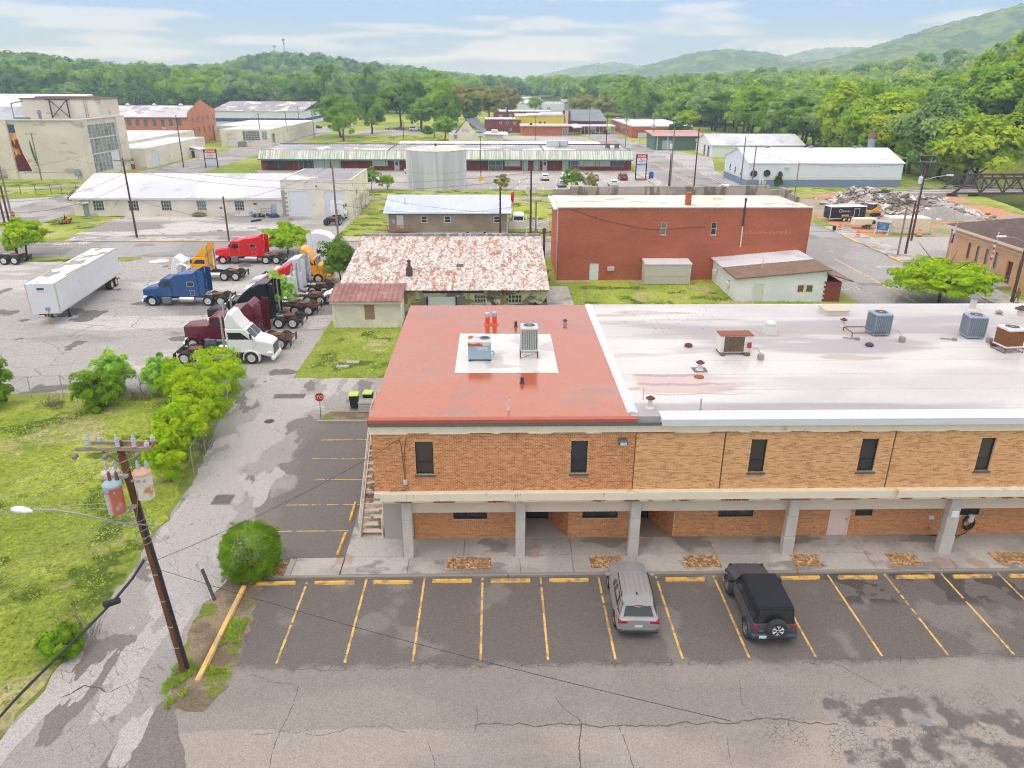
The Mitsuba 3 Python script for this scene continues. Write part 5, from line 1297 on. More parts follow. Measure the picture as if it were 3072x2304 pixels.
# dark soft-top off-roader
k = thing('parked_off_roader', 'dark grey boxy off-roader with black soft top and spare wheel', 'car', (11.44, 26.6, 0.02), 88.6)
DG = lin(84, 80, 88)
pt = mat(DG, 0.3, 0.2, 0.5, 0.6)
bd = MB().loft([sec(-2.05, .86, .58, 1.08, .02, 0), sec(-1.98, .90, .50, 1.10, .02, .0), sec(-0.9, .91, .45, 1.10, .02, 0), sec(0.7, .91, .45, 1.10, .02, 0), sec(0.95, .90, .46, 1.10, .02, 0.02), sec(1.6, .86, .50, 1.08, .02, .03), sec(2.16, .82, .55, 1.05, .03, .03), sec(2.28, .78, .60, .95, .03, 0)])
part(k, 'body', bd, pt, 30)
part(k, 'hood_bulge', MB().loft([[[0.85, -.55, 1.115], [0.85, .55, 1.115], [0.85, .48, 1.17], [0.85, -.48, 1.17]], [[2.05, -.50, 1.07], [2.05, .50, 1.07], [2.05, .42, 1.12], [2.05, -.42, 1.12]]]), pt, 30)
TOP = mat(lin(30, 33, 40), 0.9)
part(k, 'soft_top', MB().loft([[[-1.97, -.78, 1.42], [-1.97, .78, 1.42], [-1.93, .74, 1.78], [-1.86, .66, 1.83], [-1.86, -.66, 1.83], [-1.93, -.74, 1.78]], [[-1.75, -.80, 1.44], [-1.75, .80, 1.44], [-1.72, .74, 1.82], [-1.7, .66, 1.875], [-1.7, -.66, 1.875], [-1.72, -.74, 1.82]], [[-0.6, -.80, 1.46], [-0.6, .80, 1.46], [-0.6, .74, 1.83], [-0.6, .66, 1.885], [-0.6, -.66, 1.885], [-0.6, -.74, 1.83]], [[0.38, -.79, 1.48], [0.38, .79, 1.48], [0.36, .73, 1.80], [0.34, .66, 1.85], [0.34, -.66, 1.85], [0.36, -.73, 1.80]]]), TOP, 35)
part(k, 'cabin', MB().loft([[[-1.98, -.84, 1.08], [-1.98, .84, 1.08], [-1.95, .78, 1.44], [-1.95, -.78, 1.44]], [[0.95, -.84, 1.08], [0.95, .84, 1.08], [0.42, .78, 1.50], [0.42, -.78, 1.50]]]), mat(lin(34, 35, 40), 0.4))
g = MB()
for s in (-1, 1):
 for x0_, x1_ in ((-1.85, -1.25), (-1.12, -0.28), (-0.18, 0.50)):
  a, b, c, d = [x0_, s*.83, 1.12], [x1_+.0, s*.83, 1.12], [x1_-(.12 if x1_ > .4 else 0), s*.787, 1.42], [x0_, s*.787, 1.42]
  inset(g, *( (b, a, d, c) if s > 0 else (a, b, c, d)), 0.02, 0.98, 0.02, 0.98, 0.012)
parts_of(k, 'side_window', g, GLASS)
w_ = MB()
inset(w_, [.95, -.80, 1.10], [.95, .80, 1.10], [.40, .76, 1.80], [.40, -.76, 1.80], .03, .97, .03, .97, .02)
part(k, 'windshield', w_, GLASS)
w_ = MB()
inset(w_, [-1.98, .76, 1.12], [-1.98, -.76, 1.12], [-1.95, -.70, 1.74], [-1.95, .70, 1.74], .02, .98, .02, .98, .03)
part(k, 'rear_window', w_, mat([0.02, 0.022, 0.026], 0.12, 0, 0.6))
FL = mat(lin(58, 60, 70), 0.5)
fl = MB()
for x in (-1.5, 1.42):
 for s in (-1, 1):
  y0, y1 = sorted((s*0.84, s*1.0))
  a = np.radians(np.linspace(-5, 185, 12))
  fl.side(Polygon([(x+math.cos(q)*.52, .42+math.sin(q)*.52) for q in a]+[(x+math.cos(q)*.455, .42+math.sin(q)*.455) for q in a[::-1]]), y0, y1)
parts_of(k, 'fender_flare', fl, FL)
parts_of(k, 'wheel_arch', MB().box(-1.94, -1.06, -.86, .86, .40, .86).box(0.98, 1.86, -.86, .86, .40, .86), BLACK)
parts_of(k, 'bumper', MB().rbox(-2.22, -1.98, -.94, .94, .46, .68, 0.06).rbox(2.2, 2.42, -.86, .86, .48, .68, 0.06), FL)
TYR = mat([0.035, 0.035, 0.036], 0.85)
RIMB = mat(lin(120, 120, 124), 0.35, 0.5)
for x in (-1.5, 1.42):
 for s in (-1, 1):
  add_wheel(k, 'offroad', x, s*.86, .42, .28, RIMB, TYR)
sp = part(k, 'spare_wheel', MB().lathe([(.24, -.13), (.37, -.14), (.42, -.10), (.42, .10), (.37, .14), (.2, .13)], (-2.18, -0.06, 0.98), 26, axis=0), TYR, 40)
rm = MB().cyl((-2.30, -.06, .98), (-2.20, -.06, .98), .25, n=20)
part(sp, 'rim', rm, DARK)
st_ = MB()
for i in range(6):
 a = i*PI/3+PI/6
 c_, s_ = math.cos(a), math.sin(a)
 st_.tube([(-2.325, -.06+c_*.05, .98+s_*.05), (-2.325, -.06+c_*.24, .98+s_*.24)], 0.022, 4)
 for e in (-.32, .32):
  st_.tube([(-2.325, -.06+c_*.14, .98+s_*.14), (-2.32, -.06+math.cos(a+e)*.24, .98+math.sin(a+e)*.24)], 0.016, 4)
part(sp, 'spoke', st_, mat(lin(206, 206, 208), 0.3, 0.5))
for s in (-1, 1):
 part(k, 'tail_light', MB().rbox(-2.07, -2.0, s*.78-.075, s*.78+.075, .84, 1.08, .02).rbox(-2.08, -2.0, s*.78-.06, s*.78+.06, .86, .92, .02), TAIL)
part(k, 'number_plate', MB().box(-2.235, -2.222, .34, .64, .52, .65), mat(lin(196, 206, 222), 0.5))
part(k, 'badge', MB().box(-2.075, -2.06, .42, .60, .75, .78).box(-2.075, -2.06, -.62, -.48, .96, .99), STEEL)
for s in (-1, 1):
 part(k, 'mirror', MB().rbox(0.62, 0.80, s*1.04-.11, s*1.04+.11, 1.12, 1.32, .03), BLACK)
parts_of(k, 'hood_hook', MB().box(2.0, 2.1, .70, .76, 1.08, 1.14).box(2.0, 2.1, -.76, -.70, 1.08, 1.14), BLACK)
# ------------------------------------------------------------------ foliage
def leaf_mat(name, c1, c2, s=0.9, trans=0.7, fine=5.0):
 fn = lambda p, n, uv: mix(c1, c2, smoothstep(0.32, 0.68, fbm(p.x*s, p.y*s, p.z*s, 3)))*(0.70+0.6*noise(p.x*fine, p.y*fine, p.z*fine))
 scene[name] = {'type': 'principledthin', 'base_color': proc(fn), 'roughness': 0.6, 'diff_trans': trans, 'eta': 1.3}
 return name
LEAF = dict(
 lime=leaf_mat('leaf_lime', lin(150, 193, 35), lin(188, 212, 45), 1.6),
 bush=leaf_mat('leaf_bush', lin(102, 141, 36), lin(148, 185, 48), 2.5),
 sap=leaf_mat('leaf_sapling', lin(146, 192, 75), lin(185, 224, 102), 1.5),
 mid=leaf_mat('leaf_mid', lin(106, 147, 58), lin(144, 180, 70), 0.25, 0.9, 1.0),
 dark=leaf_mat('leaf_dark', lin(75, 114, 56), lin(106, 145, 66), 0.2, 0.5, 1.0),
 olive=leaf_mat('leaf_olive', lin(143, 144, 80), lin(169, 166, 95), 0.25, 0.5, 1.0),
 fresh=leaf_mat('leaf_fresh', lin(136, 177, 59), lin(170, 202, 75), 0.2, 0.9, 1.0),
 pale=leaf_mat('leaf_pale', lin(145, 177, 101), lin(173, 199, 122), 0.25, 0.9, 1.0),
 yellow=leaf_mat('leaf_yellow', lin(165, 193, 54), lin(196, 213, 68), 0.2, 0.9, 1.0))
BARK = pmat('bark', lambda p, n, uv: mix(lin(104, 88, 74), lin(70, 58, 50), noise(p.x*9, p.y*9, p.z*2)), 0.9)
def crown(seed, r, zc, n_cl, per, leaf, cl=0.30, taper=0.0, low=-0.75, ragged=0.25, up=0.35, core=0.2):
 """Leaf clumps through an ellipsoid of radii r about (0, 0, zc): vertices, faces, normals."""
 g = np.random.default_rng(seed)
 r = np.asarray(r, float)
 C = []
 while len(C) < n_cl:
  d = g.normal(size=3)
  d /= np.linalg.norm(d)
  if d[2] < low:
   continue
  q = d*(core+(1-core)*g.random()**0.45)*(1+ragged*(g.random()-0.6))
  if taper:
   q[:2] *= 1-taper*max(q[2], -0.2)
  C.append(q)
 C = np.array(C)
 rad = cl*(0.65+0.7*g.random(n_cl))
 ci = np.repeat(np.arange(n_cl), per)
 d = g.normal(size=(len(ci), 3))
 d /= np.linalg.norm(d, axis=1, keepdims=True)
 d[:, 2] = np.where(d[:, 2] < -0.4, -d[:, 2], d[:, 2])
 P = C[ci]+d*(rad[ci]*(0.55+0.5*g.random(len(ci))))[:, None]
 P = P*r+[0, 0, zc]
 N = d*0.75+C[ci]*0.5+np.array([0, 0, up])+0.45*g.normal(size=(len(ci), 3))
 N /= np.linalg.norm(N, axis=1, keepdims=True)
 A = np.cross(N, g.normal(size=(len(ci), 3)))
 A /= np.linalg.norm(A, axis=1, keepdims=True)
 B = np.cross(N, A)
 s = (leaf*(0.6+0.8*g.random(len(ci))))[:, None]
 V = np.stack([P-A*s, P+B*s*0.55, P+A*s+N*s*0.2, P-B*s*0.55], 1).reshape(-1, 3)
 F_ = np.arange(len(V)).reshape(-1, 4)
 M = d*0.7+C[ci]*0.6+np.array([0, 0, up])+0.25*N
 M /= np.linalg.norm(M, axis=1, keepdims=True)
 return V, np.vstack([F_[:, [0, 1, 2]], F_[:, [0, 2, 3]]]), np.repeat(M, 4, 0)
def leaf_shape(c, m):
 v, f, n = c
 return {'type': 'ply', 'filename': meshkit.write_ply((v, f), False, normals=n), 'face_normals': False, 'bsdf': {'type': 'ref', 'id': m}}
def trunk_mesh(seed, h, r, zc, spread, n=6):
 g = random.Random(seed)
 mb = MB()
 x = y = 0
 pts = [(0, 0, -0.05*h)]
 for i in range(1, 5):
  x += g.uniform(-.02, .02)*h
  y += g.uniform(-.02, .02)*h
  pts.append((x, y, zc*1.05*i/4))
 mb.tube(pts, [r*1.25, r, r*0.85, r*0.65, r*0.4], 7)
 for i in range(n):
  a = 2*PI*i/n+g.uniform(-.4, .4)
  b = pts[2+i % 3]
  L = spread*g.uniform(0.5, 0.85)
  mb.tube([b, (b[0]+math.cos(a)*L*0.5, b[1]+math.sin(a)*L*0.5, b[2]+L*0.45), (b[0]+math.cos(a)*L, b[1]+math.sin(a)*L, b[2]+L*0.8)], [r*0.45, r*0.3, r*0.1], 5)
 return mb
def plant(name, label, cat, loc, seed, h, rad, m, n_cl=60, per=110, leaf=0.11, trunk_r=0.06, zc=None, rz=None, group=None, cl=0.30, **kw):
 """A tree or bush of its own, near enough to show its leaves."""
 k = thing(name, label, cat, loc, 0, group)
 rz = rz or h*0.42
 zc = zc or h-rz*1.02
 part(k, 'crown', leaf_shape(crown(seed, (rad, rad*0.95, rz), zc, n_cl, per, leaf, cl, **kw), LEAF[m]))
 if trunk_r:
  part(k, 'trunk', trunk_mesh(seed, h, trunk_r, zc, rad), BARK, 40)
 return k
# clipped round bush
bk = thing('round_bush', 'round clipped green bush at the left end of the pavement', 'bush', (-11.55, 29.75, 0.05))
g0 = np.random.default_rng(4)
d = g0.normal(size=(15000, 3))
d /= np.linalg.norm(d, axis=1, keepdims=True)
sq = np.sign(d)*np.abs(d)**0.80
lump = 0.80+0.34*meshkit.fbm(d*3.4+5, 4, 2)+0.10*(meshkit.noise(d*9+3, 8) > 0.72)
P = sq*np.array([1.30, 1.30, 1.28])*lump[:, None]*(0.80+0.24*g0.random((len(d), 1)))+[0, 0, 1.28]
N = d+0.5*g0.normal(size=d.shape)
N /= np.linalg.norm(N, axis=1, keepdims=True)
A = np.cross(N, g0.normal(size=d.shape))
A /= np.linalg.norm(A, axis=1, keepdims=True)
s = (0.075*(0.6+0.8*g0.random(len(d))))[:, None]
V = np.stack([P-A*s*.4, P+np.cross(N, A)*s*.35, P+A*s*.3+d*s*1.1, P-np.cross(N, A)*s*.35], 1).reshape(-1, 3)
F_ = np.arange(len(V)).reshape(-1, 4)
part(bk, 'crown', leaf_shape((V, np.vstack([F_[:, [0, 1, 2]], F_[:, [0, 2, 3]]]), np.repeat(d*0.8+0.2*N, 4, 0)), LEAF['bush']))
part(bk, 'trunk', trunk_mesh(3, 1.4, 0.09, 0.9, 0.8), BARK)
# saplings and shrubs along the fence
for i, (x, y, h, r_, m, lab, nm, ct) in enumerate((
  (-20.5, 48.6, 3.6, 2.0, 'lime', 'largest lime green shrub at the fence corner by the alley', 'shrub', 'shrub'),
  (-20.9, 52.9, 3.2, 2.1, 'lime', 'lime green shrub rising in front of the white day-cab tractor', 'shrub', 'shrub'),
  (-23.2, 51.0, 3.0, 1.35, 'lime', 'lime green shrub on the fence line left of largest one', 'shrub', 'shrub'),
  (-19.6, 44.6, 3.9, 1.55, 'lime', 'lime green sapling on the grass edge of the alley', 'sapling', 'tree'),
  (-19.1, 41.5, 3.9, 1.3, 'lime', 'slim lime green sapling beyond the pole transformers', 'sapling', 'tree'),
  (-19.0, 38.7, 3.6, 1.15, 'lime', 'lime green sapling nearest the camera beside the alley', 'sapling', 'tree'),
  (-28.3, 49.7, 2.9, 1.6, 'bush', 'green shrub through the chain fence left of the lime shrubs', 'shrub', 'shrub'),
  (-28.3, 52.0, 3.2, 1.3, 'sap', 'paler shrub just behind the chain fence', 'shrub', 'shrub'),
  (-25.2, 52.4, 2.9, 1.15, 'sap', 'feathery pale shrub behind the fence between two greener ones', 'shrub', 'shrub'),
  (-35.7, 49.8, 3.2, 1.3, 'bush', 'green shrub cut by the left edge of the picture', 'shrub', 'shrub'),
  (-17.6, 24.6, 1.3, 0.8, 'bush', 'low shrub in the lawn edge beside the alley at lower left', 'shrub', 'shrub'))):
 low = nm == 'shrub'
 plant(nm, lab, ct, (x, y, 0), 200+i, h, r_, m, 70 if h > 3.5 else 50, 260, 0.078, 0.05, rz=h*(0.50 if low else 0.44), cl=0.27, ragged=0.5, low=-0.95)
for i, (x, y, lab) in enumerate(((-31.8, 49.5, 'grey leafless brush at the foot of the chain fence'), (-26.0, 50.9, 'grey brush between the two fence shrubs'), (-18.9, 42.8, 'grey brush under the lime saplings'), (-17.6, 25.6, 'grey dead brush beside the low lawn-edge shrub'))):
 r_ = random.Random(70+i)
 mb = MB()
 for j_ in range(70):
  a, L = r_.uniform(0, 2*PI), r_.uniform(0.5, 1.4)
  x0_, y0_ = r_.uniform(-.8, .8), r_.uniform(-.35, .35)
  mb.tube([(x0_, y0_, 0), (x0_+math.cos(a)*L*.3, y0_+math.sin(a)*L*.2, L*.6), (x0_+math.cos(a+.4)*L*.7, y0_+math.sin(a+.4)*L*.5, L*.9)], [.012, .01, .005], 3)
 single('dry_brush', lab, 'brush', mb, mat(lin(116, 104, 94), 0.9), (x, y, 0))
plant('sapling', 'feathery pale green sapling in front of the parked tractors', 'tree', (-21.25, 71.2, 0), 231, 4.2, 1.6, 'sap', 80, 160, 0.10, 0.07, zc=2.5, rz=1.75, ragged=0.55, cl=0.25, taper=0.35)
plant('young_tree', 'leafy tree against the left edge of the rusty roof', 'tree', (-17.7, 84.2, 0), 232, 5.0, 1.8, 'mid', 80, 150, 0.12, 0.09, ragged=0.5, zc=2.9, rz=2.2)
plant('street_tree', 'low lime green tree beside the red tractor', 'tree', (-27.9, 100.4, 0), 233, 4.0, 3.0, 'lime', 80, 120, 0.17, 0.12, rz=1.7, cl=0.24, ragged=0.4)
plant('street_tree', 'round lime green tree at the left edge of the truck yard', 'tree', (-61.3, 98.4, 0), 234, 5.0, 2.45, 'lime', 90, 130, 0.16, 0.13, rz=2.1, cl=0.24, ragged=0.4)
plant('street_tree', 'wide bright lime tree behind the white roof by the sidewalk', 'tree', (47.0, 76.0, 0), 235, 4.4, 4.9, 'lime', 170, 130, 0.17, 0.16, rz=1.7, cl=0.20, ragged=0.35)
for i, (x, y, h, r_, m, lab) in enumerate(((-26.3, 163.0, 4.6, 2.2, 'mid', 'small tree left of the grey tank, the taller of two'), (-22.9, 163.4, 3.2, 1.8, 'fresh', 'small tree just left of the grey tank'), (1.3, 163.5, 3.0, 1.6, 'olive', 'small olive tree behind the metal-roofed cottage'),
                                           (16.0, 161.8, 4.6, 2.1, 'mid', 'small tree in front of the parked cars at plaza'), (19.8, 162.2, 3.6, 1.5, 'olive', 'bare brownish sapling beside the small plaza tree'))):
 plant('plaza_tree', lab, 'tree', (x, y, 0), 240+i, h, r_, m, 40, 70, 0.16, 0.07, cl=0.25, ragged=0.5)
for i, (x, y, w) in enumerate(((-3.5, 1, 1),)):
 pass
r_ = random.Random(77)
mb = MB()
for j_ in range(16):
 a, L = r_.uniform(0, 2*PI), r_.uniform(0.8, 1.5)
 mb.tube([(0, 0, 0), (math.cos(a)*L*.25, math.sin(a)*L*.25, L*.6), (math.cos(a)*L*.5, math.sin(a)*L*.5, L)], [.06, .05, .03], 5)
single('pruned_shrub', 'dark leafless pruned shrub beside the brick-fronted annex', 'shrub', mb, mat(lin(74, 66, 64), 0.9), (37.0, 84.6, 0))
# blades of grass on the near lawns
def tufts(name, label, P, dens, h, mats, seed, z=0.012, w=0.03):
 g = np.random.default_rng(seed)
 minx, miny, maxx, maxy = P.bounds
 n = int((maxx-minx)*(maxy-miny)*dens)
 q = np.column_stack([g.uniform(minx, maxx, n), g.uniform(miny, maxy, n)])
 import shapely
 q = q[shapely.contains_xy(P, q[:, 0], q[:, 1])]
 keep = meshkit.fbm(np.column_stack([q*0.45, 0*q[:, 0]]), 4, seed)+0.25*(meshkit.noise(np.column_stack([q*2.5, 0*q[:, 0]]), 3)-0.5) > 0.40
 q = q[keep]
 k = thing(name, label, 'grass', kind='stuff')
 for i, m in enumerate(mats):
  u = q[i::len(mats)]
  a = g.uniform(0, 2*PI, len(u))
  hh = h*(0.5+g.random(len(u)))
  d = np.column_stack([np.cos(a), np.sin(a), 0*a])
  c = np.column_stack([u, np.full(len(u), z)])
  lean = np.column_stack([g.normal(0, .4, len(u))*hh, g.normal(0, .4, len(u))*hh, hh])
  ww = (w*(0.6+0.9*g.random(len(u))))[:, None]
  V = np.stack([c-d*ww, c+d*ww, c+lean+d*ww*.3, c+lean-d*ww*.3], 1).reshape(-1, 3)
  F_ = np.arange(len(V)).reshape(-1, 4)
  nn = np.tile([[0, 0, 1.0]], (len(V), 1))
  part(k, 'blades', leaf_shape((V, np.vstack([F_[:, [0, 1, 2]], F_[:, [0, 2, 3]]]), nn), m), kind='stuff')
GR = [leaf_mat('blade_green', lin(124, 148, 46), lin(148, 168, 60), 0.6, 0.4, 3), leaf_mat('blade_yellow', lin(140, 158, 56), lin(162, 176, 74), 0.6, 0.4, 3)]
tufts('lawn_grass', 'mown yellowish green grass on the left lawn', Polygon([(-46, 10), (-18.0, 10), (-17.9, 36), (-19.0, 46), (-19.2, 50.6), (-46, 50.8)]), 46, 0.07, GR, 5, w=0.055)
tufts('back_grass', 'short grass behind the office building', Polygon([(-15.7, 55), (35.5, 55), (35.5, 98), (-15.4, 98), (-15.8, 69)]), 9, 0.09, GR, 6, w=0.09)
tufts('verge_weeds', 'green weeds growing round the foot of utility pole', Polygon([(-12.9, 21.6), (-11.9, 21.5), (-11.9, 24.0), (-12.9, 24.2)]).union(Polygon([(-11.5, 23.2), (-10.7, 23.4), (-10.8, 26.4), (-11.5, 26.6)])), 260, 0.16, [GR[0], LEAF['bush']], 7, 0.024, 0.03)
# ------------------------------------------------------------------ utility pole with its transformers and wires
UP = thing('utility_pole', 'near brown wooden utility pole with double crossarm', 'utility pole')
wood = pmat('pole_wood', lambda p, n, uv: mix(lin(126, 82, 52), lin(86, 58, 42), fbm(p.x*20, p.y*20, p.z*0.8, 3))*(0.8+0.4*noise(p.x*40, p.y*40, p.z*2)), 0.85)
B0, B1 = np.array([-12.43, 23.62, 0.0]), np.array([-13.22, 23.75, 10.05])
at = lambda z, dx=0, dy=0: B0+(B1-B0)*(z/10.05)+np.array([dx, dy, 0])
part(UP, 'pole', MB().cyl(B0-[0, 0, .1], B1, 0.185, 0.125, 14), wood, 40)
armw = pmat('arm_wood', lambda p, n, uv: mix(lin(168, 156, 146), lin(120, 104, 94), fbm(p.x*3, p.y*18, p.z*18, 3)), 0.85)
part(UP, 'crossarm', MB().rbox(-14.62, -12.02, 23.50, 23.60, 9.80, 9.93, 0.01), armw)
part(UP, 'crossarm', MB().rbox(-14.45, -12.05, 23.92, 24.02, 9.84, 9.97, 0.01), armw)
part(UP, 'brace', MB().tube([(-13.75, 23.58, 9.8), (-13.18, 23.6, 9.25)], 0.02, 4).tube([(-12.75, 23.58, 9.8), (-13.12, 23.6, 9.3)], 0.02, 4).box(-12.1, -12.02, 23.52, 24.0, 9.86, 9.92).box(-12.95, -12.5, 23.6, 23.92, 9.86, 9.9).box(-12.45, -12.2, 23.6, 23.92, 9.86, 9.9), mat(lin(130, 84, 64), 0.8))
INS = mat(lin(172, 176, 180), 0.35)
for x, y in ((-14.15, 23.55), (-13.15, 23.55), (-12.58, 23.55), (-13.95, 23.97), (-12.12, 23.97), (-12.15, 23.55)):
 big = y < 23.8 and x < -12.3
 hh = 0.42 if big else 0.18
 part(UP, 'insulator', MB().lathe([(0.05, 9.93), (0.075, 9.95)]+[(0.085 if i % 2 == 0 else 0.06, 9.97+i*hh/9) for i in range(8)]+[(0.04, 9.95+hh), (0.03, 10.0+hh)], (x, y, 0), 10), INS, 40)
for x, z in ((-14.6, 9.66), (-13.55, 9.66), (-12.45, 9.72)):
 part(UP, 'strain_insulator', MB().lathe([(0.02, -.16), (0.09, -.10), (0.10, -.04), (0.06, 0.0), (0.09, .05), (0.03, .12)], (x, 23.42, z), 10, axis=1), mat(lin(120, 112, 116), 0.35), 40)
part(UP, 'cable_riser', MB().cyl(at(0.1, .16, -.14), at(4.9, .17, -.12), 0.075, 0.075, 8).tube([at(4.8, .17, -.12), at(5.6, .14, -.13), at(6.8, .10, -.14), at(7.5, .12, -.14)], 0.06, 6), mat(lin(34, 36, 48), 0.5), 40)
bands = MB()
for z in (1.2, 2.2, 3.4, 4.6, 6.2):
 p_ = at(z)
 bands.lathe([(0.185, z-.02), (0.195, z-.02), (0.195, z+.02), (0.185, z+.02)], (p_[0], p_[1], 0), 12)
part(UP, 'strap', bands, STEEL)
part(UP, 'steel_bracket', MB().rbox(-13.25, -12.95, 23.45, 23.60, 7.5, 7.62, .01).rbox(-13.35, -13.0, 23.45, 23.60, 8.75, 8.87, .01), GALV)
rust_pot = pmat('pot_rusty', lambda p, n, uv: mix(lin(176, 174, 178), lin(182, 104, 84), smoothstep(0.32, 0.44, fbm(p.x*2.6+2, p.y*2.6, p.z*1.4, 3))*smoothstep(-13.52, -13.36, p.x)), 0.5)
white_pot = pmat('pot_white', lambda p, n, uv: mix(lin(204, 201, 194), lin(190, 132, 86), smoothstep(0.60, 0.74, fbm(p.x*2.6, p.y*2.6, p.z*1.8+4, 4))), 0.45)
for i, (x, y, z0_, h, m, lid, lab) in enumerate(((-13.42, 23.15, 7.58, 1.15, rust_pot, mat(lin(152, 176, 188), 0.4), 'grey transformer streaked with red rust, front left on pole'), (-13.9, 24.05, 7.62, 1.08, white_pot, mat(lin(206, 190, 178), 0.6), 'white transformer behind the rust-streaked one on pole'), (-12.52, 23.55, 7.92, 1.06, white_pot, mat(lin(206, 168, 142), 0.6), 'white transformer with rusty lid on right of pole'))):
 k = thing('pole_transformer', lab, 'transformer', (x, y, z0_))
 part(k, 'tank', MB().lathe([(0.02, 0), (0.28, 0.0), (0.29, 0.05), (0.30, h-0.08)], n=22), m, 40)
 part(k, 'lid', MB().lathe([(0.31, h-0.10), (0.315, h-0.02), (0.27, h+0.04), (0.05, h+0.07)], n=22), lid, 40)
 b_ = MB()
 for dx, dy in (((-0.12, 0.05), (0.16, 0.1)) if i else ((-0.10, 0.12), (0.14, 0.15))):
  b_.lathe([(0.05, h+0.0)]+[(0.065 if j_ % 2 == 0 else 0.045, h+0.08+j_*0.04) for j_ in range(7)]+[(0.02, h+0.38), (0.012, h+0.42)], (dx, dy, 0), 9)
 part(k, 'bushing', b_, INS if i else mat(lin(96, 70, 66), 0.4), 40)
 part(k, 'terminal', MB().cyl((-.18, -.27, h-.2), (-.22, -.36, h-.2), .04).cyl((0, -.31, h-.2), (0, -.42, h-.2), .04).cyl((.18, -.27, h-.22), (.22, -.36, h-.22), .04), GREY)
SL = thing('street_lamp', 'cobra-head street lamp on a long arm from near pole', 'street lamp')
part(SL, 'arm', MB().tube([(-13.0, 23.5, 6.75), (-13.7, 23.2, 7.15), (-14.6, 22.85, 7.7), (-15.3, 22.6, 8.02), (-15.85, 22.47, 8.12)], [.035, .032, .03, .028, .028], 7), STEEL, 40)
part(SL, 'head', MB().lathe([(0.03, -.42), (0.12, -.36), (0.16, -.1), (0.13, .2), (0.06, .38), (0.035, .42)], (0, 0, 0), 14, axis=0).xf(trimesh.transformations.scale_matrix(0.72, direction=[0, 0, 1])).xf(trimesh.transformations.translation_matrix([-16.2, 22.4, 8.14])@rot([0, 0, 1], -14)), mat(lin(214, 218, 222), 0.35, 0.1), 40)
part(SL, 'lens', MB().lathe([(0.02, -.3), (0.10, -.26), (0.115, -.05), (0.06, .08)], (0, 0, 0), 12, axis=0).xf(trimesh.transformations.translation_matrix([-16.25, 22.4, 8.08])@rot([0, 0, 1], -14)@trimesh.transformations.scale_matrix(0.6, direction=[0, 0, 1])), mat(lin(190, 196, 196), 0.1), 40)
def wire(mb, a, b, sag, r=0.012, n=14):
 a, b = np.asarray(a, float), np.asarray(b, float)
 t = np.linspace(0, 1, n)[:, None]
 p = a+(b-a)*t-np.array([0, 0, 1])*4*sag*t*(1-t)
 mb.tube(p, r, 4)
 return mb
WIRE = mat(lin(150, 148, 142), 0.5, 0.3)
DWIRE = mat(lin(40, 42, 50), 0.6)
w1 = [((-14.6, 23.3, 9.62), (-31, 10, 8.9)), ((-13.55, 23.3, 9.62), (-29.8, 8.5, 8.9)), ((-12.45, 23.3, 9.7), (-28.5, 7.0, 8.9)), ((-13.05, 23.5, 7.4), (-29, 8, 6.2)), ((-13.0, 23.5, 7.1), (-28.4, 7.6, 5.8)), ((-13.0, 23.5, 6.8), (-27.8, 7.2, 5.4))]
for i, (a, b) in enumerate(w1):
 single('power_line', 'thin power line running from the near pole to lower left', 'cable', wire(MB(), a, b, 0.35, 0.011), WIRE, group='power lines from the near pole')
single('power_line', 'thin power line running from the near pole to far left', 'cable', wire(MB(), (-13.3, 23.6, 7.7), (-45, 22.5, 7.6), 0.3, 0.012), WIRE, group='side lines from the near pole')
single('power_line', 'thin power line running from the near pole to far left', 'cable', wire(MB(), (-13.3, 23.6, 7.5), (-45, 23.4, 7.0), 0.3, 0.012), WIRE, group='side lines from the near pole')
tc = MB()
tc.tube([(-13.05, 23.5, 5.3), (-13.3, 22.9, 4.9), (-13.7, 22.2, 4.5)], 0.05, 6)
tc.tube([(-13.7, 22.2, 4.5), (-14.1, 21.5, 4.2), (-14.9, 20.0, 3.7), (-15.3, 18.9, 3.5), (-15.4, 17.9, 3.5), (-15.6, 15.5, 3.8)], 0.045, 6)
tc.tube([(-13.7, 22.2, 4.5), (-14.25, 21.4, 4.1), (-15.0, 19.9, 3.6), (-15.35, 18.7, 3.45)], 0.03, 6)
TC = thing('telephone_cable', 'thick black cable drooping from the near pole to lower left', 'cable')
part(TC, 'cable', tc, DWIRE, 40)
part(TC, 'splice_case', MB().lathe([(0.02, -.32), (0.11, -.28), (0.13, -.1), (0.12, .1), (0.11, .28), (0.02, .32)], (0, 0, 0), 10, axis=0).xf(trimesh.transformations.translation_matrix([-13.75, 22.1, 4.48])@rot([0, 0, 1], 57)@rot([0, 1, 0], 18)), BLACK, 40)
hk_ = MB()
r_ = random.Random(5)
for i in range(7):
 z = 6.3+0.16*i
 a = np.linspace(0, 2*PI, 16)
 rr_ = 0.24+r_.uniform(0, .16)
 hk_.tube(np.stack([-12.9+rr_*np.cos(a)+r_.uniform(-.1, .1), 23.5+rr_*0.8*np.sin(a), z+0.18*np.sin(a+i)], 1), 0.012, 4)
hk_.tube([(-13.7, 23.2, 8.2), (-13.5, 23.3, 7.4), (-13.1, 23.45, 7.0)], 0.014, 4).tube([(-12.6, 23.3, 8.6), (-12.8, 23.3, 7.6), (-13.0, 23.4, 7.0)], 0.014, 4).tube([(-13.15, 23.5, 9.7), (-13.5, 23.3, 9.1), (-13.8, 23.2, 8.9)], 0.01, 4).tube([(-12.6, 23.5, 9.7), (-12.8, 23.3, 9.2), (-13.2, 23.3, 8.8)], 0.01, 4)
part(UP, 'loose_wires', hk_, mat(lin(132, 132, 134), 0.5))
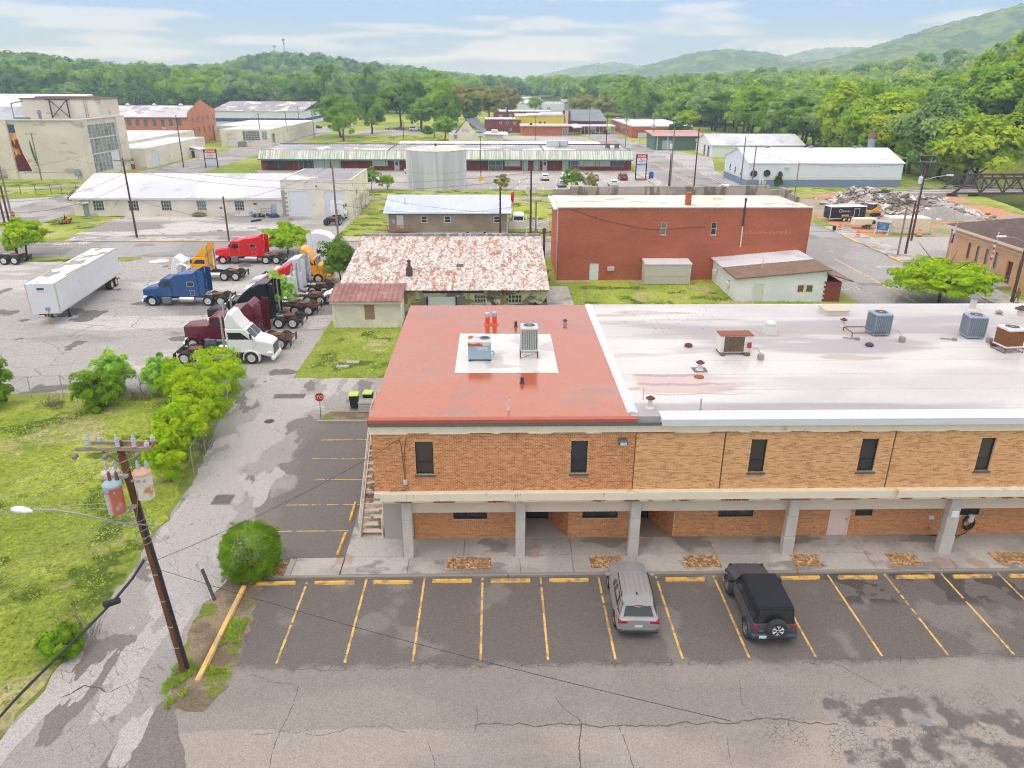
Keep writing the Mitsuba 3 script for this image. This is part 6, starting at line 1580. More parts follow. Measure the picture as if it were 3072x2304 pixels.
for a, b, lab in (((-12.9, 23.6, 5.1), (-4.95, 30.5, 6.35), 'dark service wire from the near pole to the office wall'), ((-12.9, 23.5, 5.0), (6, 14.5, 6.5), 'dark service wire crossing over the near parking lot')):
 single('service_wire', lab, 'cable', wire(MB(), a, b, 0.25, 0.012), DWIRE)
single('steel_post', 'leaning dark steel post beside the alley near the bush', 'post', MB().cyl((-12.75, 27.9, 0), (-13.25, 28.3, 1.4), 0.075, 0.075, 10), mat(lin(72, 72, 76), 0.6))
# ------------------------------------------------------------------ bins, stop sign, gratings, chain fence
BIN = lambda: [('body', shape(MB().hexa([[-.26, -.30, .08], [.26, -.30, .08], [.26, .30, .08], [-.26, .30, .08]], [[-.32, -.36, 1.0], [.32, -.36, 1.0], [.32, .36, 1.0], [-.32, .36, 1.0]]), mat(lin(44, 44, 48), 0.6))),
               ('lid', shape(MB().rbox(-.35, .35, -.42, .40, 1.0, 1.09, 0.03), mat(lin(176, 206, 92), 0.5))), ('wheel', shape(MB().cyl((-.30, .30, .1), (-.24, .30, .1), .1, n=10).cyl((.30, .30, .1), (.24, .30, .1), .1, n=10), RUBBER))]
for (x, y, rz, lab) in ((-10.15, 49.3, 4, 'black wheelie bin with green lid, leftmost of three'), (-9.2, 49.6, -5, 'black wheelie bin with green lid behind the grey crate'), (-8.15, 49.9, 2, 'black wheelie bin with green lid half hidden by stairs')):
 k = thing('wheelie_bin', lab, 'bin', (x, y, 0.02), rz)
 for nm, sh in once('bin', BIN):
  part(k, nm, sh)
k = thing('grey_crate', 'pale grey wooden crate in front of the middle bin', 'crate', (-9.2, 48.75, 0.02), -4)
for i in range(4):
 part(k, 'slat', MB().box(-.5, .5, -.4, -.36, .05+i*.2, .2+i*.2), mat(lin(186, 184, 180), 0.8))
part(k, 'box', MB().box(-.48, .48, -.36, .36, .03, .78), mat(lin(150, 148, 144), 0.8))
area('island', [(-12.2, 46.9), (-9.0, 46.9), (-8.6, 48.3), (-11.8, 48.6)], 0.03, VERGE, 0.05, 0.4, 22)
struct('island_kerb', MB().box(-12.3, -8.6, 46.75, 46.9, 0, 0.15), CONC)
k = thing('stop_sign', 'red stop sign on a thin post by the alley', 'sign', (-12.1, 47.15, 0))
part(k, 'post', MB().cyl((0, 0, 0), (0.05, 0, 1.95), 0.025, n=6), mat(lin(90, 88, 86), 0.6))
oc = [(0.36*math.cos(PI/8+i*PI/4), 0.36*math.sin(PI/8+i*PI/4)) for i in range(8)]
Ry = rot([0, 0, 1], 12)
part(k, 'plate', MB().side([(x+.05, z+1.75) for x, z in oc], -0.05, -0.03).xf(Ry), RED)
part(k, 'border', MB().side(Polygon([(x*1.0+.05, z+1.75) for x, z in oc], [[(x*.9+.05, z*.9+1.75) for x, z in oc]]), -0.056, -0.0495).xf(Ry), WHITE)
tm = meshkit.text_mesh('STOP', 0.22, 0.006, True)
tm.apply_translation([-tm.bounds[:, 0].mean(), 0, 0])
tm.apply_transform(rot([1, 0, 0], 90))
tm.apply_translation([0.05, -0.052, 1.64])
tm.apply_transform(Ry)
part(k, 'letters', tm, WHITE)
for x, y, w, d_, lab in ((-15.9, 51.4, .55, .38, 'left one of the twin storm drain gratings'), (-14.75, 51.4, .55, .38, 'right one of the twin storm drain gratings'), (-15.3, 36.65, .5, .5, 'square storm drain grating in the pale alley patch')):
 k = thing('drain_grating', lab, 'drain', (x, y, 0))
 part(k, 'well', MB().box(-w, w, -d_, d_, 0.015, 0.022), BLACK)
 gm = MB().box(-w, w, -d_-.03, -d_+.03, .02, .035).box(-w, w, d_-.03, d_+.03, .02, .035)
 for i in range(11):
  xx = -w+2*w*i/10
  gm.box(xx-.03, xx+.03, -d_, d_, .02, .034)
 part(k, 'grate', gm, mat(lin(126, 122, 120), 0.7, 0.2))
single('manhole_cover', 'round dark manhole cover in the alley', 'manhole', MB().lathe([(0.34, 0.016), (0.34, 0.026), (0.3, 0.024), (0.02, 0.026)], (-15.6, 47.0, 0), 18), mat(lin(74, 70, 68), 0.8))
for x, y, lab in ((-12.6, 57.6, 'pale concrete cover in the grass, the left one'), (-11.9, 58.6, 'pale concrete cover in the grass, the right one')):
 single('concrete_cover', lab, 'cover', MB().rbox(x-.5, x+.5, y-.28, y+.28, 0, .05, .02), CONC)
FE = thing('chain_fence', 'sagging chain-link fence between the lawn and truck yard', 'fence')
pts = [(-46, 51.6), (-40, 51.5), (-34.1, 51.3), (-31.9, 51.5), (-29.0, 51.5), (-26.2, 51.5), (-23.5, 51.5), (-20.6, 51.5), (-19.2, 49.6), (-18.9, 46.0), (-18.3, 42.4), (-18.0, 39.6)]
for i, (x, y) in enumerate(pts):
 part(FE, 'post', MB().cyl((x, y, 0), (x+0.03, y, 1.75), 0.03, n=6), GALV)
rl = MB()
for (a, b) in zip(pts, pts[1:]):
 rl.tube([(a[0], a[1], 1.72), (b[0], b[1], 1.72)], 0.02, 4)
part(FE, 'top_rail', rl, GALV)
mesh = MB()
for (a, b) in zip(pts, pts[1:]):
 a, b = np.array(a), np.array(b)
 L = np.linalg.norm(b-a)
 nseg = int(L/0.16)
 for i in range(-11, nseg+1):
  for s in (1, -1):
   t0, t1 = i*0.16/L, (i*0.16+1.7)/L
   z0_, z1_ = (0.03, 1.70) if s > 0 else (1.70, 0.03)
   c0, c1 = max(t0, 0), min(t1, 1)
   if c1 <= c0:
    continue
   za, zb = z0_+(z1_-z0_)*(c0-t0)/(t1-t0), z0_+(z1_-z0_)*(c1-t0)/(t1-t0)
   p0, p1 = a+(b-a)*c0, a+(b-a)*c1
   mesh.add([[p0[0], p0[1], za], [p1[0], p1[1], zb], [p1[0], p1[1], zb+.008], [p0[0], p0[1], za+.008]], [[0, 1, 2, 3]])
part(FE, 'wire_mesh', mesh, GALV, kind='stuff')
# ------------------------------------------------------------------ buildings of the middle distance
def walls(k, x0, x1, y0, y1, h, m, front=(), right=(), left=(), back=(), t=0.22, z0=0.0, gable=None, ridge=None, name='wall'):
 """Four walls with real openings (u0, u1, z0, z1). gable 'x': ridge runs along x, 'y': along y; ridge = (height, position)."""
 spec = (('front', (x0, y0), (1, 0), x1-x0, front), ('right', (x1, y0), (0, 1), y1-y0, right), ('back', (x1, y1), (-1, 0), x1-x0, back), ('left', (x0, y1), (0, -1), y1-y0, left))
 out = {}
 for nm, p, d, L, ops in spec:
  P = [(0, z0), (L, z0), (L, h), (0, h)]
  if gable == 'x' and nm in ('left', 'right'):
   u = ridge[1]-y0 if nm == 'right' else y1-ridge[1]
   P = [(0, z0), (L, z0), (L, h), (u, ridge[0]), (0, h)]
  if gable == 'y' and nm in ('front', 'back'):
   u = ridge[1]-x0 if nm == 'front' else x1-ridge[1]
   P = [(0, z0), (L, z0), (L, h), (u, ridge[0]), (0, h)]
  P = Polygon(P)
  for o in ops:
   P = P.difference(rect(*o[:4]))
  e = 0.003 if nm in ('left', 'right') else 0
  part(k, name, MB().wall((p[0], p[1]) if not e else (p[0], p[1]), d, P, t), m)
  out[nm] = (p, d)
 part(k, 'inner_wall', MB().box(x0+t+0.25, x1-t-0.25, y0+t+0.25, y1-t-0.25, z0+0.05, h-0.25), mat([0.40, 0.39, 0.37], 0.9))
 return out
def gable_roof(k, x0, x1, y0, y1, h, rh, rp, along, m, over=0.3, th=0.10, ribs=None, rib_m=None, rib_h=0.04):
 """Two roof sheets; along 'x': ridge parallel to x at y = rp."""
 for s in (0, 1):
  if along == 'x':
   e = y0-over if s == 0 else y1+over
   zz = h-(rh-h)*over/abs((y0 if s == 0 else y1)-rp)
   mb = MB().hexa([[x0-over, e, zz], [x1+over, e, zz], [x1+over, rp, rh], [x0-over, rp, rh]], [[x0-over, e, zz+th], [x1+over, e, zz+th], [x1+over, rp, rh+th], [x0-over, rp, rh+th]])
   rk = part(k, 'roof', mb, m)
   if ribs:
    rb = MB()
    n_ = int((x1-x0+2*over)/ribs)
    for i in range(n_+1):
     x = x0-over+0.02+i*(x1-x0+2*over-0.04)/n_
     rb.hexa([[x-.03, e, zz+th], [x+.03, e, zz+th], [x+.03, rp, rh+th], [x-.03, rp, rh+th]], [[x-.015, e, zz+th+rib_h], [x+.015, e, zz+th+rib_h], [x+.015, rp, rh+th+rib_h], [x-.015, rp, rh+th+rib_h]])
    part(rk, 'rib', rb, rib_m or m, kind='stuff')
  else:
   e = x0-over if s == 0 else x1+over
   zz = h-(rh-h)*over/abs((x0 if s == 0 else x1)-rp)
   part(k, 'roof', MB().hexa([[e, y0-over, zz], [rp, y0-over, rh], [rp, y1+over, rh], [e, y1+over, zz]], [[e, y0-over, zz+th], [rp, y0-over, rh+th], [rp, y1+over, rh+th], [e, y1+over, zz+th]]), m)
def flat_roof(k, x0, x1, y0, y1, h, m, parapet=0.0, pm=None, pt=0.25, over=0.0):
 part(k, 'roof', MB().box(x0-over+(pt if parapet else 0), x1+over-(pt if parapet else 0), y0-over+(pt if parapet else 0), y1+over-(pt if parapet else 0), h-0.12, h+0.003), m)
 if parapet:
  pb = MB()
  for a in ((x0, x1, y0, y0+pt), (x0, x1, y1-pt, y1), (x0, x0+pt, y0+pt, y1-pt), (x1-pt, x1, y0+pt, y1-pt)):
   pb.box(*a, h-0.1, h+parapet)
  part(k, 'parapet', pb, pm)
def dirtyf(c1, c2, c3, s=0.5, sz=1.2, lo=0.55, hi=0.70, g=0.12):
 return lambda p, n, uv: mix(mix(c1, c2, smoothstep(0.35, 0.65, fbm(p.x*s, p.y*s, p.z*s*1.5, 3))), c3, smoothstep(lo, hi, fbm(p.x*s*2.2+9, p.y*s*2.2, p.z*sz*0.5, 4))*0.8)*(1-g/2+g*noise(p.x*9, p.y*9, p.z*9))
PALE_ROOF = pmat('roof_pale', dirtyf(lin(206, 208, 213), lin(196, 198, 204), lin(176, 176, 182), 0.15, 1, 0.58, 0.72), 0.5, 0.4)
BLUE_ROOF = pmat('roof_metal_pale', dirtyf(lin(196, 204, 218), lin(188, 197, 212), lin(176, 184, 198), 0.2, 1, 0.6, 0.75), 0.4, 0.4)
GREY_ROOF = pmat('roof_grey_felt', dirtyf(lin(158, 156, 160), lin(140, 138, 142), lin(214, 212, 210), 0.11, 1, 0.60, 0.64), 0.7)
CREAMW = pmat('wall_cream', dirtyf(lin(224, 219, 204), lin(214, 208, 192), lin(184, 172, 152), 0.3, 1, 0.62, 0.76), 0.75)
MILLW = pmat('wall_mill', dirtyf(lin(222, 216, 200), lin(212, 204, 188), lin(176, 164, 146), 0.12, 1, 0.62, 0.74), 0.8)
WHITEW = pmat('wall_white', dirtyf(lin(222, 226, 228), lin(212, 218, 222), lin(192, 198, 202), 0.4, 1, 0.6, 0.75), 0.6)
def far_brick(name, a, b, j, lx=0.24, lz=0.085):
 def fn(p, n, uv):
  u = dr.select(dr.abs(n.x) > 0.7, p.y, p.x)
  row = dr.floor(p.z/lz)
  q = u/lx+0.5*(row-2*dr.floor(row/2))
  r = cell_rand(dr.floor(q), row, 3)
  big = fbm(p.x*0.35, p.y*0.35, p.z*0.6, 4)
  c = mix(mix(a, b, r), mix(b, a, r)*1.12, smoothstep(0.35, 0.65, big))
  fz = p.z/lz-row
  return mix(c, j, smoothstep(0.90, 0.95, fz)*0.45)
 return pmat(name, fn, 0.85)
BRICK_RED = far_brick('brick_red', lin(172, 100, 74), lin(156, 88, 66), lin(176, 120, 100))
BRICK_MILL = far_brick('brick_mill', lin(196, 130, 98), lin(180, 116, 88), lin(200, 154, 126))
BRICK_DK = far_brick('brick_dark', lin(132, 66, 56), lin(112, 56, 50), lin(150, 100, 90))
BRICK_OR = far_brick('brick_orange', lin(190, 116, 74), lin(176, 102, 66), lin(196, 140, 104))
BRICK_TAN = far_brick('brick_tan', lin(202, 164, 126), lin(188, 148, 112), lin(206, 178, 146))
# --- rusty-roofed block warehouse and its lean-to shed
WH = thing('old_warehouse', 'old block warehouse with peeling white and rust metal roof', 'warehouse')
def blocks_fn(p, n, uv):
 u = dr.select(dr.abs(n.x) > 0.7, p.y, p.x)
 row = dr.floor(p.z/0.2)
 q = u/0.4+0.5*(row-2*dr.floor(row/2))
 r = cell_rand(dr.floor(q), row, 5)
 peel = smoothstep(0.42, 0.56, fbm(p.x*0.9, p.y*0.9, p.z*1.3, 4)+0.2*(r-0.5))
 c = mix(lin(206, 200, 180), lin(128, 122, 104), peel)
 c = mix(c, lin(44, 42, 38), smoothstep(0.56, 0.66, fbm(p.x*1.5+4, p.y*1.5, p.z*1.1, 4))*smoothstep(-3.5, 0.5, p.x))
 c = mix(c, lin(150, 152, 84), smoothstep(0.62, 0.7, fbm(p.x*1.1+9, p.y, p.z*0.5, 4))*0.7)
 fq, fz = q-dr.floor(q), p.z/0.2-row
 return mix(c, lin(110, 104, 92), dr.maximum(smoothstep(0.93, 0.97, fq), smoothstep(0.88, 0.94, fz))*0.6)
BLOCKS = pmat('block_wall', blocks_fn, 0.9)
def rust_sheet(base1, base2, seed):
 def fn(p, n, uv):
  col = dr.floor((p.x+20)/0.62)
  r1 = cell_rand(col, dr.floor(p.y/1.9+cell_rand(col, 3, seed)), seed)
  pe = fbm(p.x*2.6, p.y*0.8, 1.0, 4)
  fl = fbm(p.x*6, p.y*3.2, 2.0, 4)
  c = mix(lin(206, 201, 194), lin(184, 172, 163), smoothstep(0.40, 0.60, fl))
  amt = smoothstep(0.49, 0.64, pe*0.72+r1*0.22+0.02)
  rust = mix(base1, base2, noise(p.x*0.5, p.y*0.3, 5.0))
  c = mix(c, rust, amt*(0.35+0.65*smoothstep(0.42, 0.54, fbm(p.x*5, p.y*2.2, 6.0, 3))))
  return mix(c, lin(120, 108, 104), smoothstep(0.64, 0.70, fl)*0.5)
 return fn
RUSTROOF = pmat('roof_rust_peel', rust_sheet(lin(178, 128, 102), lin(154, 122, 112), 3), 0.7)
REDMETAL = pmat('roof_red_metal', dirtyf(lin(154, 112, 106), lin(140, 98, 94), lin(176, 134, 124), 0.7, 1, 0.58, 0.7), 0.6)
wx0, wx1, wy0, wy1 = -15.2, 5.0, 71.5, 86.5
LK = BLOCKS
ops = [(5.7, 6.5, 1.3, 2.1), (8.3, 11.4, 0.05, 2.05), (13.05, 14.2, 1.35, 2.25), (16.4, 17.75, 1.3, 2.2)]
walls(WH, wx0, wx1, wy0, wy1, 2.75, BLOCKS, front=ops, t=0.25)
roll_door(WH, (wx0, wy0), (1, 0), 8.5, 11.2, 0.05, 2.0, mat(lin(206, 218, 222), 0.5), rec=0.1, n=5)
part(WH, 'door_frame', wbox(wbox(wbox(MB(), (wx0, wy0), (1, 0), 8.36, 8.5, 0, 2.05, -.03, .1), (wx0, wy0), (1, 0), 11.2, 11.34, 0, 2.05, -.03, .1), (wx0, wy0), (1, 0), 8.0, 14.0, 2.42, 2.58, -.12, -.02), mat(lin(52, 58, 92), 0.6))
for a, b in ((13.05, 14.2), (16.4, 17.75)):
 window(WH, (wx0, wy0), (1, 0), a, b, 1.35, 2.2, 4, 2, mat(lin(196, 198, 178), 0.7), GLASS, 0.08, 0.05, sill=CONC)
part(WH, 'boarded_window', wbox(MB(), (wx0, wy0), (1, 0), 5.7, 6.5, 1.3, 2.1, 0.04, 0.1), mat(lin(184, 128, 60), 0.8), label='orange boarded window')
# single-slope roof of long sheets
e0, e1, z0_, z1_ = 70.7, 87.0, 2.86, 4.95
part(WH, 'roof_deck', MB().hexa([[wx0-.15, e0+.05, z0_-.10], [wx1+.15, e0+.05, z0_-.10], [wx1+.15, e1, z1_-.10], [wx0-.15, e1, z1_-.10]], [[wx0-.15, e0+.05, z0_-.01], [wx1+.15, e0+.05, z0_-.01], [wx1+.15, e1, z1_-.01], [wx0-.15, e1, z1_-.01]]), BROWN)
part(WH, 'gable_wall', MB().side([(71.6, 2.7), (86.4, 2.7), (86.4, 4.75), (71.6, 2.82)], wx1-.25, wx1-.002, 'x').side([(71.6, 2.7), (86.4, 2.7), (86.4, 4.75), (71.6, 2.82)], wx0+.002, wx0+.25, 'x'), BLOCKS)
ncol, sl = 33, (z1_-z0_)/(e1-e0)
rr = random.Random(17)
for i in range(ncol):
 a, b = wx0-.2+20.6*i/ncol, wx0-.2+20.6*(i+1)/ncol
 y = e0
 cuts = [e0, e0+5.4+rr.uniform(-.6, .6), e0+10.8+rr.uniform(-.6, .6), e1]
 for c0, c1 in zip(cuts, cuts[1:]):
  dz = rr.uniform(0, .03)
  zz = lambda y_: z0_+(y_-e0)*sl+dz
  part(WH, 'roof_sheet', MB().hexa([[a+.012, c0-.08, zz(c0)], [b-.012, c0-.08, zz(c0)], [b-.012, c1, zz(c1)-.02], [a+.012, c1, zz(c1)-.02]], [[a+.012, c0-.08, zz(c0)+.03], [b-.012, c0-.08, zz(c0)+.03], [b-.012, c1, zz(c1)+.01], [a+.012, c1, zz(c1)+.01]]), RUSTROOF)
rb = MB()
for i in range(ncol+1):
 a = wx0-.2+20.6*i/ncol
 rb.hexa([[a-.025, e0-.08, z0_+.03], [a+.025, e0-.08, z0_+.03], [a+.025, e1, z1_+.03], [a-.025, e1, z1_+.03]], [[a-.012, e0-.08, z0_+.075], [a+.012, e0-.08, z0_+.075], [a+.012, e1, z1_+.075], [a-.012, e1, z1_+.075]])
part(WH, 'roof_seam', rb, RUSTROOF, kind='stuff')
part(WH, 'ridge_wall', MB().box(wx0-.2, wx1+.2, e1, e1+.3, 2.0, 5.25), pmat('ridge_block', dirtyf(lin(150, 150, 152), lin(128, 126, 128), lin(196, 190, 186), 0.9, 1, 0.55, 0.62), 0.9))
k = thing('roof_flue', 'dark purple-brown flue standing on the rusty roof', 'chimney', (-8.75, 74.6, 3.32))
part(k, 'stack', MB().lathe([(0.34, -.05), (0.34, .75), (0.30, .95), (0.16, 1.05), (0.16, 1.5)], n=12), mat(lin(92, 62, 70), 0.6), 40)
part(k, 'cap', MB().lathe([(0.2, 1.5), (0.2, 1.6), (0.05, 1.72)], n=10), mat(lin(74, 52, 62), 0.6))
single('roof_opening', 'small dark hatch in the rusty roof', 'hatch', MB().hexa([[-4.1, 76.9, 3.72], [-3.4, 76.9, 3.72], [-3.4, 77.7, 3.82], [-4.1, 77.7, 3.82]], [[-4.1, 76.9, 3.76], [-3.4, 76.9, 3.76], [-3.4, 77.7, 3.86], [-4.1, 77.7, 3.86]]), mat(lin(92, 84, 88), 0.8))
single('vent_pipe', 'dark capped pipe at the right end of rusty roof', 'pipe', MB().cyl((5.4, 83.5, 0), (5.4, 83.5, 6.2), .14, n=8).lathe([(0.22, 6.2), (0.22, 6.45), (0.1, 6.55)], (5.4, 83.5, 0), 10), mat(lin(88, 52, 48), 0.7))
SH = thing('lean_to_shed', 'small cream shed with dark red metal roof beside the warehouse', 'shed')
walls(SH, -15.35, -9.0, 67.95, 71.3, 2.55, pmat('shed_wall', dirtyf(lin(220, 217, 206), lin(208, 204, 192), lin(176, 150, 112), 0.5, 0.6, 0.62, 0.74), 0.8), front=[(3.0, 3.95, .8, 2.25)], t=0.18)
bs = MB()
for i in range(4):
 bs.box(-12.35+.24*i+.01, -12.35+.24*(i+1)-.01, 67.97, 68.02, .8, 2.25)
part(SH, 'boarded_window', bs, mat(lin(150, 124, 102), 0.85), label='window boarded with weathered planks')
part(SH, 'roof', MB().hexa([[-15.6, 67.5, 2.62], [-8.75, 67.5, 2.62], [-8.75, 71.45, 3.32], [-15.6, 71.45, 3.32]], [[-15.6, 67.5, 2.70], [-8.75, 67.5, 2.70], [-8.75, 71.45, 3.40], [-15.6, 71.45, 3.40]]), REDMETAL)
rb = MB()
for i in range(15):
 a = -15.58+6.81*i/14
 rb.hexa([[a-.03, 67.5, 2.70], [a+.03, 67.5, 2.70], [a+.03, 71.45, 3.40], [a-.03, 71.45, 3.40]], [[a-.012, 67.5, 2.75], [a+.012, 67.5, 2.75], [a+.012, 71.45, 3.45], [a-.012, 71.45, 3.45]])
part(SH, 'roof_rib', rb, REDMETAL, kind='stuff')
part(SH, 'eave_board', MB().box(-15.5, -8.85, 67.55, 67.62, 2.42, 2.62), mat(lin(196, 186, 170), 0.8))
part(SH, 'downspout', MB().cyl((-8.95, 67.85, 0.05), (-8.95, 67.85, 2.6), .05, n=6).cyl((-15.1, 67.88, .05), (-15.1, 67.88, 2.6), .03, n=6), WHITE)
single('concrete_slab', 'plain pale concrete slab on the grass beside the warehouse', 'slab', MB().rbox(5.3, 8.05, 72.6, 81.9, -.1, 0.35, .02), CONCRETE)
# --- red brick building
RB = thing('red_brick_building', 'long red brick building with grey parapet and flat roof', 'building')
bx0, bx1, by0, by1 = 7.15, 36.2, 86.0, 96.5
p, d_ = (bx0, by0), (1, 0)
wl = walls(RB, bx0, bx1, by0, by1, 8.35, BRICK_RED, front=[(11.8, 12.45, 5.3, 6.7), (17.6, 18.25, 5.25, 6.7), (3.8, 4.85, 0, 1.95)], right=[(2, 3.4, 5, 6.6), (6, 7.4, 5, 6.6)], t=0.3)
for a, b in ((11.8, 12.45), (17.6, 18.25)):
 window(RB, p, d_, a, b, 5.28, 6.7, 1, 2, mat(lin(206, 200, 186), 0.6), GLASS_PALE if a < 13 else GLASS, 0.1, 0.06, sill=CONC)
door(RB, p, d_, 3.8, 4.85, 0.0, 1.95, mat(lin(212, 220, 226), 0.5), 0.05, label='pale steel door')
part(RB, 'coping', MB().box(bx0-.15, bx1+.1, by0-.12, by0+.35, 8.35, 8.5), mat(lin(206, 202, 194), 0.7))
part(RB, 'roof', MB().box(bx0, bx1, by0+.35, by1, 8.2, 8.36), pmat('roof_tan_felt', dirtyf(lin(206, 196, 182), lin(214, 206, 196), lin(170, 160, 150), 0.3, 1, 0.6, 0.7), 0.8))
PAR = pmat('parapet_grey', dirtyf(lin(158, 152, 142), lin(132, 128, 118), lin(92, 88, 78), 0.6, 0.5, 0.55, 0.68), 0.9)
part(RB, 'parapet', MB().box(bx0, 36.2, 96.2, 96.6, 8.2, 9.05).box(bx0+2.2, 34.5, 96.18, 96.62, 9.05, 9.4).box(29.5, 34.6, 96.16, 96.64, 9.4, 9.55).box(35.8, 36.2, 90.0, 96.2, 8.2, 9.05).box(35.8, 36.2, 93.0, 96.2, 9.05, 9.4), PAR)
part(RB, 'side_eave', MB().box(bx0-.55, bx0, by0+.2, by1, 8.1, 8.25), mat(lin(216, 216, 214), 0.6))
part(RB, 'downspout', MB().cyl((bx0-.06, by0+.3, .1), (bx0-.06, by0+.3, 8.1), .07, n=6).cyl((bx0+21.2, by0-.09, 3.9), (bx0+21.2, by0-.09, 6.3), .08, n=6), mat(lin(206, 206, 204), 0.5))
part(RB, 'flue', MB().cyl((bx0+21.2, by0-.12, 6.3), (bx0+21.2, by0-.12, 9.2), .10, n=8).lathe([(.16, 9.2), (.18, 9.35), (.05, 9.5)], (bx0+21.2, by0-.12, 0), 8), mat(lin(74, 52, 50), 0.6))
part(RB, 'chimney', MB().box(22.1, 22.7, 88.0, 88.6, 8.3, 9.7).box(22.05, 22.75, 87.95, 88.65, 9.7, 9.8), BRICK_RED)
part(RB, 'wall_conditioner', MB().rbox(13.0, 13.8, 85.6, 86.05, 1.15, 1.62, .02), mat(lin(186, 180, 166), 0.6))
part(RB, 'cable', MB().tube([(8.5, 85.97, 8.2), (12.5, 85.97, 6.9), (17, 85.97, 6.0), (18.0, 85.97, 5.9), (24.0, 85.97, 6.2)], .02, 4), DARK)
gh = meshkit.text_mesh('Luthers Market', 0.55, 0.004) if False else None
fl = MB()
r_ = random.Random(9)
for i in range(34):
 x = 28.4+0.17*i+r_.uniform(-.05, .05)
 fl.box(x, x+r_.uniform(.05, .13), 85.992, 85.998, 5.35+r_.uniform(0, .1), 5.6+r_.uniform(0, .3))
part(RB, 'ghost_lettering', fl, mat(lin(192, 118, 92), 0.9), label='faded remains of painted lettering', kind='stuff')
CT = thing('storage_container', 'pale grey metal storage container against the brick wall', 'container')
part(CT, 'lower_body', MB().box(17.1, 22.3, 83.8, 85.9, 0.05, 1.0), mat(lin(190, 188, 178), 0.6))
part(CT, 'upper_body', MB().box(17.08, 22.32, 83.78, 85.92, 1.02, 2.35), mat(lin(198, 196, 186), 0.6))
cb = MB()
for i in range(26):
 x = 17.15+5.1*i/25
 cb.box(x-.04, x+.04, 83.74, 83.8, .08, .98).box(x-.04, x+.04, 83.73, 83.78, 1.05, 2.3)
part(CT, 'corrugation', cb, mat(lin(200, 198, 190), 0.6), kind='stuff')
part(CT, 'roof', MB().hexa([[17.0, 83.65, 2.35], [22.4, 83.65, 2.35], [22.4, 85.95, 2.5], [17.0, 85.95, 2.5]], [[17.0, 83.65, 2.42], [22.4, 83.65, 2.42], [22.4, 85.95, 2.6], [17.0, 85.95, 2.6]]), PALE_ROOF)
# --- white annex with brown shingle roof and brick front
AX = thing('white_annex', 'low white block annex with brown shingle roof and brick front', 'building')
walls(AX, 25.4, 34.9, 76.6, 85.9, 2.35, WHITEW, front=[(1.85, 2.95, 0, 1.95), (6.4, 8.25, .9, 1.9)], left=[(1.5, 2.1, 1.2, 1.8), (6.3, 6.9, 1.1, 1.7)], t=0.2)
part(AX, 'front_gable', MB().side([(25.4, 2.34), (34.9, 2.34), (34.9, 3.35), (25.4, 2.5)], 76.6, 76.8), WHITEW)
door(AX, (25.4, 76.6), (1, 0), 1.85, 2.95, 0, 1.95, mat(lin(206, 208, 202), 0.5), 0.04)
window(AX, (25.4, 76.6), (1, 0), 6.4, 7.3, .9, 1.9, 1, 1, WHITE, mat(lin(120, 82, 56), 0.2), .06, .14, name='window')
window(AX, (25.4, 76.6), (1, 0), 7.32, 8.25, .9, 1.9, 1, 1, WHITE, mat(lin(96, 92, 60), 0.2), .06, .14, name='window')
SHING = pmat('shingle_brown', lambda p, n, uv: mix(lin(134, 110, 96), lin(112, 92, 80), cell_rand(dr.floor(p.x*3+dr.floor(p.y*6)*0.5), dr.floor(p.y*6), 2))*(0.85+0.3*fbm(p.x*1.2, p.y*1.2, 1.0, 3)), 0.9)
part(AX, 'roof', MB().hexa([[25.1, 76.3, 2.48], [35.2, 76.3, 3.38], [35.2, 81.2, 3.42], [25.1, 81.2, 2.52]], [[25.1, 76.3, 2.60], [35.2, 76.3, 3.50], [35.2, 81.2, 3.54], [25.1, 81.2, 2.64]]), SHING, label='brown shingle half of the roof')
part(AX, 'roof', MB().hexa([[25.1, 81.21, 2.52], [35.2, 81.21, 3.42], [35.2, 86.0, 3.46], [25.1, 86.0, 2.56]], [[25.1, 81.21, 2.63], [35.2, 81.21, 3.53], [35.2, 86.0, 3.57], [25.1, 86.0, 2.67]]), PALE_ROOF, label='pale rear half of the roof')
part(AX, 'brick_front', MB().box(34.92, 36.5, 76.5, 85.9, 0, 2.15), BRICK_DK)
qb = MB()
for i in range(9):
 if i % 2 == 0:
  qb.box(34.7, 34.95, 76.48, 76.6, .05+i*.24, .27+i*.24)
part(AX, 'quoin', qb, BRICK_DK, kind='stuff')
part(AX, 'front_roof', MB().hexa([[34.8, 76.1, 3.0], [37.6, 76.1, 2.2], [37.6, 86.1, 2.2], [34.8, 86.1, 3.0]], [[34.8, 76.1, 3.12], [37.6, 76.1, 2.32], [37.6, 86.1, 2.32], [34.8, 86.1, 3.12]]), SHING)
part(AX, 'wall_conditioner', MB().rbox(24.95, 25.42, 83.9, 84.5, 1.15, 1.65, .02).rbox(25.0, 25.42, 78.9, 79.5, 1.05, 1.5, .02), WHITE)
part(AX, 'roof_pipe', MB().cyl((28.9, 79.5, 2.8), (28.9, 79.5, 3.9), .05, n=6), WHITE)
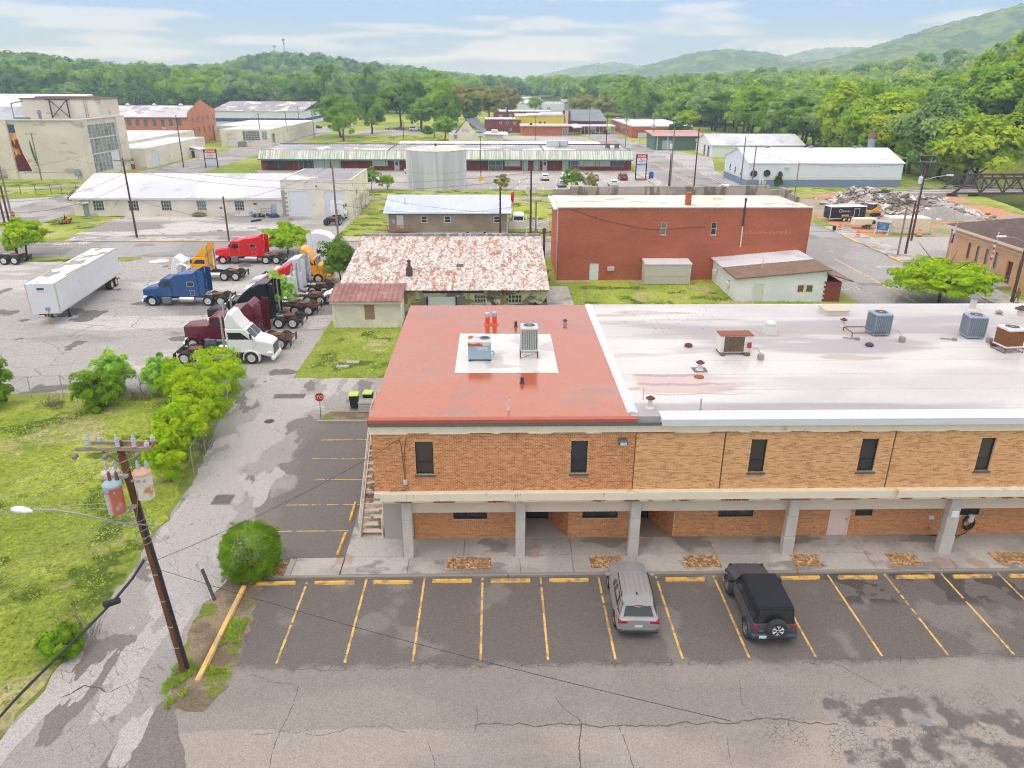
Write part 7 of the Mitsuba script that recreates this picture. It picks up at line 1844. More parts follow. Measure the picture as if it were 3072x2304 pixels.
# --- tan brick building, lower right
TB = thing('tan_brick_building', 'tan brick public building with low hipped brown roof', 'building')
tp, td = (58.3, 99.0), (0, -1)
lw = [(6.3, 6.9), (8.1, 8.7), (9.9, 10.5), (11.7, 12.3), (16.0, 16.6), (17.8, 18.4)]
yop = [(99.0-a, 99.0-b) for a, b in lw]
wl = walls(TB, 58.3, 86, 60, 95.0, 4.7, BRICK_TAN, left=[(a-2.2, b-2.2, 1.5, 3.4) for a, b in lw]+[(11.9, 12.9, .35, 2.9)], t=0.3)
tp = (58.3, 95.0)
for i, (a, b) in enumerate(lw):
 window(TB, tp, td, a-2.2, b-2.2, 1.5, 3.4, 1, [0.3], mat(lin(96, 84, 76), 0.5), mat(lin(112, 80, 64), 0.7) if i == 0 else GLASS_PALE, 0.12, 0.05, sill=CONC)
door(TB, tp, td, 11.9, 12.9, .35, 2.9, mat(lin(98, 58, 48), 0.6), 0.25)
part(TB, 'step', MB().rbox(56.8, 58.3, 81.5, 83.6, 0, .34, .02).rbox(56.2, 56.8, 81.6, 83.5, 0, .17, .02), CONC)
part(TB, 'stone_band', MB().box(58.24, 58.3, 60, 95.02, 3.95, 4.12).box(58.24, 58.3, 60, 95.02, 4.25, 4.4), mat(lin(214, 192, 160), 0.8))
part(TB, 'fascia', MB().box(57.7, 57.85, 59.4, 95.7, 4.55, 4.85).box(57.7, 86.6, 95.6, 95.75, 4.55, 4.85), mat(lin(222, 204, 178), 0.6))
part(TB, 'downspout', MB().cyl((58.2, 94.8, 0.1), (58.2, 94.8, 4.6), .07, n=6), mat(lin(226, 206, 178), 0.5))
shb = pmat('shingle_dark', lambda p, n, uv: mix(lin(106, 88, 84), lin(92, 76, 72), cell_rand(dr.floor(p.x*4), dr.floor(p.y*4), 2))*(0.85+0.3*fbm(p.x*0.5, p.y*0.5, 1.0, 3)), 0.9)
part(TB, 'roof', MB().add([[57.7, 59.4, 4.84], [86.6, 59.4, 4.84], [86.6, 95.75, 4.84], [57.7, 95.75, 4.84], [72.1, 74.5, 9.3], [72.1, 80.8, 9.3]], [[0, 1, 4], [1, 2, 5], [1, 5, 4], [2, 3, 5], [3, 0, 4], [3, 4, 5]]), shb)
part(TB, 'railing', MB().tube([(56.2, 83.4, .2), (56.2, 83.4, 1.2), (58.2, 83.6, 1.5)], .03, 5).tube([(56.2, 81.7, .2), (56.2, 81.7, 1.2), (58.2, 81.7, 1.5)], .03, 5), STEEL)
for (x, y, h, col, lab) in ((55.2, 89.1, 6.6, None, 'flagpole with a limp blue flag by the tan building'), (54.9, 80.8, 6.4, 1, 'flagpole with a limp striped flag by the tan building')):
 k = thing('flagpole', lab, 'flagpole', (x, y, 0))
 part(k, 'pole', MB().cyl((0, 0, 0), (0, 0, h), .06, .035, 8), mat(lin(206, 204, 200), 0.4, 0.2))
 part(k, 'ball', MB().lathe([(0.01, h-.02), (.09, h+.06), (.06, h+.14), (.01, h+.17)], n=10), mat(lin(220, 200, 150), 0.3))
 part(k, 'base', MB().rbox(-.7, .7, -.7, .7, 0, .12, .02), CONC)
 fk = thing('flag', ('limp blue and white flag hanging on the left flagpole' if col is None else 'limp red, white and blue flag on the right flagpole'), 'flag', (x, y, 0))
 f1, f2, f3 = MB(), MB(), MB()
 for j_ in range(7):
  zt, zb = h-.9-j_*.28, h-.9-(j_+1)*.28
  o = .10+.05*math.sin(j_*1.3)
  tgt = (f1 if j_ < 3 else f2) if col is None else (f1 if j_ % 2 else f3)
  tgt.loft([[[-.04, -.06, zt], [-.04-o, -.10, zt], [-.06-o*1.5, .02, zt], [-.05-o, .10, zt], [-.04, .05, zt]], [[-.04, -.06, zb], [-.05-o*1.1, -.09, zb], [-.06-o*1.4, .03, zb], [-.05-o, .09, zb], [-.04, .05, zb]]])
 if col is None:
  part(fk, 'white_field', f1, mat(lin(206, 208, 220), 0.8)), part(fk, 'blue_field', f2, mat(lin(52, 62, 130), 0.8))
 else:
  part(fk, 'white_stripes', f1, mat(lin(220, 214, 214), 0.8)), part(fk, 'red_stripes', f3, mat(lin(176, 70, 80), 0.8))
ST2 = thing('lawn_statue', 'grey-brown figure statue walking on the lawn by the sidewalk', 'statue', (54.9, 75.4, 0.0), 100)
stm = mat(lin(112, 102, 88), 0.8)
def limb(mb, pts, rs, n=8):
 return mb.tube(pts, rs, n)
def figure(k, h, m_body, m_top=None, m_leg=None, m_skin=None, sit=False, m_hair=None, reach=0.3):
 """A standing (mid-stride) or sitting person of height h, facing +x."""
 s = h/1.75
 S = lambda *q: [q[0]*s, q[1]*s, q[2]*s]
 up = MB()
 z = 0.0 if not sit else -0.38
 ring = lambda zz, rx, ry, x=0: [[(x+rx*math.cos(a))*s, ry*math.sin(a)*s, (zz+z)*s] for a in np.arange(0, 2*PI, PI/6)]
 up.loft([ring(.90, .10, .15), ring(.98, .12, .175), ring(1.15, .105, .155), ring(1.32, .125, .19, .01), ring(1.42, .10, .19), ring(1.48, .06, .09), ring(1.50, .05, .055)])
 for q in (-1, 1):
  limb(up, [S(0, q*.20, 1.42+z), S(-.02+.05*(1 if sit else 0), q*.25, 1.14+z), S((.22 if sit else reach*q*.6+.05), q*.20, 1.0+z+(.02 if sit else 0))], [.055*s, .045*s, .036*s])
 lg = MB()
 for q in (-1, 1):
  if sit:
   limb(lg, [S(0, q*.09, .92+z), S(.42, q*.12, .98+z), S(.50, q*.12, .55+z), S(.62, q*.12, .50+z)], [.085*s, .07*s, .05*s, .035*s])
  else:
   limb(lg, [S(0, q*.09, .95), S(.10*q+.06, q*.10, .50), S(.20*q-.02, q*.10, .07), S(.20*q+.16, q*.11, .03)], [.085*s, .06*s, .042*s, .035*s])
 hd_ = MB()
 hd_.loft([[[(.02+r*math.cos(a)*1.1)*s, r*math.sin(a)*.9*s, (zz+z)*s] for a in np.arange(0, 2*PI, PI/5)] for zz, r in ((1.48, .05), (1.53, .06), (1.57, .085), (1.64, .10), (1.70, .095), (1.75, .06), (1.77, .01))])
 hd_.add([S(.12, -.015, 1.62+z), S(.12, .015, 1.62+z), S(.155, 0, 1.605+z), S(.12, 0, 1.66+z)], [[0, 1, 2], [1, 3, 2], [3, 0, 2]])
 hn = MB()
 for q in (-1, 1):
  hx, hz = ((.24, 1.0+z+.02) if sit else (reach*q*.6+.07, .99))
  hn.tube([S(hx-.02, q*.20, hz), S(hx+.05, q*.20, hz-.02), S(hx+.08, q*.20, hz-.04)], [.035*s, .042*s, .02*s], 6)
  for f_ in range(4):
   hn.tube([S(hx+.06, q*.20+(f_-1.5)*.02, hz-.03), S(hx+.11, q*.20+(f_-1.5)*.022, hz-.05-.004*f_)], [.010*s, .008*s], 4)
  hn.tube([S(hx+.02, q*.17, hz-.01), S(hx+.06, q*.145, hz-.03)], [.011*s, .009*s], 4)
 if m_top is None:
  allm = MB()
  for mb in (up, lg, hd_, hn):
   v, f = mb.get()
   allm.add(v, f)
  part(k, 'body', allm, m_body, 50)
 else:
  body = MB()
  for mb in (hd_, hn):
   body.add(*mb.get())
  part(k, 'body', body, m_skin, 50)
  part(k, 'shirt', up, m_top, 50)
  part(k, 'trousers', lg, m_leg, 50)
  part(k, 'hair', MB().loft([[[(.01+r*math.cos(a)*1.1)*s, r*math.sin(a)*.92*s, (zz+z)*s] for a in np.arange(0, 2*PI, PI/5)] for zz, r in ((1.645, .108), (1.70, .104), (1.757, .068), (1.782, .012))]), m_hair, 50)
figure(ST2, 1.75, stm)
part(ST2, 'base', MB().rbox(-.4, .4, -.3, .3, -.05, .03, .01), CONC)
k = thing('notice_board', 'small dark board beside steps of the tan building', 'sign', (55.4, 82.4, 0))
part(k, 'board', MB().box(-.06, .06, -.9, .9, .55, 1.6), DARK)
part(k, 'post', MB().cyl((0, -.8, 0), (0, -.8, 1.6), .05).cyl((0, .8, 0), (0, .8, 1.6), .05), BLACK)
k = thing('stone_planter', 'low round stone ring planter at the corner of lawn', 'planter', (56.6, 93.4, 0))
part(k, 'ring', MB().lathe([(.85, 0), (.85, .2), (.6, .2), (.6, .02)], n=20), CONC)
part(k, 'soil', MB().cyl((0, 0, 0), (0, 0, .1), .6, n=16), DARK)
# --- cottage with metal roof
CO = thing('cottage', 'grey-tan board cottage with pale ribbed metal roof', 'cottage')
cp, cd = (-16.0, 112.5), (1, 0)
SID = pmat('siding_tan', lambda p, n, uv: mix(lin(158, 146, 126), lin(146, 134, 116), smoothstep(0.4, 0.6, fbm(p.x*0.8, p.y*0.8, p.z*0.8, 3)))*(1-0.25*smoothstep(0.90, 0.96, p.x/0.4-dr.floor(p.x/0.4))), 0.7)
walls(CO, -16.0, 1.75, 112.5, 124.3, 3.6, SID, front=[(1.3, 2.3, 1.2, 3.15), (4.9, 5.85, 2.0, 3.05), (8.35, 9.3, 2.0, 3.05), (15.7, 16.7, 2.0, 3.05)], z0=0.75, gable='x', ridge=(5.2, 118.4), t=0.2)
part(CO, 'foundation', MB().box(-15.95, 1.70, 112.55, 124.2, 0, 0.75), mat(lin(176, 176, 178), 0.85))
for x in (-12.5+9.5-1.4, 0.2-2.6+0.6):
 part(CO, 'foundation_vent', MB().box(x, x+.35, 112.53, 112.56, .5, .65), BLACK)
gable_roof(CO, -16.0, 1.75, 112.5, 124.3, 3.6, 5.2, 118.4, 'x', BLUE_ROOF, over=0.6, ribs=0.45, rib_m=BLUE_ROOF)
for a, b in ((4.9, 5.85), (8.35, 9.3), (15.7, 16.7)):
 window(CO, cp, cd, a, b, 2.0, 3.05, 1, 2, WHITE, GLASS, 0.03, 0.09)
door(CO, cp, cd, 1.3, 2.3, 1.2, 3.15, WHITE, 0.02, label='white back door')
part(CO, 'meter_box', MB().rbox(-15.3, -14.95, 112.38, 112.5, 1.9, 2.5, .02), mat(lin(180, 182, 184), 0.5))
part(CO, 'corner_trim', MB().box(-16.03, -15.9, 112.46, 112.5, .75, 3.6).box(1.65, 1.78, 112.46, 112.5, 0.2, 3.6), WHITE)
part(CO, 'roof_pipe', MB().cyl((-13.6, 114.8, 4.1), (-13.6, 114.8, 5.4), .05, n=6), GREY)
DK = thing('timber_porch', 'brown timber porch with steps at the cottage back door', 'porch')
tw = mat(lin(140, 104, 78), 0.85)
for i in range(9):
 part(DK, 'deck_board', MB().box(-15.9, -12.6, 111.0+i*.165, 111.0+i*.165+.15, 1.0, 1.06), tw)
ps = MB()
for x, y in ((-15.85, 111.05), (-12.65, 111.05), (-14.2, 111.05)):
 ps.box(x-.06, x+.06, y-.06, y+.06, 0, 1.95)
part(DK, 'post', ps, tw)
rl = MB().box(-15.9, -12.6, 111.0, 111.1, 1.85, 1.93).box(-15.9, -12.6, 111.02, 111.08, 1.15, 1.2)
for i in range(22):
 x = -15.8+i*.15
 rl.box(x-.02, x+.02, 111.03, 111.07, 1.2, 1.85)
part(DK, 'railing', rl, tw)
for i in range(5):
 part(DK, 'step', MB().box(-12.6+i*.3, -12.28+i*.3, 111.1, 112.2, .82-i*.2, .87-i*.2), tw)
part(DK, 'stair_railing', MB().tube([(-12.6, 111.05, 1.85), (-11.0, 111.05, .95)], .04, 4).tube([(-12.6, 111.05, 1.15), (-11.0, 111.05, .2)], .04, 4).cyl((-11.0, 111.05, 0), (-11.0, 111.05, 1.1), .06, n=5).cyl((-11.4, 111.05, .3), (-11.4, 111.05, 1.15), .02).cyl((-11.8, 111.05, .5), (-11.8, 111.05, 1.35), .02).cyl((-12.2, 111.05, .75), (-12.2, 111.05, 1.6), .02), tw)
RP = thing('white_ramp', 'white railed access ramp on the right of the cottage', 'ramp')
part(RP, 'deck', MB().box(1.9, 5.2, 114.2, 115.8, .85, .95).hexa([[5.2, 114.2, .75], [8.0, 114.2, .55], [8.0, 115.8, .55], [5.2, 115.8, .75]], [[5.2, 114.2, .95], [8.0, 114.2, .7], [8.0, 115.8, .7], [5.2, 115.8, .95]]), mat(lin(190, 188, 184), 0.7))
part(RP, 'panel', MB().box(1.9, 4.6, 114.12, 114.2, .8, 2.0).box(1.9, 1.98, 114.2, 116, .9, 2.0), WHITE)
part(RP, 'railing', MB().tube([(4.7, 114.15, 1.95), (7.9, 114.15, 1.6)], .06, 4).tube([(4.7, 114.15, 1.2), (7.9, 114.15, .9)], .06, 4).tube([(4.7, 115.85, 1.95), (7.9, 115.85, 1.6)], .06, 4).hexa([[4.7, 114.13, 1.2], [7.9, 114.13, .9], [7.9, 114.17, .9], [4.7, 114.17, 1.2]], [[4.7, 114.13, 1.85], [7.9, 114.13, 1.5], [7.9, 114.17, 1.5], [4.7, 114.17, 1.85]]), WHITE)
for x, y, h in ((4.65, 114.15, 2.4), (7.95, 114.15, 2.0), (4.65, 115.85, 2.4), (7.95, 115.85, 2.0), (6.4, 115.85, 2.3)):
 part(RP, 'post', MB().box(x-.09, x+.09, y-.09, y+.09, 0, h).hexa([[x-.12, y-.12, h], [x+.12, y-.12, h], [x+.12, y+.12, h], [x-.12, y+.12, h]], [[x-.01, y-.01, h+.14], [x+.01, y-.01, h+.14], [x+.01, y+.01, h+.14], [x-.01, y+.01, h+.14]]), WHITE)
car('van', 'white van parked behind the ramp of the cottage', lin(226, 228, 230), (3.6, 121.5, .02), 90, name='parked_van')
k = thing('red_flag', 'red flag standing beside the cottage roof', 'flag', (2.6, 118.8, 0))
part(k, 'pole', MB().cyl((0, 0, 0), (.3, 0, 5.9), .03, n=6), GREY)
part(k, 'cloth', MB().loft([[[.28, -.02, 5.8], [.28, .02, 5.8], [-.55, .06, 5.2], [-.55, .02, 5.2]], [[.24, -.03, 5.0], [.24, .03, 5.0], [-.25, .1, 4.6], [-.25, .05, 4.6]], [[.22, -.02, 4.4], [.22, .02, 4.4], [.05, .05, 3.9], [.05, .02, 3.9]]]), mat(lin(226, 50, 44), 0.7))
k = thing('utility_trailer', 'small dark utility trailer on the grass beside the ramp', 'trailer', (9.4, 113.4, .02), 8)
part(k, 'bed', MB().box(-1.3, 1.3, -.75, .75, .45, .52), DARK)
part(k, 'frame', MB().tube([(-2.2, 0, .45), (-1.3, 0, .45)], .04).tube([(-1.3, -.75, .5), (-1.3, -.75, .95), (1.3, -.75, .95), (1.3, -.75, .5)], .03, 4).tube([(1.3, -.75, .5), (1.3, -.75, 1.6), (1.3, .75, 1.6), (1.3, .75, .5)], .03, 4), BLACK)
for s in (-1, 1):
 add_wheel(k, 'car', 0.1, s*.88, .33, .2, GREY)
# --- grey storage tank
TK = thing('storage_tank', 'large grey cylindrical storage tank with a low domed top', 'tank')
tkm = pmat('tank_metal', lambda p, n, uv: mix(mix(lin(196, 200, 206), lin(180, 184, 190), smoothstep(0.35, 0.65, noise(p.x*0.9, p.y*0.9, p.z*0.06))), lin(212, 214, 216), smoothstep(0.5, 0.7, noise(p.x*2.2, p.y*2.2, p.z*0.05))*0.6), 0.45, 0.4)
part(TK, 'shell', MB().lathe([(6.55, 0), (6.55, 7.9)], (-12.85, 169.0, 0), 64), tkm, 30)
part(TK, 'seam', MB().lathe([(6.56, 3.5), (6.575, 3.5), (6.575, 3.54), (6.56, 3.54)], (-12.85, 169, 0), 64), GREY)
part(TK, 'roof', MB().lathe([(6.62, 7.85), (6.62, 7.95), (4.0, 8.25), (0.3, 8.5)], (-12.85, 169.0, 0), 64), pmat('tank_top', dirtyf(lin(216, 212, 202), lin(196, 190, 182), lin(172, 150, 128), 0.5, 1, 0.6, 0.7), 0.6), 30)
part(TK, 'vent', MB().cyl((-12.85, 169, 8.4), (-12.85, 169, 8.9), .22).cyl((-12.85, 169, 8.9), (-12.85, 169, 9.05), .35), DARK)
# --- long white warehouse and the garage
LW = thing('long_warehouse', 'long low cream warehouse with a plain white gable roof', 'warehouse')
lwins = [(4.6, 7.3), (13.9, 16.5), (22.6, 25.2), (31.6, 34.0), (41.5, 44.0)]
lx0, lx1, ly0, ly1 = -71.6, -36.4, 130.6, 146.0
sc_ = 35.2/57.0
ws_ = [(u0*sc_+.0, u1*sc_) for u0, u1 in ((5.3, 8.3), (14.6, 17.6), (23.5, 26.4), (33.0, 35.6), (44.2, 46.9))]
ws_ = [(3.3, 5.1), (9.2, 10.95), (14.75, 16.45), (20.75, 22.35), (27.15, 28.75)]
walls(LW, lx0, lx1, ly0, ly1, 3.05, CREAMW, front=[(a, b, .95, 2.55) for a, b in ws_]+[(1.55, 2.5, 0, 2.1), (33.2, 34.2, 0, 2.0)], gable='x', ridge=(5.9, 140.2), t=0.25)
gable_roof(LW, lx0, lx1, ly0, ly1, 3.05, 5.9, 140.2, 'x', PALE_ROOF, over=0.35)
for i, (a, b) in enumerate(ws_):
 window(LW, (lx0, ly0), (1, 0), a, b, .95, 2.55, 4, 3, mat(lin(206, 210, 206), 0.6), GLASS if i != 3 else mat([0.10, 0.14, 0.14], 0.2, 0, 0.6), 0.12, 0.06, sill=CONC)
door(LW, (lx0, ly0), (1, 0), 1.55, 2.5, 0, 2.1, mat(lin(150, 160, 150), 0.7), 0.05, label='weathered door under a rusty hood')
part(LW, 'door_hood', MB().hexa([[lx0+1.1, ly0-.9, 2.2], [lx0+2.9, ly0-.9, 2.2], [lx0+2.9, ly0, 2.45], [lx0+1.1, ly0, 2.45]], [[lx0+1.1, ly0-.9, 2.27], [lx0+2.9, ly0-.9, 2.27], [lx0+2.9, ly0, 2.55], [lx0+1.1, ly0, 2.55]]), RUSTROOF)
door(LW, (lx0, ly0), (1, 0), 33.2, 34.2, 0, 2.0, mat(lin(158, 182, 206), 0.5), 0.04, label='pale blue door')
part(LW, 'gutter', MB().box(lx0-.3, lx1+.3, ly0-.46, ly0-.33, 2.78, 2.92), WHITE)
part(LW, 'wall_vent', MB().box(lx0+30.4, lx0+30.9, ly0-.06, ly0, 1.9, 2.2), BROWN)
part(LW, 'blue_notice', MB().box(lx0+24.6, lx0+25.0, ly0-.03, ly0, 1.2, 1.5), mat(lin(84, 84, 150), 0.6))
GA = thing('service_garage', 'cream block garage with two tall roller doors', 'garage')
gx0, gx1, gy0, gy1 = -36.2, -24.3, 130.0, 147.2
walls(GA, gx0, gx1, gy0, gy1, 6.0, CREAMW, front=[(1.2, 5.0, 0, 4.3), (7.2, 10.6, 0, 4.2)], right=[(4, 5, 3.0, 4.2)], t=0.25)
roll_door(GA, (gx0, gy0), (1, 0), 1.2, 5.0, 0, 4.3, mat(lin(214, 218, 222), 0.5), n=11)
roll_door(GA, (gx0, gy0), (1, 0), 7.2, 10.6, 0, 4.2, mat(lin(206, 214, 220), 0.5), n=11)
flat_roof(GA, gx0, gx1, gy0, gy1, 6.0, GREY_ROOF, 0.12, mat(lin(196, 194, 190), 0.8), 0.3, 0.06)
qb = MB()
for i in range(12):
 w_ = .55 if i % 2 else .95
 qb.box(gx0+.03, gx0+.03+w_, gy0-.05, gy0, .1+i*.36, .42+i*.36)
part(GA, 'stone_edge', qb, mat(lin(150, 148, 150), 0.9), kind='stuff')
part(GA, 'wall_lamp', MB().box(gx0+5.9, gx0+6.2, gy0-.15, gy0, 5.0, 5.2), BROWN)
part(GA, 'stained_side', MB().box(gx1, gx1+.03, gy0+.2, gy1, 0, 2.6), pmat('garage_side', dirtyf(lin(206, 200, 186), lin(176, 170, 158), lin(120, 116, 108), 0.8, 0.4, 0.5, 0.64), 0.85))
# clutter in front
k = thing('blue_drum', 'light blue drum standing at the warehouse wall', 'drum', (-41.6, 129.7, .02))
part(k, 'body', MB().lathe([(.3, 0), (.32, .4), (.3, .8), (.27, .9)], n=12), mat(lin(112, 160, 206), 0.5), 40)
part(k, 'band', MB().lathe([(.325, .35), (.335, .36), (.335, .44), (.325, .45)], n=12), WHITE)
k = thing('junk_heap', 'heap of dark scrap beside the blue drum', 'junk', (-39.8, 129.3, .02))
r_ = random.Random(12)
for i in range(14):
 x, y = r_.uniform(-1.1, 1.1), r_.uniform(-.4, .4)
 part(k, 'scrap', MB().rbox(x-r_.uniform(.1, .35), x+r_.uniform(.1, .35), y-.2, y+.2, r_.uniform(0, .3), r_.uniform(.4, .75), .03), (DARK, GREY, mat(lin(66, 62, 84), .7))[i % 3])
k = thing('tarp_bundle', 'dark blue tarpaulin bundle by the warehouse wall', 'tarpaulin', (-37.6, 129.2, .02))
part(k, 'cover', jit(MB().loft([[[1.0*math.cos(a)*q, .55*math.sin(a)*q, z] for a in np.arange(0, 2*PI, PI/7)] for z, q in ((0, 1.0), (.3, .96), (.55, .7), (.68, .2))]).get(), .08, 3), mat(lin(40, 46, 84), 0.6), 50)
k = thing('tow_frame', 'grey steel rack standing behind the scrap', 'rack', (-39.0, 130.0, .02))
part(k, 'bars', MB().tube([(-.9, 0, 0), (-.9, 0, 1.5)], .05, 4).tube([(.9, 0, 0), (.9, 0, 1.5)], .05, 4).tube([(-.9, 0, 1.35), (.9, 0, 1.35)], .05, 4).tube([(-.9, 0, .9), (.9, 0, .9)], .05, 4), GREY)
single('dark_log', 'dark log lying on the asphalt yard', 'log', MB().cyl((-40.0, 124.6, .14), (-38.9, 126.2, .16), .17, n=8), mat(lin(58, 50, 48), .9))
single('weed_clump', 'dark weed clump at the foot of the long warehouse', 'weeds', leaf_shape(crown(31, (1.3, .5, .45), .3, 14, 40, .12, .4), LEAF['olive']), None, (-50.3, 129.9, 0))
# mower with rider
MW = thing('ride_on_mower', 'orange ride-on mower on the grass corner', 'mower', (-69.6, 123.3, .02), 200)
part(MW, 'deck', MB().rbox(-.5, .75, -.62, .62, .12, .32, .05), mat(lin(120, 60, 36), .6))
part(MW, 'body', MB().rbox(-.95, -.25, -.42, .42, .32, .85, .08), mat(lin(214, 92, 40), .45))
part(MW, 'engine', MB().rbox(-1.15, -.6, -.35, .35, .45, .8, .05), DARK)
part(MW, 'seat', MB().rbox(-.45, .05, -.25, .25, .5, .62, .03).rbox(-.5, -.38, -.25, .25, .62, 1.0, .03), BLACK)
part(MW, 'lever', MB().tube([(.35, -.35, .4), (.3, -.3, .95), (.15, -.15, 1.0)], .02).tube([(.35, .35, .4), (.3, .3, .95), (.15, .15, 1.0)], .02), DARK)
for x, r1 in ((-.6, .26), (.7, .16)):
 for s in (-1, 1):
  add_wheel(MW, 'car', x, s*.5, r1, .2, GREY)
PR = thing('person', 'person in dark jacket and jeans riding the orange mower', 'person', (-69.6+.2, 123.3+.07, .09), 200)
figure(PR, 1.75, None, mat(lin(36, 42, 54), .9), mat(lin(70, 92, 130), .9), mat(lin(196, 148, 120), .6), True, mat(lin(150, 112, 84), .8))
# the red car on the side road
car('sedan', 'dark red sedan on the side road by the warehouse corner', lin(120, 30, 48), (-81.6, 150.3, .03), -90+8, name='moving_car')
# ------------------------------------------------------------------ mill complex, upper left
ML = thing('concrete_mill', 'tall cream concrete mill block with a huge paned window wall', 'mill')
mx0, mx1, my0, my1, mh = -113.0, -94.3, 181.2, 203.0, 12.9
walls(ML, mx0, mx1, my0, my1, mh, MILLW, front=[(2.7, 4.2, 10.1, 12.0)], right=[(3.4, 17.2, 0.9, 11.8)], t=0.5)
for x in (mx0+.05, -110.4, -95.6):
 pass
part(ML, 'pilaster', MB().box(-111.9, -110.3, my0-.45, my0, 0, mh), MILLW)
part(ML, 'pilaster', MB().box(-95.5, -94.0, my0-.3, my0, 0, mh), MILLW)
part(ML, 'pilaster', MB().box(mx1, mx1+.35, my0-.3, my0+3.0, 0, mh), MILLW)
part(ML, 'pilaster', MB().box(mx1, mx1+.35, my1-4.4, my1+.1, 0, mh), MILLW)
part(ML, 'coping', MB().box(mx0-.1, mx1+.4, my0-.5, my0+.3, mh, mh+.25).box(mx1-.3, mx1+.4, my0+.3, my1, mh, mh+.25), mat(lin(206, 204, 200), .7))
flat_roof(ML, mx0, mx1, my0, my1, mh, mat(lin(150, 146, 150), .8))
part(ML, 'louvre', MB().box(-110.25, -108.8, my0+.1, my0+.2, 10.1, 12.0), mat(lin(74, 80, 108), .6))
part(ML, 'rusted_panel', MB().side([(-110.2, 10.0), (-108.9, 10.0), (-108.2, 5.5), (-107.0, 1.8), (-110.2, 1.8)], my0-.05, my0-.002), pmat('mill_rust', lambda p, n, uv: mix(mix(lin(222, 168, 96), lin(190, 112, 56), smoothstep(0.4, 0.6, fbm(p.x*1.1, p.y, p.z*0.35, 4))), lin(98, 36, 34), smoothstep(0.40, 0.50, fbm(p.x*1.0+3, p.y, p.z*0.5, 4)+0.05*(6.6-p.z))), .85), label='rust and ochre stained strip of wall')
part(ML, 'vine', jit(MB().tube([(-106.2, my0-.08, 8.6), (-106.0, my0-.08, 6.5), (-105.7, my0-.08, 4.6), (-105.5, my0-.08, 3.2), (-105.1, my0-.08, 2.0)], [.12, .2, .16, .12, .08], 6).get(), .12, 3.0), LEAF['dark'])
part(ML, 'conduit', MB().tube([(-109, my0-.06, 1.6), (-96, my0-.06, 1.5), (-96, my0-.06, .3)], .04, 4).tube([(-97.6, my0-.06, 5.8), (-95.8, my0-.06, 5.8)], .03, 4), GREY)
part(ML, 'cabinet', MB().rbox(-96.9, -95.9, my0-1.2, my0-.5, .8, 2.4, .04).cyl((-96.4, my0-.8, 0), (-96.4, my0-.8, .8), .06), mat(lin(134, 156, 158), .5))
# window wall on the right side
wp, wd = (mx1, my0), (0, 1)
fr = MB()
for z in (5.2, 8.7):
 wbox(fr, wp, wd, 3.4, 17.2, z-.14, z+.14, .06, .3)
wbox(fr, wp, wd, 3.4, 17.2, 11.66, 11.8, .06, .3)
wbox(fr, wp, wd, 3.4, 17.2, .9, 1.0, .06, .3)
for i in range(8):
 u = 3.4+13.8*i/7
 wbox(fr, wp, wd, u-.07, u+.07, .9, 11.8, .08, .28)
mn = part(ML, 'window_wall', fr, mat(lin(206, 210, 206), .6))
mu = MB()
for i in range(29):
 u = 3.4+13.8*i/28
 wbox(mu, wp, wd, u-.025, u+.025, .9, 11.7, .12, .24)
for z in (2.1, 3.2, 4.2, 6.1, 7.0, 7.8, 9.6, 10.4, 11.1):
 wbox(mu, wp, wd, 3.4, 17.2, z-.02, z+.02, .13, .23)
part(mn, 'muntin', mu, mat(lin(190, 196, 194), .6), kind='stuff')
r_ = random.Random(8)
PANES = [mat([.20, .25, .24], .15, 0, .7), mat([.14, .18, .18], .1, 0, .7), mat([.26, .29, .26], .4), mat([.05, .07, .08], .1)]
for i in range(28):
 for j_, (za, zb) in enumerate(((1.0, 3.2), (3.2, 5.06), (5.34, 7.0), (7.0, 8.56), (8.84, 10.4), (10.4, 11.66))):
  u = 3.4+13.8*i/28
  if zb < 5.4 and 18 <= i <= 25:
   continue
  part(mn, 'pane', wbox(MB(), wp, wd, u+.03, u+.46, za+.02, zb-.02, .17, .19), PANES[min(3, int(r_.random()**1.6*4))])
roll_door(ML, wp, wd, 12.5, 16.6, 0.0, 5.0, mat(lin(216, 222, 226), .5), rec=.05, n=10)
part(ML, 'rooftop_frame', MB().tube([(-105.5, 191.6, mh), (-105.5, 191.6, mh+4.2)], .16, 4).tube([(-101.4, 191.6, mh), (-101.4, 191.6, mh+4.2)], .16, 4).tube([(-105.5, 191.6, mh+.2), (-101.4, 191.6, mh+4.1)], .10, 4).tube([(-105.5, 191.6, mh+4.1), (-101.4, 191.6, mh+.2)], .10, 4).tube([(-106.5, 191.6, mh+4.2), (-100.8, 191.6, mh+4.2)], .13, 4), mat(lin(74, 60, 62), .8))
part(ML, 'penthouse', MB().box(-112.6, -91.9 - 2.6, 192.2, 202.4, mh, 17.1), MILLW, label='cream penthouse block on the mill roof')
part(ML, 'penthouse_roof', MB().box(-112.8, -94.3, 192.0, 202.6, 17.1, 17.35).box(-109.5, -97, 193, 200, 17.35, 17.7), mat(lin(126, 112, 104), .8))
part(ML, 'ladder', MB().tube([(-97.7, 192.1, mh), (-97.7, 192.1, 17.4)], .04, 4).tube([(-97.2, 192.1, mh), (-97.2, 192.1, 17.4)], .04, 4).tube([(-97.7, 192.1, mh+1), (-97.2, 192.1, mh+1)], .03, 4).tube([(-97.7, 192.1, mh+2), (-97.2, 192.1, mh+2)], .03, 4).tube([(-97.7, 192.1, mh+3), (-97.2, 192.1, mh+3)], .03, 4), RUSTY)
part(ML, 'roof_vent', MB().lathe([(.35, mh), (.35, mh+1.2), (.5, mh+1.3), (.3, mh+2.0)], (-105.8, 187, 0), 10).box(-110.5, -107.5, 184.5, 186, mh, mh+.5), GREY)
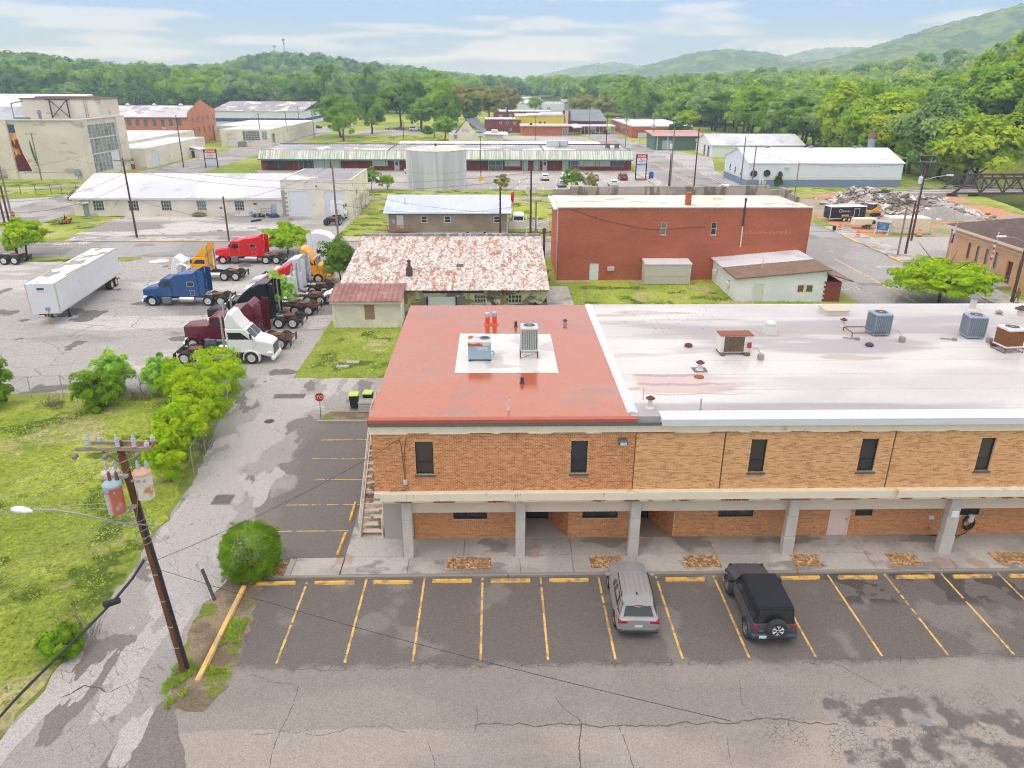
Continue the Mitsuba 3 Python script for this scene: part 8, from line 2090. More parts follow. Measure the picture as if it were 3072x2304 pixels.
part(ML, 'roof_pipe', MB().tube([(-112.4, 188, mh), (-112.4, 188, mh+3.4), (-109.6, 188, mh+3.9)], .2, 6), mat(lin(146, 150, 170), .5))
WGX = thing('mill_wing', 'lower pale wing with white roof at the left edge behind mill', 'building')
walls(WGX, -160, -113.5, 184, 215, 10.8, MILLW, front=[(30, 33, 3, 6), (38, 41, 3, 6)], t=.4)
flat_roof(WGX, -160, -113.5, 184, 215, 10.8, PALE_ROOF)
part(WGX, 'high_roof', MB().hexa([[-150, 205, 10.8], [-116.5, 205, 10.8], [-116.5, 235, 10.8], [-150, 235, 10.8]], [[-150, 206, 15.0], [-116.5, 206, 15.0], [-116.5, 235, 17.5], [-150, 235, 17.5]]), PALE_ROOF)
single('yellow_machine', 'yellow machine by the mill at the left edge', 'machine', MB().rbox(-121, -115.5, 179.5, 182, 1.9, 3.4, .2).box(-120.5, -119.5, 179.3, 179.5, 2.1, 3.0), mat(lin(206, 184, 96), .6))
single('red_skip', 'dark red open skip at the left edge by the mill', 'skip', MB().hexa([[-122, 176, 0], [-115.2, 177, 0], [-115.2, 179.5, 0], [-122, 179.5, 0]], [[-123, 175.5, 2.1], [-114.8, 176.8, 2.1], [-114.8, 179.8, 2.1], [-123, 179.8, 2.1]]), mat(lin(120, 54, 48), .7))
# low white building
LB = thing('low_white_building', 'low cream industrial building with flat white roof by the mill', 'building')
walls(LB, -101, -90.3, 203.2, 246.0, 4.9, CREAMW, right=[(3.6, 7.8, .2, 4.0), (31.0, 32.5, 1.5, 3.0)], front=[(5.6, 7.5, 0, 2.6)], t=.35)
flat_roof(LB, -101, -90.3, 203.2, 246, 4.9, PALE_ROOF, .15, WHITE, .3)
roll_door(LB, (-90.3, 203.2), (0, 1), 3.6, 7.8, .2, 4.0, mat(lin(206, 216, 226), .5), n=8)
LB2 = thing('roof_cabin', 'broad low white-roofed hall behind the mill', 'building')
walls(LB2, -140, -101.5, 214, 268, 5.6, CREAMW, t=.35)
flat_roof(LB2, -140, -101.5, 214, 268, 5.6, PALE_ROOF)
EN = thing('entrance_hut', 'small lean-to hut on the low white building', 'hut')
part(EN, 'wall', MB().box(-90.2, -87.6, 233, 237.5, 0, 2.3), CREAMW)
part(EN, 'roof', MB().hexa([[-90.3, 232.7, 2.9], [-87.2, 232.7, 2.2], [-87.2, 237.8, 2.2], [-90.3, 237.8, 2.9]], [[-90.3, 232.7, 3.05], [-87.2, 232.7, 2.35], [-87.2, 237.8, 2.35], [-90.3, 237.8, 3.05]]), PALE_ROOF)
part(EN, 'door', MB().box(-89.9, -89.0, 232.95, 233.0, 0, 2.0), DARK)
k = thing('fuel_pump', 'small red and white fuel post at the low white building', 'pump', (-93.6, 202.4, 0))
part(k, 'body', MB().rbox(-.35, .35, -.25, .25, 0, 1.3, .03), RED)
part(k, 'head', MB().rbox(-.33, .33, -.22, .22, 1.3, 2.0, .03), WHITE)
# stepped-gable brick mill
BM = thing('stepped_mill', 'orange brick mill with stepped gable and long pale roof', 'mill')
x0_, x1_, y0_, y1_ = -146.0, -106.4, 278.2, 304.5
wf = [(20+i*2.95*0.98, 21.4+i*2.95*0.98, 6.4, 8.6) for i in range(7)]
wf = [(x-2.0, x1b-2.0, a, b) for x, x1b, a, b in wf]
wr = [(2.0+i*5.2, 3.5+i*5.2, z, z+2.0) for z in (3.6, 7.2) for i in range(5)]
walls(BM, x0_, x1_, y0_, y1_, 9.3, BRICK_MILL, front=wf, right=wr, t=.4)
stp = [(278.0, 9.2), (304.7, 9.2), (304.7, 10.9), (303.0, 10.9), (303.0, 11.6), (300.6, 11.6), (300.6, 12.3), (298.2, 12.3), (298.2, 13.0), (295.6, 13.0), (295.6, 13.7), (293.0, 13.7), (293.0, 14.4), (289.4, 14.4), (289.4, 13.7), (286.8, 13.7), (286.8, 13.0), (284.2, 13.0), (284.2, 12.3), (281.8, 12.3), (281.8, 11.6), (279.6, 11.6), (279.6, 10.9), (278.0, 10.9)]
part(BM, 'stepped_gable', MB().side(stp, -106.85, -106.38, 'x'), BRICK_MILL)
gable_roof(BM, x0_, x1_-.5, y0_, y1_, 9.3, 12.6, 291.4, 'x', pmat('mill_roof', dirtyf(lin(206, 206, 214), lin(186, 184, 190), lin(150, 144, 146), .12, 1, .54, .64), .7), over=.35)
for o in wf:
 window(BM, (x0_, y0_), (1, 0), *o, 2, 3, mat(lin(150, 140, 130), .7), mat([.10, .12, .13], .15, 0, .7), .12, .07, sill=CONC, muntin=.03)
for o in wr:
 window(BM, (x1_, y0_), (0, 1), *o, 2, 3, mat(lin(150, 140, 130), .7), mat([.08, .10, .11], .15, 0, .7), .12, .07, muntin=.03)
for i in range(4):
 part(BM, 'roof_vent', MB().lathe([(.6, 12.4), (.6, 12.9), (.9, 13.0), (.1, 13.5)], (x0_+4+i*9.5, 291, 0), 10), PALE_ROOF)
part(BM, 'eave', MB().box(x0_, x1_-.5, y0_-.4, y0_-.3, 9.0, 9.25), mat(lin(86, 78, 100), .6))
# pale office front to the right of the brick mill
L2 = thing('mill_office', 'cream low office block with paned windows beside the brick mill', 'building')
walls(L2, -94.6, -77.6, 273, 300, 5.5, CREAMW, front=[(2.4, 5.4, 0, 2.7), (7.6, 13.4, 2.0, 5.1), (14.2, 16.0, 2.2, 5.0)], right=[(2, 6, 1, 4)], t=.35)
flat_roof(L2, -94.6, -77.6, 273, 300, 5.5, PALE_ROOF, .15, WHITE, .3)
window(L2, (-94.6, 273), (1, 0), 7.6, 13.4, 2.0, 5.1, 6, 5, mat(lin(206, 208, 204), .6), mat([.09, .11, .12], .15, 0, .7), .12, .08, muntin=.05)
window(L2, (-94.6, 273), (1, 0), 14.2, 16.0, 2.2, 5.0, 2, 4, mat(lin(206, 208, 204), .6), mat([.2, .26, .32], .15, 0, .7), .12, .08, muntin=.05)
door(L2, (-94.6, 273), (1, 0), 2.4, 5.4, 0, 2.7, mat(lin(206, 214, 222), .5), .2)
part(L2, 'tank_box', MB().rbox(-88.5, -86, 271.5, 272.8, 0, 1.8, .05), mat(lin(130, 126, 120), .7))
L3 = thing('flat_hall', 'broad flat white hall roof in front of the blue-striped warehouse', 'building')
walls(L3, -106, -77.8, 300.2, 345, 5.3, CREAMW, t=.35)
flat_roof(L3, -106, -77.8, 300.2, 345, 5.3, PALE_ROOF)
BW = thing('striped_warehouse', 'big white and blue-striped warehouse with grey roof', 'warehouse')
walls(BW, -143, -96.8, 402, 470, 6.6, mat(lin(214, 222, 228), .6), t=.4)
part(BW, 'stripe', MB().box(-143, -96.75, 401.9, 402, 1.8, 3.4).box(-96.8, -96.7, 402, 470, 1.8, 3.2), mat(lin(66, 70, 140), .6))
gable_roof(BW, -143, -96.8, 402, 470, 6.6, 10.4, 436, 'x', GREY_ROOF, over=.4)
# ------------------------------------------------------------------ shopping plaza
PZ = thing('shopping_plaza', 'long low brick shopping plaza with streaked green-white canopy', 'shopping plaza')
px0, px1, py0 = -59.8, 35.0, 199.6
CAN = pmat('canopy_streaked', lambda p, n, uv: mix(mix(lin(222, 222, 212), lin(196, 190, 172), smoothstep(0.40, 0.62, noise(p.x*4.5, p.z*0.3))), lin(150, 192, 170), smoothstep(0.45, 0.80, noise(p.x*3.0, p.z*0.4+4, 3.0))*0.5), .5)
shops = [(1.8, 6.2, 'd'), (9.5, 13.0, 'g'), (13.3, 17.5, 'p'), (17.8, 20.2, 'p'), (28.3, 32.2, 'w'), (33.8, 35.2, 'd2'), (39.8, 41.0, 'd'), (57.9, 61.6, 'dd'), (62.2, 66.2, 'w'), (66.7, 68.2, 'p'), (69.6, 71.2, 'p'), (71.9, 73.1, 'd2'), (77.0, 78.6, 'p'), (79.0, 81.2, 'f'), (81.4, 85.5, 'w'), (85.6, 89.4, 'w'), (89.5, 93.0, 'w2')]
ops = [(a, b, (0 if t not in ('w', 'w2') else 1.15), 2.6) for a, b, t in shops]
yb = 199.6
walls(PZ, px0, px1, yb, 219.6, 4.4, BRICK_DK, front=ops, right=[], t=.3)
for a, b, t in shops:
 z0p = 0.0 if t not in ('w', 'w2') else 1.15
 gl = GLASS if t in ('d', 'd2', 'g', 'f') else mat(lin(196, 206, 196), .3)
 if t == 'p':
  part(PZ, 'panel', wbox(MB(), (px0, yb), (1, 0), a, b, 0, 2.6, .08, .14), mat(lin(190, 204, 194), .6))
 elif t == 'g':
  window(PZ, (px0, yb), (1, 0), a, b, 0, 2.6, 3, 1, STEEL, GLASS, .1, .06, name='shopfront')
 elif t in ('d2',):
  door(PZ, (px0, yb), (1, 0), a, b, 0, 2.5, WHITE, .05, glass=(.25, .75, .55, .9))
 elif t in ('dd', 'f'):
  window(PZ, (px0, yb), (1, 0), a, b, 0, 2.6, 2 if t == 'dd' else 3, 2, WHITE, mat([.12, .14, .14], .2, 0, .6), .1, .12, name='shop_door', label='shop door with red lettering' if t == 'f' else None)
 elif t == 'd':
  window(PZ, (px0, yb), (1, 0), a, b, 0, 2.6, 1, 1, BRONZE, mat([.05, .04, .06], .2), .1, .1, name='shop_door')
 else:
  window(PZ, (px0, yb), (1, 0), a, b, z0p, 2.6, 2, 1, mat(lin(196, 200, 196), .5), gl if t == 'w' else mat(lin(96, 100, 96), .2), .06, .05)
part(PZ, 'sale_lettering', MB().box(px0+79.3, px0+80.9, yb+.06, yb+.075, .9, 1.25).box(px0+79.4, px0+80.7, yb+.06, yb+.075, .45, .6), RED, label='red lettering on the shop door')
np_ = 158
for i in range(np_):
 a, b = px0+94.8*i/np_, px0+94.8*(i+1)/np_
 part(PZ, 'canopy_panel', MB().hexa([[a+.03, 197.2, 3.05], [b-.03, 197.2, 3.05], [b-.03, 199.2, 5.05], [a+.03, 199.2, 5.05]], [[a+.06, 197.12, 3.10], [b-.06, 197.12, 3.10], [b-.06, 199.12, 5.12], [a+.06, 199.12, 5.12]]), CAN)
part(PZ, 'canopy_backing', MB().side([(197.25, 2.95), (199.9, 2.95), (199.9, 5.05), (199.25, 5.05)], px0, px1, 'x'), mat(lin(150, 168, 156), .6))
part(PZ, 'canopy_edge', MB().box(px0-.05, px1+.05, 197.05, 197.24, 2.78, 3.08), mat(lin(64, 140, 120), .5), label='green edge of the canopy')
part(PZ, 'canopy_cap', MB().box(px0-.05, px1+.05, 199.1, 199.35, 5.05, 5.14), mat(lin(74, 80, 86), .5))
cm = MB()
for i in range(25):
 x = px0+1+i*93/24
 cm.cyl((x, 197.6, 0), (x, 197.6, 2.9), .07, n=6)
part(PZ, 'canopy_post', cm, mat(lin(120, 84, 70), .6), kind='stuff')
RF = pmat('plaza_roof', dirtyf(lin(158, 158, 164), lin(142, 142, 148), lin(222, 222, 222), .08, 1, .56, .60), .75)
part(PZ, 'roof', MB().box(px0, px1, 199.36, 219.6, 4.5, 4.9), RF)
part(PZ, 'roof_kerb', MB().box(-27.6, -27.3, 199.4, 219.6, 4.9, 5.1).box(12.2, 12.5, 199.4, 219.6, 4.9, 5.1).box(px0, px1, 219.4, 219.7, 4.9, 5.2).box(px1-.2, px1, 199.4, 219.4, 4.9, 5.05), mat(lin(110, 104, 104), .7))
part(PZ, 'rear_roof', MB().box(-28, 30.5, 219.8, 234, 4.3, 4.75), mat(lin(226, 222, 214), .7), label='white rear roof')
part(PZ, 'walk_edge', MB().box(px0, px1, 196.9, 197.1, 0, .14), mat(lin(196, 164, 110), .8))
part(PZ, 'walk', MB().box(px0, px1, 197.1, 199.6, 0, .13), CONC)
for x, y, w, lab in ((15.5, 212, 1.7, 'left one of the big pale units on the plaza roof'), (18.2, 213, 1.3, 'right one of the big pale units on the plaza roof')):
 k = thing('plaza_roof_unit', lab, 'air conditioner', (x, y, 4.9))
 part(k, 'casing', MB().rbox(-w, w, -1, 1, .2, 1.7, .05), mat(lin(196, 200, 200), .5))
 part(k, 'hood', MB().rbox(w*.3, w+.3, -.8, .8, .4, 1.3, .05), GREY)
 part(k, 'curb', MB().box(-w+.1, w-.1, -.9, .9, 0, .2), GREY)
for x, lab in ((29.6, 'left dark boxy unit at the right end of plaza roof'), (32.0, 'right dark boxy unit at the right end of plaza roof')):
 k = thing('plaza_roof_unit', lab, 'air conditioner', (x, 206, 4.9))
 part(k, 'casing', MB().rbox(-.55, .55, -.5, .5, .3, 1.4, .04), mat(lin(108, 96, 92), .7))
 part(k, 'stand', MB().box(-.5, -.4, -.45, .45, 0, .3).box(.4, .5, -.45, .45, 0, .3), DARK)
def pylon(x0, x1, y, zt, lab):
 k = thing('plaza_sign', lab, 'sign')
 for x in (x0, x1):
  part(k, 'post', MB().box(x-.12, x+.12, y-.1, y+.1, 0, zt), mat(lin(34, 34, 74), .5))
 w = x1-x0-.26
 c = (x0+x1)/2
 part(k, 'title_panel', MB().box(c-w/2, c+w/2, y-.10, y+.08, zt-.85, zt-.02), mat(lin(190, 40, 48), .5))
 part(k, 'tenant_panel', MB().box(c-w/2, c+w/2, y-.08, y+.06, zt-2.15, zt-.9), WHITE)
 part(k, 'tenant_panel', MB().box(c-w/2, c+w/2, y-.08, y+.06, zt-2.45, zt-2.2), mat(lin(110, 130, 150), .5))
 part(k, 'tenant_panel', MB().box(c-w/2, c+w/2, y-.08, y+.06, zt-3.7, zt-2.5), mat(lin(196, 206, 222), .5))
 t = meshkit.text_mesh("60'PLAZA", .42, .02, True)
 s_ = w*.84/(t.bounds[1, 0]-t.bounds[0, 0])
 t.apply_transform(np.diag([s_, 1, 1, 1]))
 t.apply_translation([-t.bounds[:, 0].mean(), 0, 0])
 t.apply_transform(rot([1, 0, 0], 90))
 t.apply_translation([c, y-.10, zt-.66])
 part(k, 'title', t, mat(lin(238, 226, 226), .5))
 ln = MB()
 for i, f in enumerate((.40, .62, .68, .34)):
  ln.box(c-w*f/2, c+w*f/2, y-.095, y-.082, zt-1.2-i*.25, zt-1.12-i*.25)
 part(k, 'tenant_lines', ln, mat(lin(170, 84, 84), .6))
 part(k, 'lower_box', MB().rbox(c-w/2-.1, c+w/2+.1, y-.25, y+.25, 0, .5, .03) if zt > 5.5 else MB().box(c-w/2, c+w/2, y-.05, y+.05, .5, .58), mat(lin(150, 110, 84), .8))
 return k
pylon(-75.9, -72.75, 205, 4.75, 'left plaza pylon sign with red title panel by the side road')
pylon(32.75, 35.15, 180, 5.95, 'right plaza pylon sign with red title panel by main road')
PK = 'cars parked on the plaza lot'
for (x, y, kind, col, lab) in ((11.55, 180.6, 'suv', lin(226, 228, 232), 'white car leftmost in the plaza lot row'), (16.3, 182.5, 'suv', lin(228, 230, 234), 'white car farthest back of a close pair on plaza lot'), (16.4, 178.2, 'suv', lin(226, 228, 232), 'white car right behind another white one on plaza lot'), (19.75, 181.5, 'sedan', lin(90, 92, 96), 'dark grey car in the plaza lot row'),
                               (23.2, 181.0, 'suv', lin(178, 164, 146), 'beige SUV in the plaza lot row'), (30.0, 181.3, 'suv', lin(140, 26, 44), 'dark red SUV at the right of plaza lot row'), (14.6, 169.0, 'suv', lin(196, 202, 210), 'silver SUV in the plaza row nearest the grass'), (25.9, 169.2, 'suv', lin(226, 228, 232), 'white SUV in the plaza row nearest the grass')):
 car(kind, lab, col, (x, y, .03), 90, PK)
car('suv', 'white SUV half hidden at the left of grey tank', lin(226, 228, 232), (-20.4, 193.5, .03), 20, PK)
car('suv', 'white SUV driving on the main road by the blue-and-white hall', lin(230, 232, 236), (47.9, 160.2, .03), 120, name='moving_car')
LPM = mat(lin(50, 40, 52), .6)
for (x, y, h, lab) in ((-3.4, 179.6, 9.6, 'thin dark lamp post on a yellow block in the plaza lot'), (14.8, 289.3, 9.5, 'thin dark lamp post behind the plaza'), (37.9, 317.6, 12.0, 'thin dark lamp post on the town lot corner')):
 k = thing('lamp_post', lab, 'lamp post', (x, y, 0))
 part(k, 'pole', MB().cyl((0, 0, 0), (0, 0, h), .10, .07, 8), LPM)
 part(k, 'lamp', MB().rbox(-.5, .5, -.2, .2, h, h+.18, .04), LPM)
 if y < 200:
  part(k, 'base', MB().lathe([(.6, 0), (.6, .5), (.42, .95), (.1, .98)], n=12), mat(lin(234, 170, 40), .6))
k = thing('mail_box', 'blue mail box on the sidewalk beside the right plaza sign', 'mail box', (36.9, 182.3, .13))
part(k, 'body', MB().rbox(-.5, .5, -.4, .4, .2, 1.3, .1).lathe([(.5, -.4), (.5, .4)], (0, 0, 1.2), 12, axis=1), mat(lin(44, 92, 170), .5))
part(k, 'leg', MB().box(-.45, -.35, -.3, .3, 0, .2).box(.35, .45, -.3, .3, 0, .2), DARK)
# ------------------------------------------------------------------ right-hand side: halls, site, bridge
HB = thing('blue_white_hall', 'long white metal hall with slate blue base and pale roof', 'hall')
hx0, hx1, hy0, hy1 = 55.4, 89.5, 168.4, 186.5
GW_ = mat(lin(214, 222, 230), .55)
walls(HB, hx0, hx1, hy0, hy1, 5.1, GW_, left=[(4.0, 5.0, 2.2, 3.6), (8.0, 9.0, 1.8, 3.4), (12.4, 13.4, .3, 2.6)], front=[(3.6, 4.6, 2.4, 3.4)], gable='x', ridge=(7.6, 177.2), t=.2)
gable_roof(HB, hx0, hx1, hy0, hy1, 5.1, 7.6, 177.2, 'x', pmat('hall_roof', dirtyf(lin(222, 224, 230), lin(212, 214, 220), lin(196, 196, 200), .12, 1, .6, .72), .5), over=.25, ribs=1.1)
part(HB, 'base', MB().box(hx0-.06, hx1+.03, hy0-.06, hy0+.15, 0, 1.6).box(hx0-.06, hx0+.1, hy0+.15, hy1, 0, 1.5), mat(lin(116, 134, 166), .7))
part(HB, 'white_strip', MB().box(hx0-.08, hx1+.05, hy0-.08, hy0-.06, 1.6, 2.2).box(hx0-.08, hx0-.06, hy0-.08, hy1, 1.5, 2.0), WHITE)
hr = MB()
for i in range(57):
 x = hx0+.3+.6*i
 hr.box(x-.02, x+.02, hy0-.03, hy0, 2.2, 5.0)
part(HB, 'wall_rib', hr, GW_, kind='stuff')
for (u, z) in ((1.2, 2.9), (4.1, 3.0)):
 part(HB, 'fan', MB().lathe([(.05, -.15), (.55, -.12), (.62, -.3), (.72, -.3), (.72, 0)], (hx0+u, hy0, z), 16, axis=1), DARK)
part(HB, 'window', wbox(MB(), (hx0, hy1), (0, -1), 4.0, 5.0, 2.2, 3.6, .05, .1), GLASS), part(HB, 'window', wbox(MB(), (hx0, hy1), (0, -1), 8.0, 9.0, 1.8, 3.4, .05, .1), GLASS), part(HB, 'door', wbox(MB(), (hx0, hy1), (0, -1), 12.4, 13.4, .3, 2.6, .05, .1), mat(lin(90, 96, 110), .5))
for x in (62, 72, 82):
 part(HB, 'ridge_vent', MB().box(x-.4, x+.4, 176.8, 177.6, 7.6, 8.1), GREY)
part(HB, 'wall_lamp', MB().rbox(63.3, 64.2, 167.8, 168.4, 4.0, 4.4, .05), mat(lin(190, 194, 200), .5))
for x in (66, 70.5, 79.5):
 part(HB, 'louvre', MB().box(x, x+1.3, hy0-.05, hy0-.02, 2.55, 2.75), WHITE)
single('vine_clump', 'green vine climbing the front of the blue-and-white hall', 'vine', leaf_shape(crown(77, (.9, .35, 1.7), 1.5, 22, 50, .14, .4, taper=.6), LEAF['dark']), None, (62.3, 168.0, 0))
single('meter_bank', 'pale meters at the foot of the blue-and-white hall', 'meter', MB().box(57.9, 58.3, 167.9, 168.3, .6, 1.6).box(58.5, 58.9, 167.9, 168.3, .6, 1.6).box(59.1, 59.4, 167.9, 168.3, .6, 1.4), WHITE)
BS = thing('burner_silo', 'blue-grey stack with rusty cap behind the blue-and-white hall', 'chimney', (93.0, 192, 0))
part(BS, 'stack', MB().lathe([(.85, 0), (.85, 7.4), (1.05, 8.6)], n=16), mat(lin(150, 176, 190), .5), 40)
part(BS, 'rim', MB().lathe([(1.05, 8.6), (1.1, 9.5), (.8, 9.6)], n=16), mat(lin(150, 108, 84), .8))
part(BS, 'cap', MB().lathe([(.95, 9.6), (.5, 10.1), (.5, 10.4), (.1, 10.6)], n=12), mat(lin(110, 96, 86), .8))
WGB = thing('white_gable_shed', 'white gabled metal shed behind the blue-and-white hall', 'shed')
walls(WGB, 65.9, 94, 237, 256, 3.6, mat(lin(226, 230, 232), .6), left=[(14, 17, 0, 3), (9.5, 12, 0, 3)], gable='x', ridge=(6.2, 246.5), t=.2)
gable_roof(WGB, 65.9, 94, 237, 256, 3.6, 6.2, 246.5, 'x', PALE_ROOF, over=.5, ribs=1.3)
GS = thing('green_shed', 'dull green shed with rusty pink roof by main road', 'shed')
walls(GS, 53.4, 70, 262, 276, 4.4, mat(lin(96, 120, 104), .7), front=[(2.5, 6, 0, 3.2)], t=.2)
part(GS, 'roof', MB().hexa([[52.5, 260.5, 4.5], [70.6, 260.5, 4.5], [70.6, 277, 5.4], [52.5, 277, 5.4]], [[52.5, 260.5, 4.65], [70.6, 260.5, 4.65], [70.6, 277, 5.55], [52.5, 277, 5.55]]), mat(lin(176, 140, 134), .7))
part(GS, 'porch_post', MB().cyl((54, 260.8, 0), (54, 260.8, 4.5), .12).cyl((57.5, 260.8, 0), (57.5, 260.8, 4.5), .12), WHITE)
part(GS, 'shopfront', MB().box(56, 59.4, 262.1, 262.2, .2, 3.1), mat(lin(176, 190, 184), .3))
single('display_sign', 'pale sign board on posts beside the main road', 'sign', MB().box(51.5, 54.5, 283, 283.2, 2.6, 4.2).cyl((51.8, 283, 0), (51.8, 283, 2.6), .1).cyl((54.2, 283, 0), (54.2, 283, 2.6), .1).box(51, 55, 282.7, 283.4, 0, .7), mat(lin(206, 208, 206), .6))
BSH = thing('brick_shop', 'red brick shop with white roof edge facing main road', 'shop')
walls(BSH, 55.3, 80, 318, 377, 4.4, BRICK_RED, left=[(2, 5, 0, 3), (6, 9, 0, 3), (10, 13, 0, 3), (30, 40, .5, 3), (46, 50, 0, 3.2)], t=.3)
flat_roof(BSH, 55.3, 80, 318, 377, 4.4, PALE_ROOF, .3, WHITE, .4)
for (u0, u1) in ((2, 5), (6, 9), (10, 13), (30, 40), (46, 50)):
 window(BSH, (55.3, 377), (0, -1), u0, u1, .3, 3, 2, 1, WHITE, GLASS, .1, .15, name='shopfront')
# carport
CP = thing('carport', 'long white carport roof on thin posts beside main road', 'carport')
part(CP, 'roof', MB().hexa([[32.8, 352, 3.3], [36.5, 352, 3.5], [36.5, 331, 3.2], [32.8, 331, 3.0]], [[32.8, 352, 3.6], [36.5, 352, 3.8], [36.5, 331, 3.5], [32.8, 331, 3.3]]).box(36.5, 52, 331+9, 352, 3.2, 3.5), PALE_ROOF)
for i in range(10):
 part(CP, 'post', MB().cyl((37+i*1.6, 340.5, 0), (37+i*1.6, 340.5, 3.2), .09, n=5), WHITE)
for x, lab in ((39, 'dark car under the carport at left'), (43.5, 'pale car under the carport in the middle'), (48, 'grey car under the carport at right')):
 car('sedan', lab, (lin(60, 62, 66), lin(196, 200, 206), lin(110, 112, 118))[int(x) % 3], (x, 345, .03), 90, 'cars under the carport')
# town behind the plaza
TH = thing('steep_gable_house', 'cream house with steep dark grey gable roof', 'house')
walls(TH, -17.5, -4.0, 296, 312, 3.1, CREAMW, front=[(2, 3.2, 1, 2.6)], t=.25)
flat_roof(TH, -17.5, -4.0, 296, 312, 3.1, PALE_ROOF)
part(TH, 'gable', MB().side([(-14.6, 3.0), (-7.2, 3.0), (-10.9, 7.6)], 297.0, 297.3), CREAMW)
part(TH, 'roof', MB().hexa([[-15.0, 296.8, 2.9], [-10.9, 296.8, 7.8], [-10.9, 311, 7.8], [-15.0, 311, 2.9]], [[-15.2, 296.8, 3.1], [-10.9, 296.8, 8.1], [-10.9, 311, 8.1], [-15.2, 311, 3.1]]).hexa([[-10.9, 296.8, 7.8], [-4.8, 296.8, 2.9], [-3.4, 311, 2.9], [-7, 311, 7.8]], [[-10.9, 296.8, 8.1], [-4.6, 296.8, 3.1], [-3.2, 311, 3.1], [-7, 311, 8.1]]), mat(lin(112, 118, 124), .8))
part(TH, 'extension', MB().box(-4.0, 3.0, 297, 308, 0, 2.7), mat(lin(222, 218, 204), .7))
part(TH, 'extension_roof', MB().hexa([[-4.2, 296, 2.7], [4.8, 296, 2.4], [4.8, 309, 2.6], [-4.2, 309, 2.9]], [[-4.2, 296, 2.95], [4.8, 296, 2.65], [4.8, 309, 2.85], [-4.2, 309, 3.15]]), PALE_ROOF)
part(TH, 'roof_unit', MB().rbox(-1.5, 1.0, 301, 303, 3.0, 4.2, .1), mat(lin(206, 208, 206), .5))
RBH = thing('dark_brick_house', 'two-storey dark red brick house with white window frames', 'house')
walls(RBH, -4.7, 11.2, 349, 366, 5.6, BRICK_DK, front=[(6.6, 7.5, 3.6, 4.6), (9.6, 10.5, 3.6, 4.6), (12.6, 13.9, 3.6, 4.6), (10.9, 12.1, .9, 2.0)], t=.25)
flat_roof(RBH, -4.7, 11.2, 349, 366, 5.6, PALE_ROOF, .2, WHITE, .35, .2)
for o in ((6.6, 7.5, 3.6, 4.6), (9.6, 10.5, 3.6, 4.6), (12.6, 13.9, 3.6, 4.6), (10.9, 12.1, .9, 2.0)):
 window(RBH, (-4.7, 349), (1, 0), *o, 1 if o[1]-o[0] < 1 else 2, 2, WHITE, GLASS, .05, .14)
YB = thing('yellow_building', 'bright yellow long building behind the orange brick hall', 'building')
walls(YB, 9.0, 30.5, 351, 372, 6.9, mat(lin(222, 204, 54), .6), front=[(10.5, 11.4, 2.8, 4.6), (12.6, 13.3, 3.2, 4.6)], t=.25)
part(YB, 'roof', MB().box(8.8, 30.6, 350.7, 372.2, 6.9, 7.15).box(14.5, 30.6, 350.7, 372.2, 7.15, 7.45).box(20.5, 30.6, 350.7, 372.2, 7.45, 7.75), PALE_ROOF)
part(YB, 'window', MB().box(19.5, 20.4, 351.1, 351.2, 2.8, 4.6).box(21.6, 22.3, 351.1, 351.2, 3.2, 4.6), GLASS)
part(YB, 'downspout', MB().cyl((10.7, 350.8, 0), (10.7, 350.8, 6.8), .09).cyl((8.9, 350.8, 0), (8.9, 350.8, 6.8), .09), YELLOW)
OB = thing('orange_brick_hall', 'low orange brick hall with flat pale roof and glass door', 'hall')
walls(OB, 11.0, 30.9, 330.8, 345, 3.7, BRICK_OR, front=[(17.2, 19.4, .1, 2.8)], t=.25)
part(OB, 'roof', MB().box(10.5, 31.6, 330, 345.2, 3.7, 4.1), mat(lin(196, 182, 172), .7))
window(OB, (11.0, 330.8), (1, 0), 17.2, 19.4, .1, 2.8, 3, 1, WHITE, GLASS_PALE, .1, .1, name='shop_door')
part(OB, 'roof_unit', MB().rbox(14.5, 15.6, 333, 334, 4.1, 4.9, .1), DARK)
CH = thing('brick_church', 'red brick church end with pale pier and grey roof', 'church')
part(CH, 'tower', MB().box(30.2, 33.4, 352, 356, 0, 9.2), BRICK_DK)
part(CH, 'pier', MB().box(30.9, 32.4, 351.7, 352, 0, 9.2), mat(lin(206, 188, 166), .7))
walls(CH, 33.4, 50, 356, 372, 4.6, BRICK_DK, front=[(9, 12, 1, 3)], t=.25)
part(CH, 'roof', MB().hexa([[33.4, 355.5, 4.6], [50.5, 355.5, 4.6], [48, 364, 9.1], [33.4, 364, 9.1]], [[33.4, 355.5, 4.8], [50.5, 355.5, 4.8], [48, 364, 9.3], [33.4, 364, 9.3]]).hexa([[33.4, 364, 9.1], [48, 364, 9.1], [50.5, 372.5, 4.6], [33.4, 372.5, 4.6]], [[33.4, 364, 9.3], [48, 364, 9.3], [50.5, 372.5, 4.8], [33.4, 372.5, 4.8]]), mat(lin(134, 142, 150), .8))
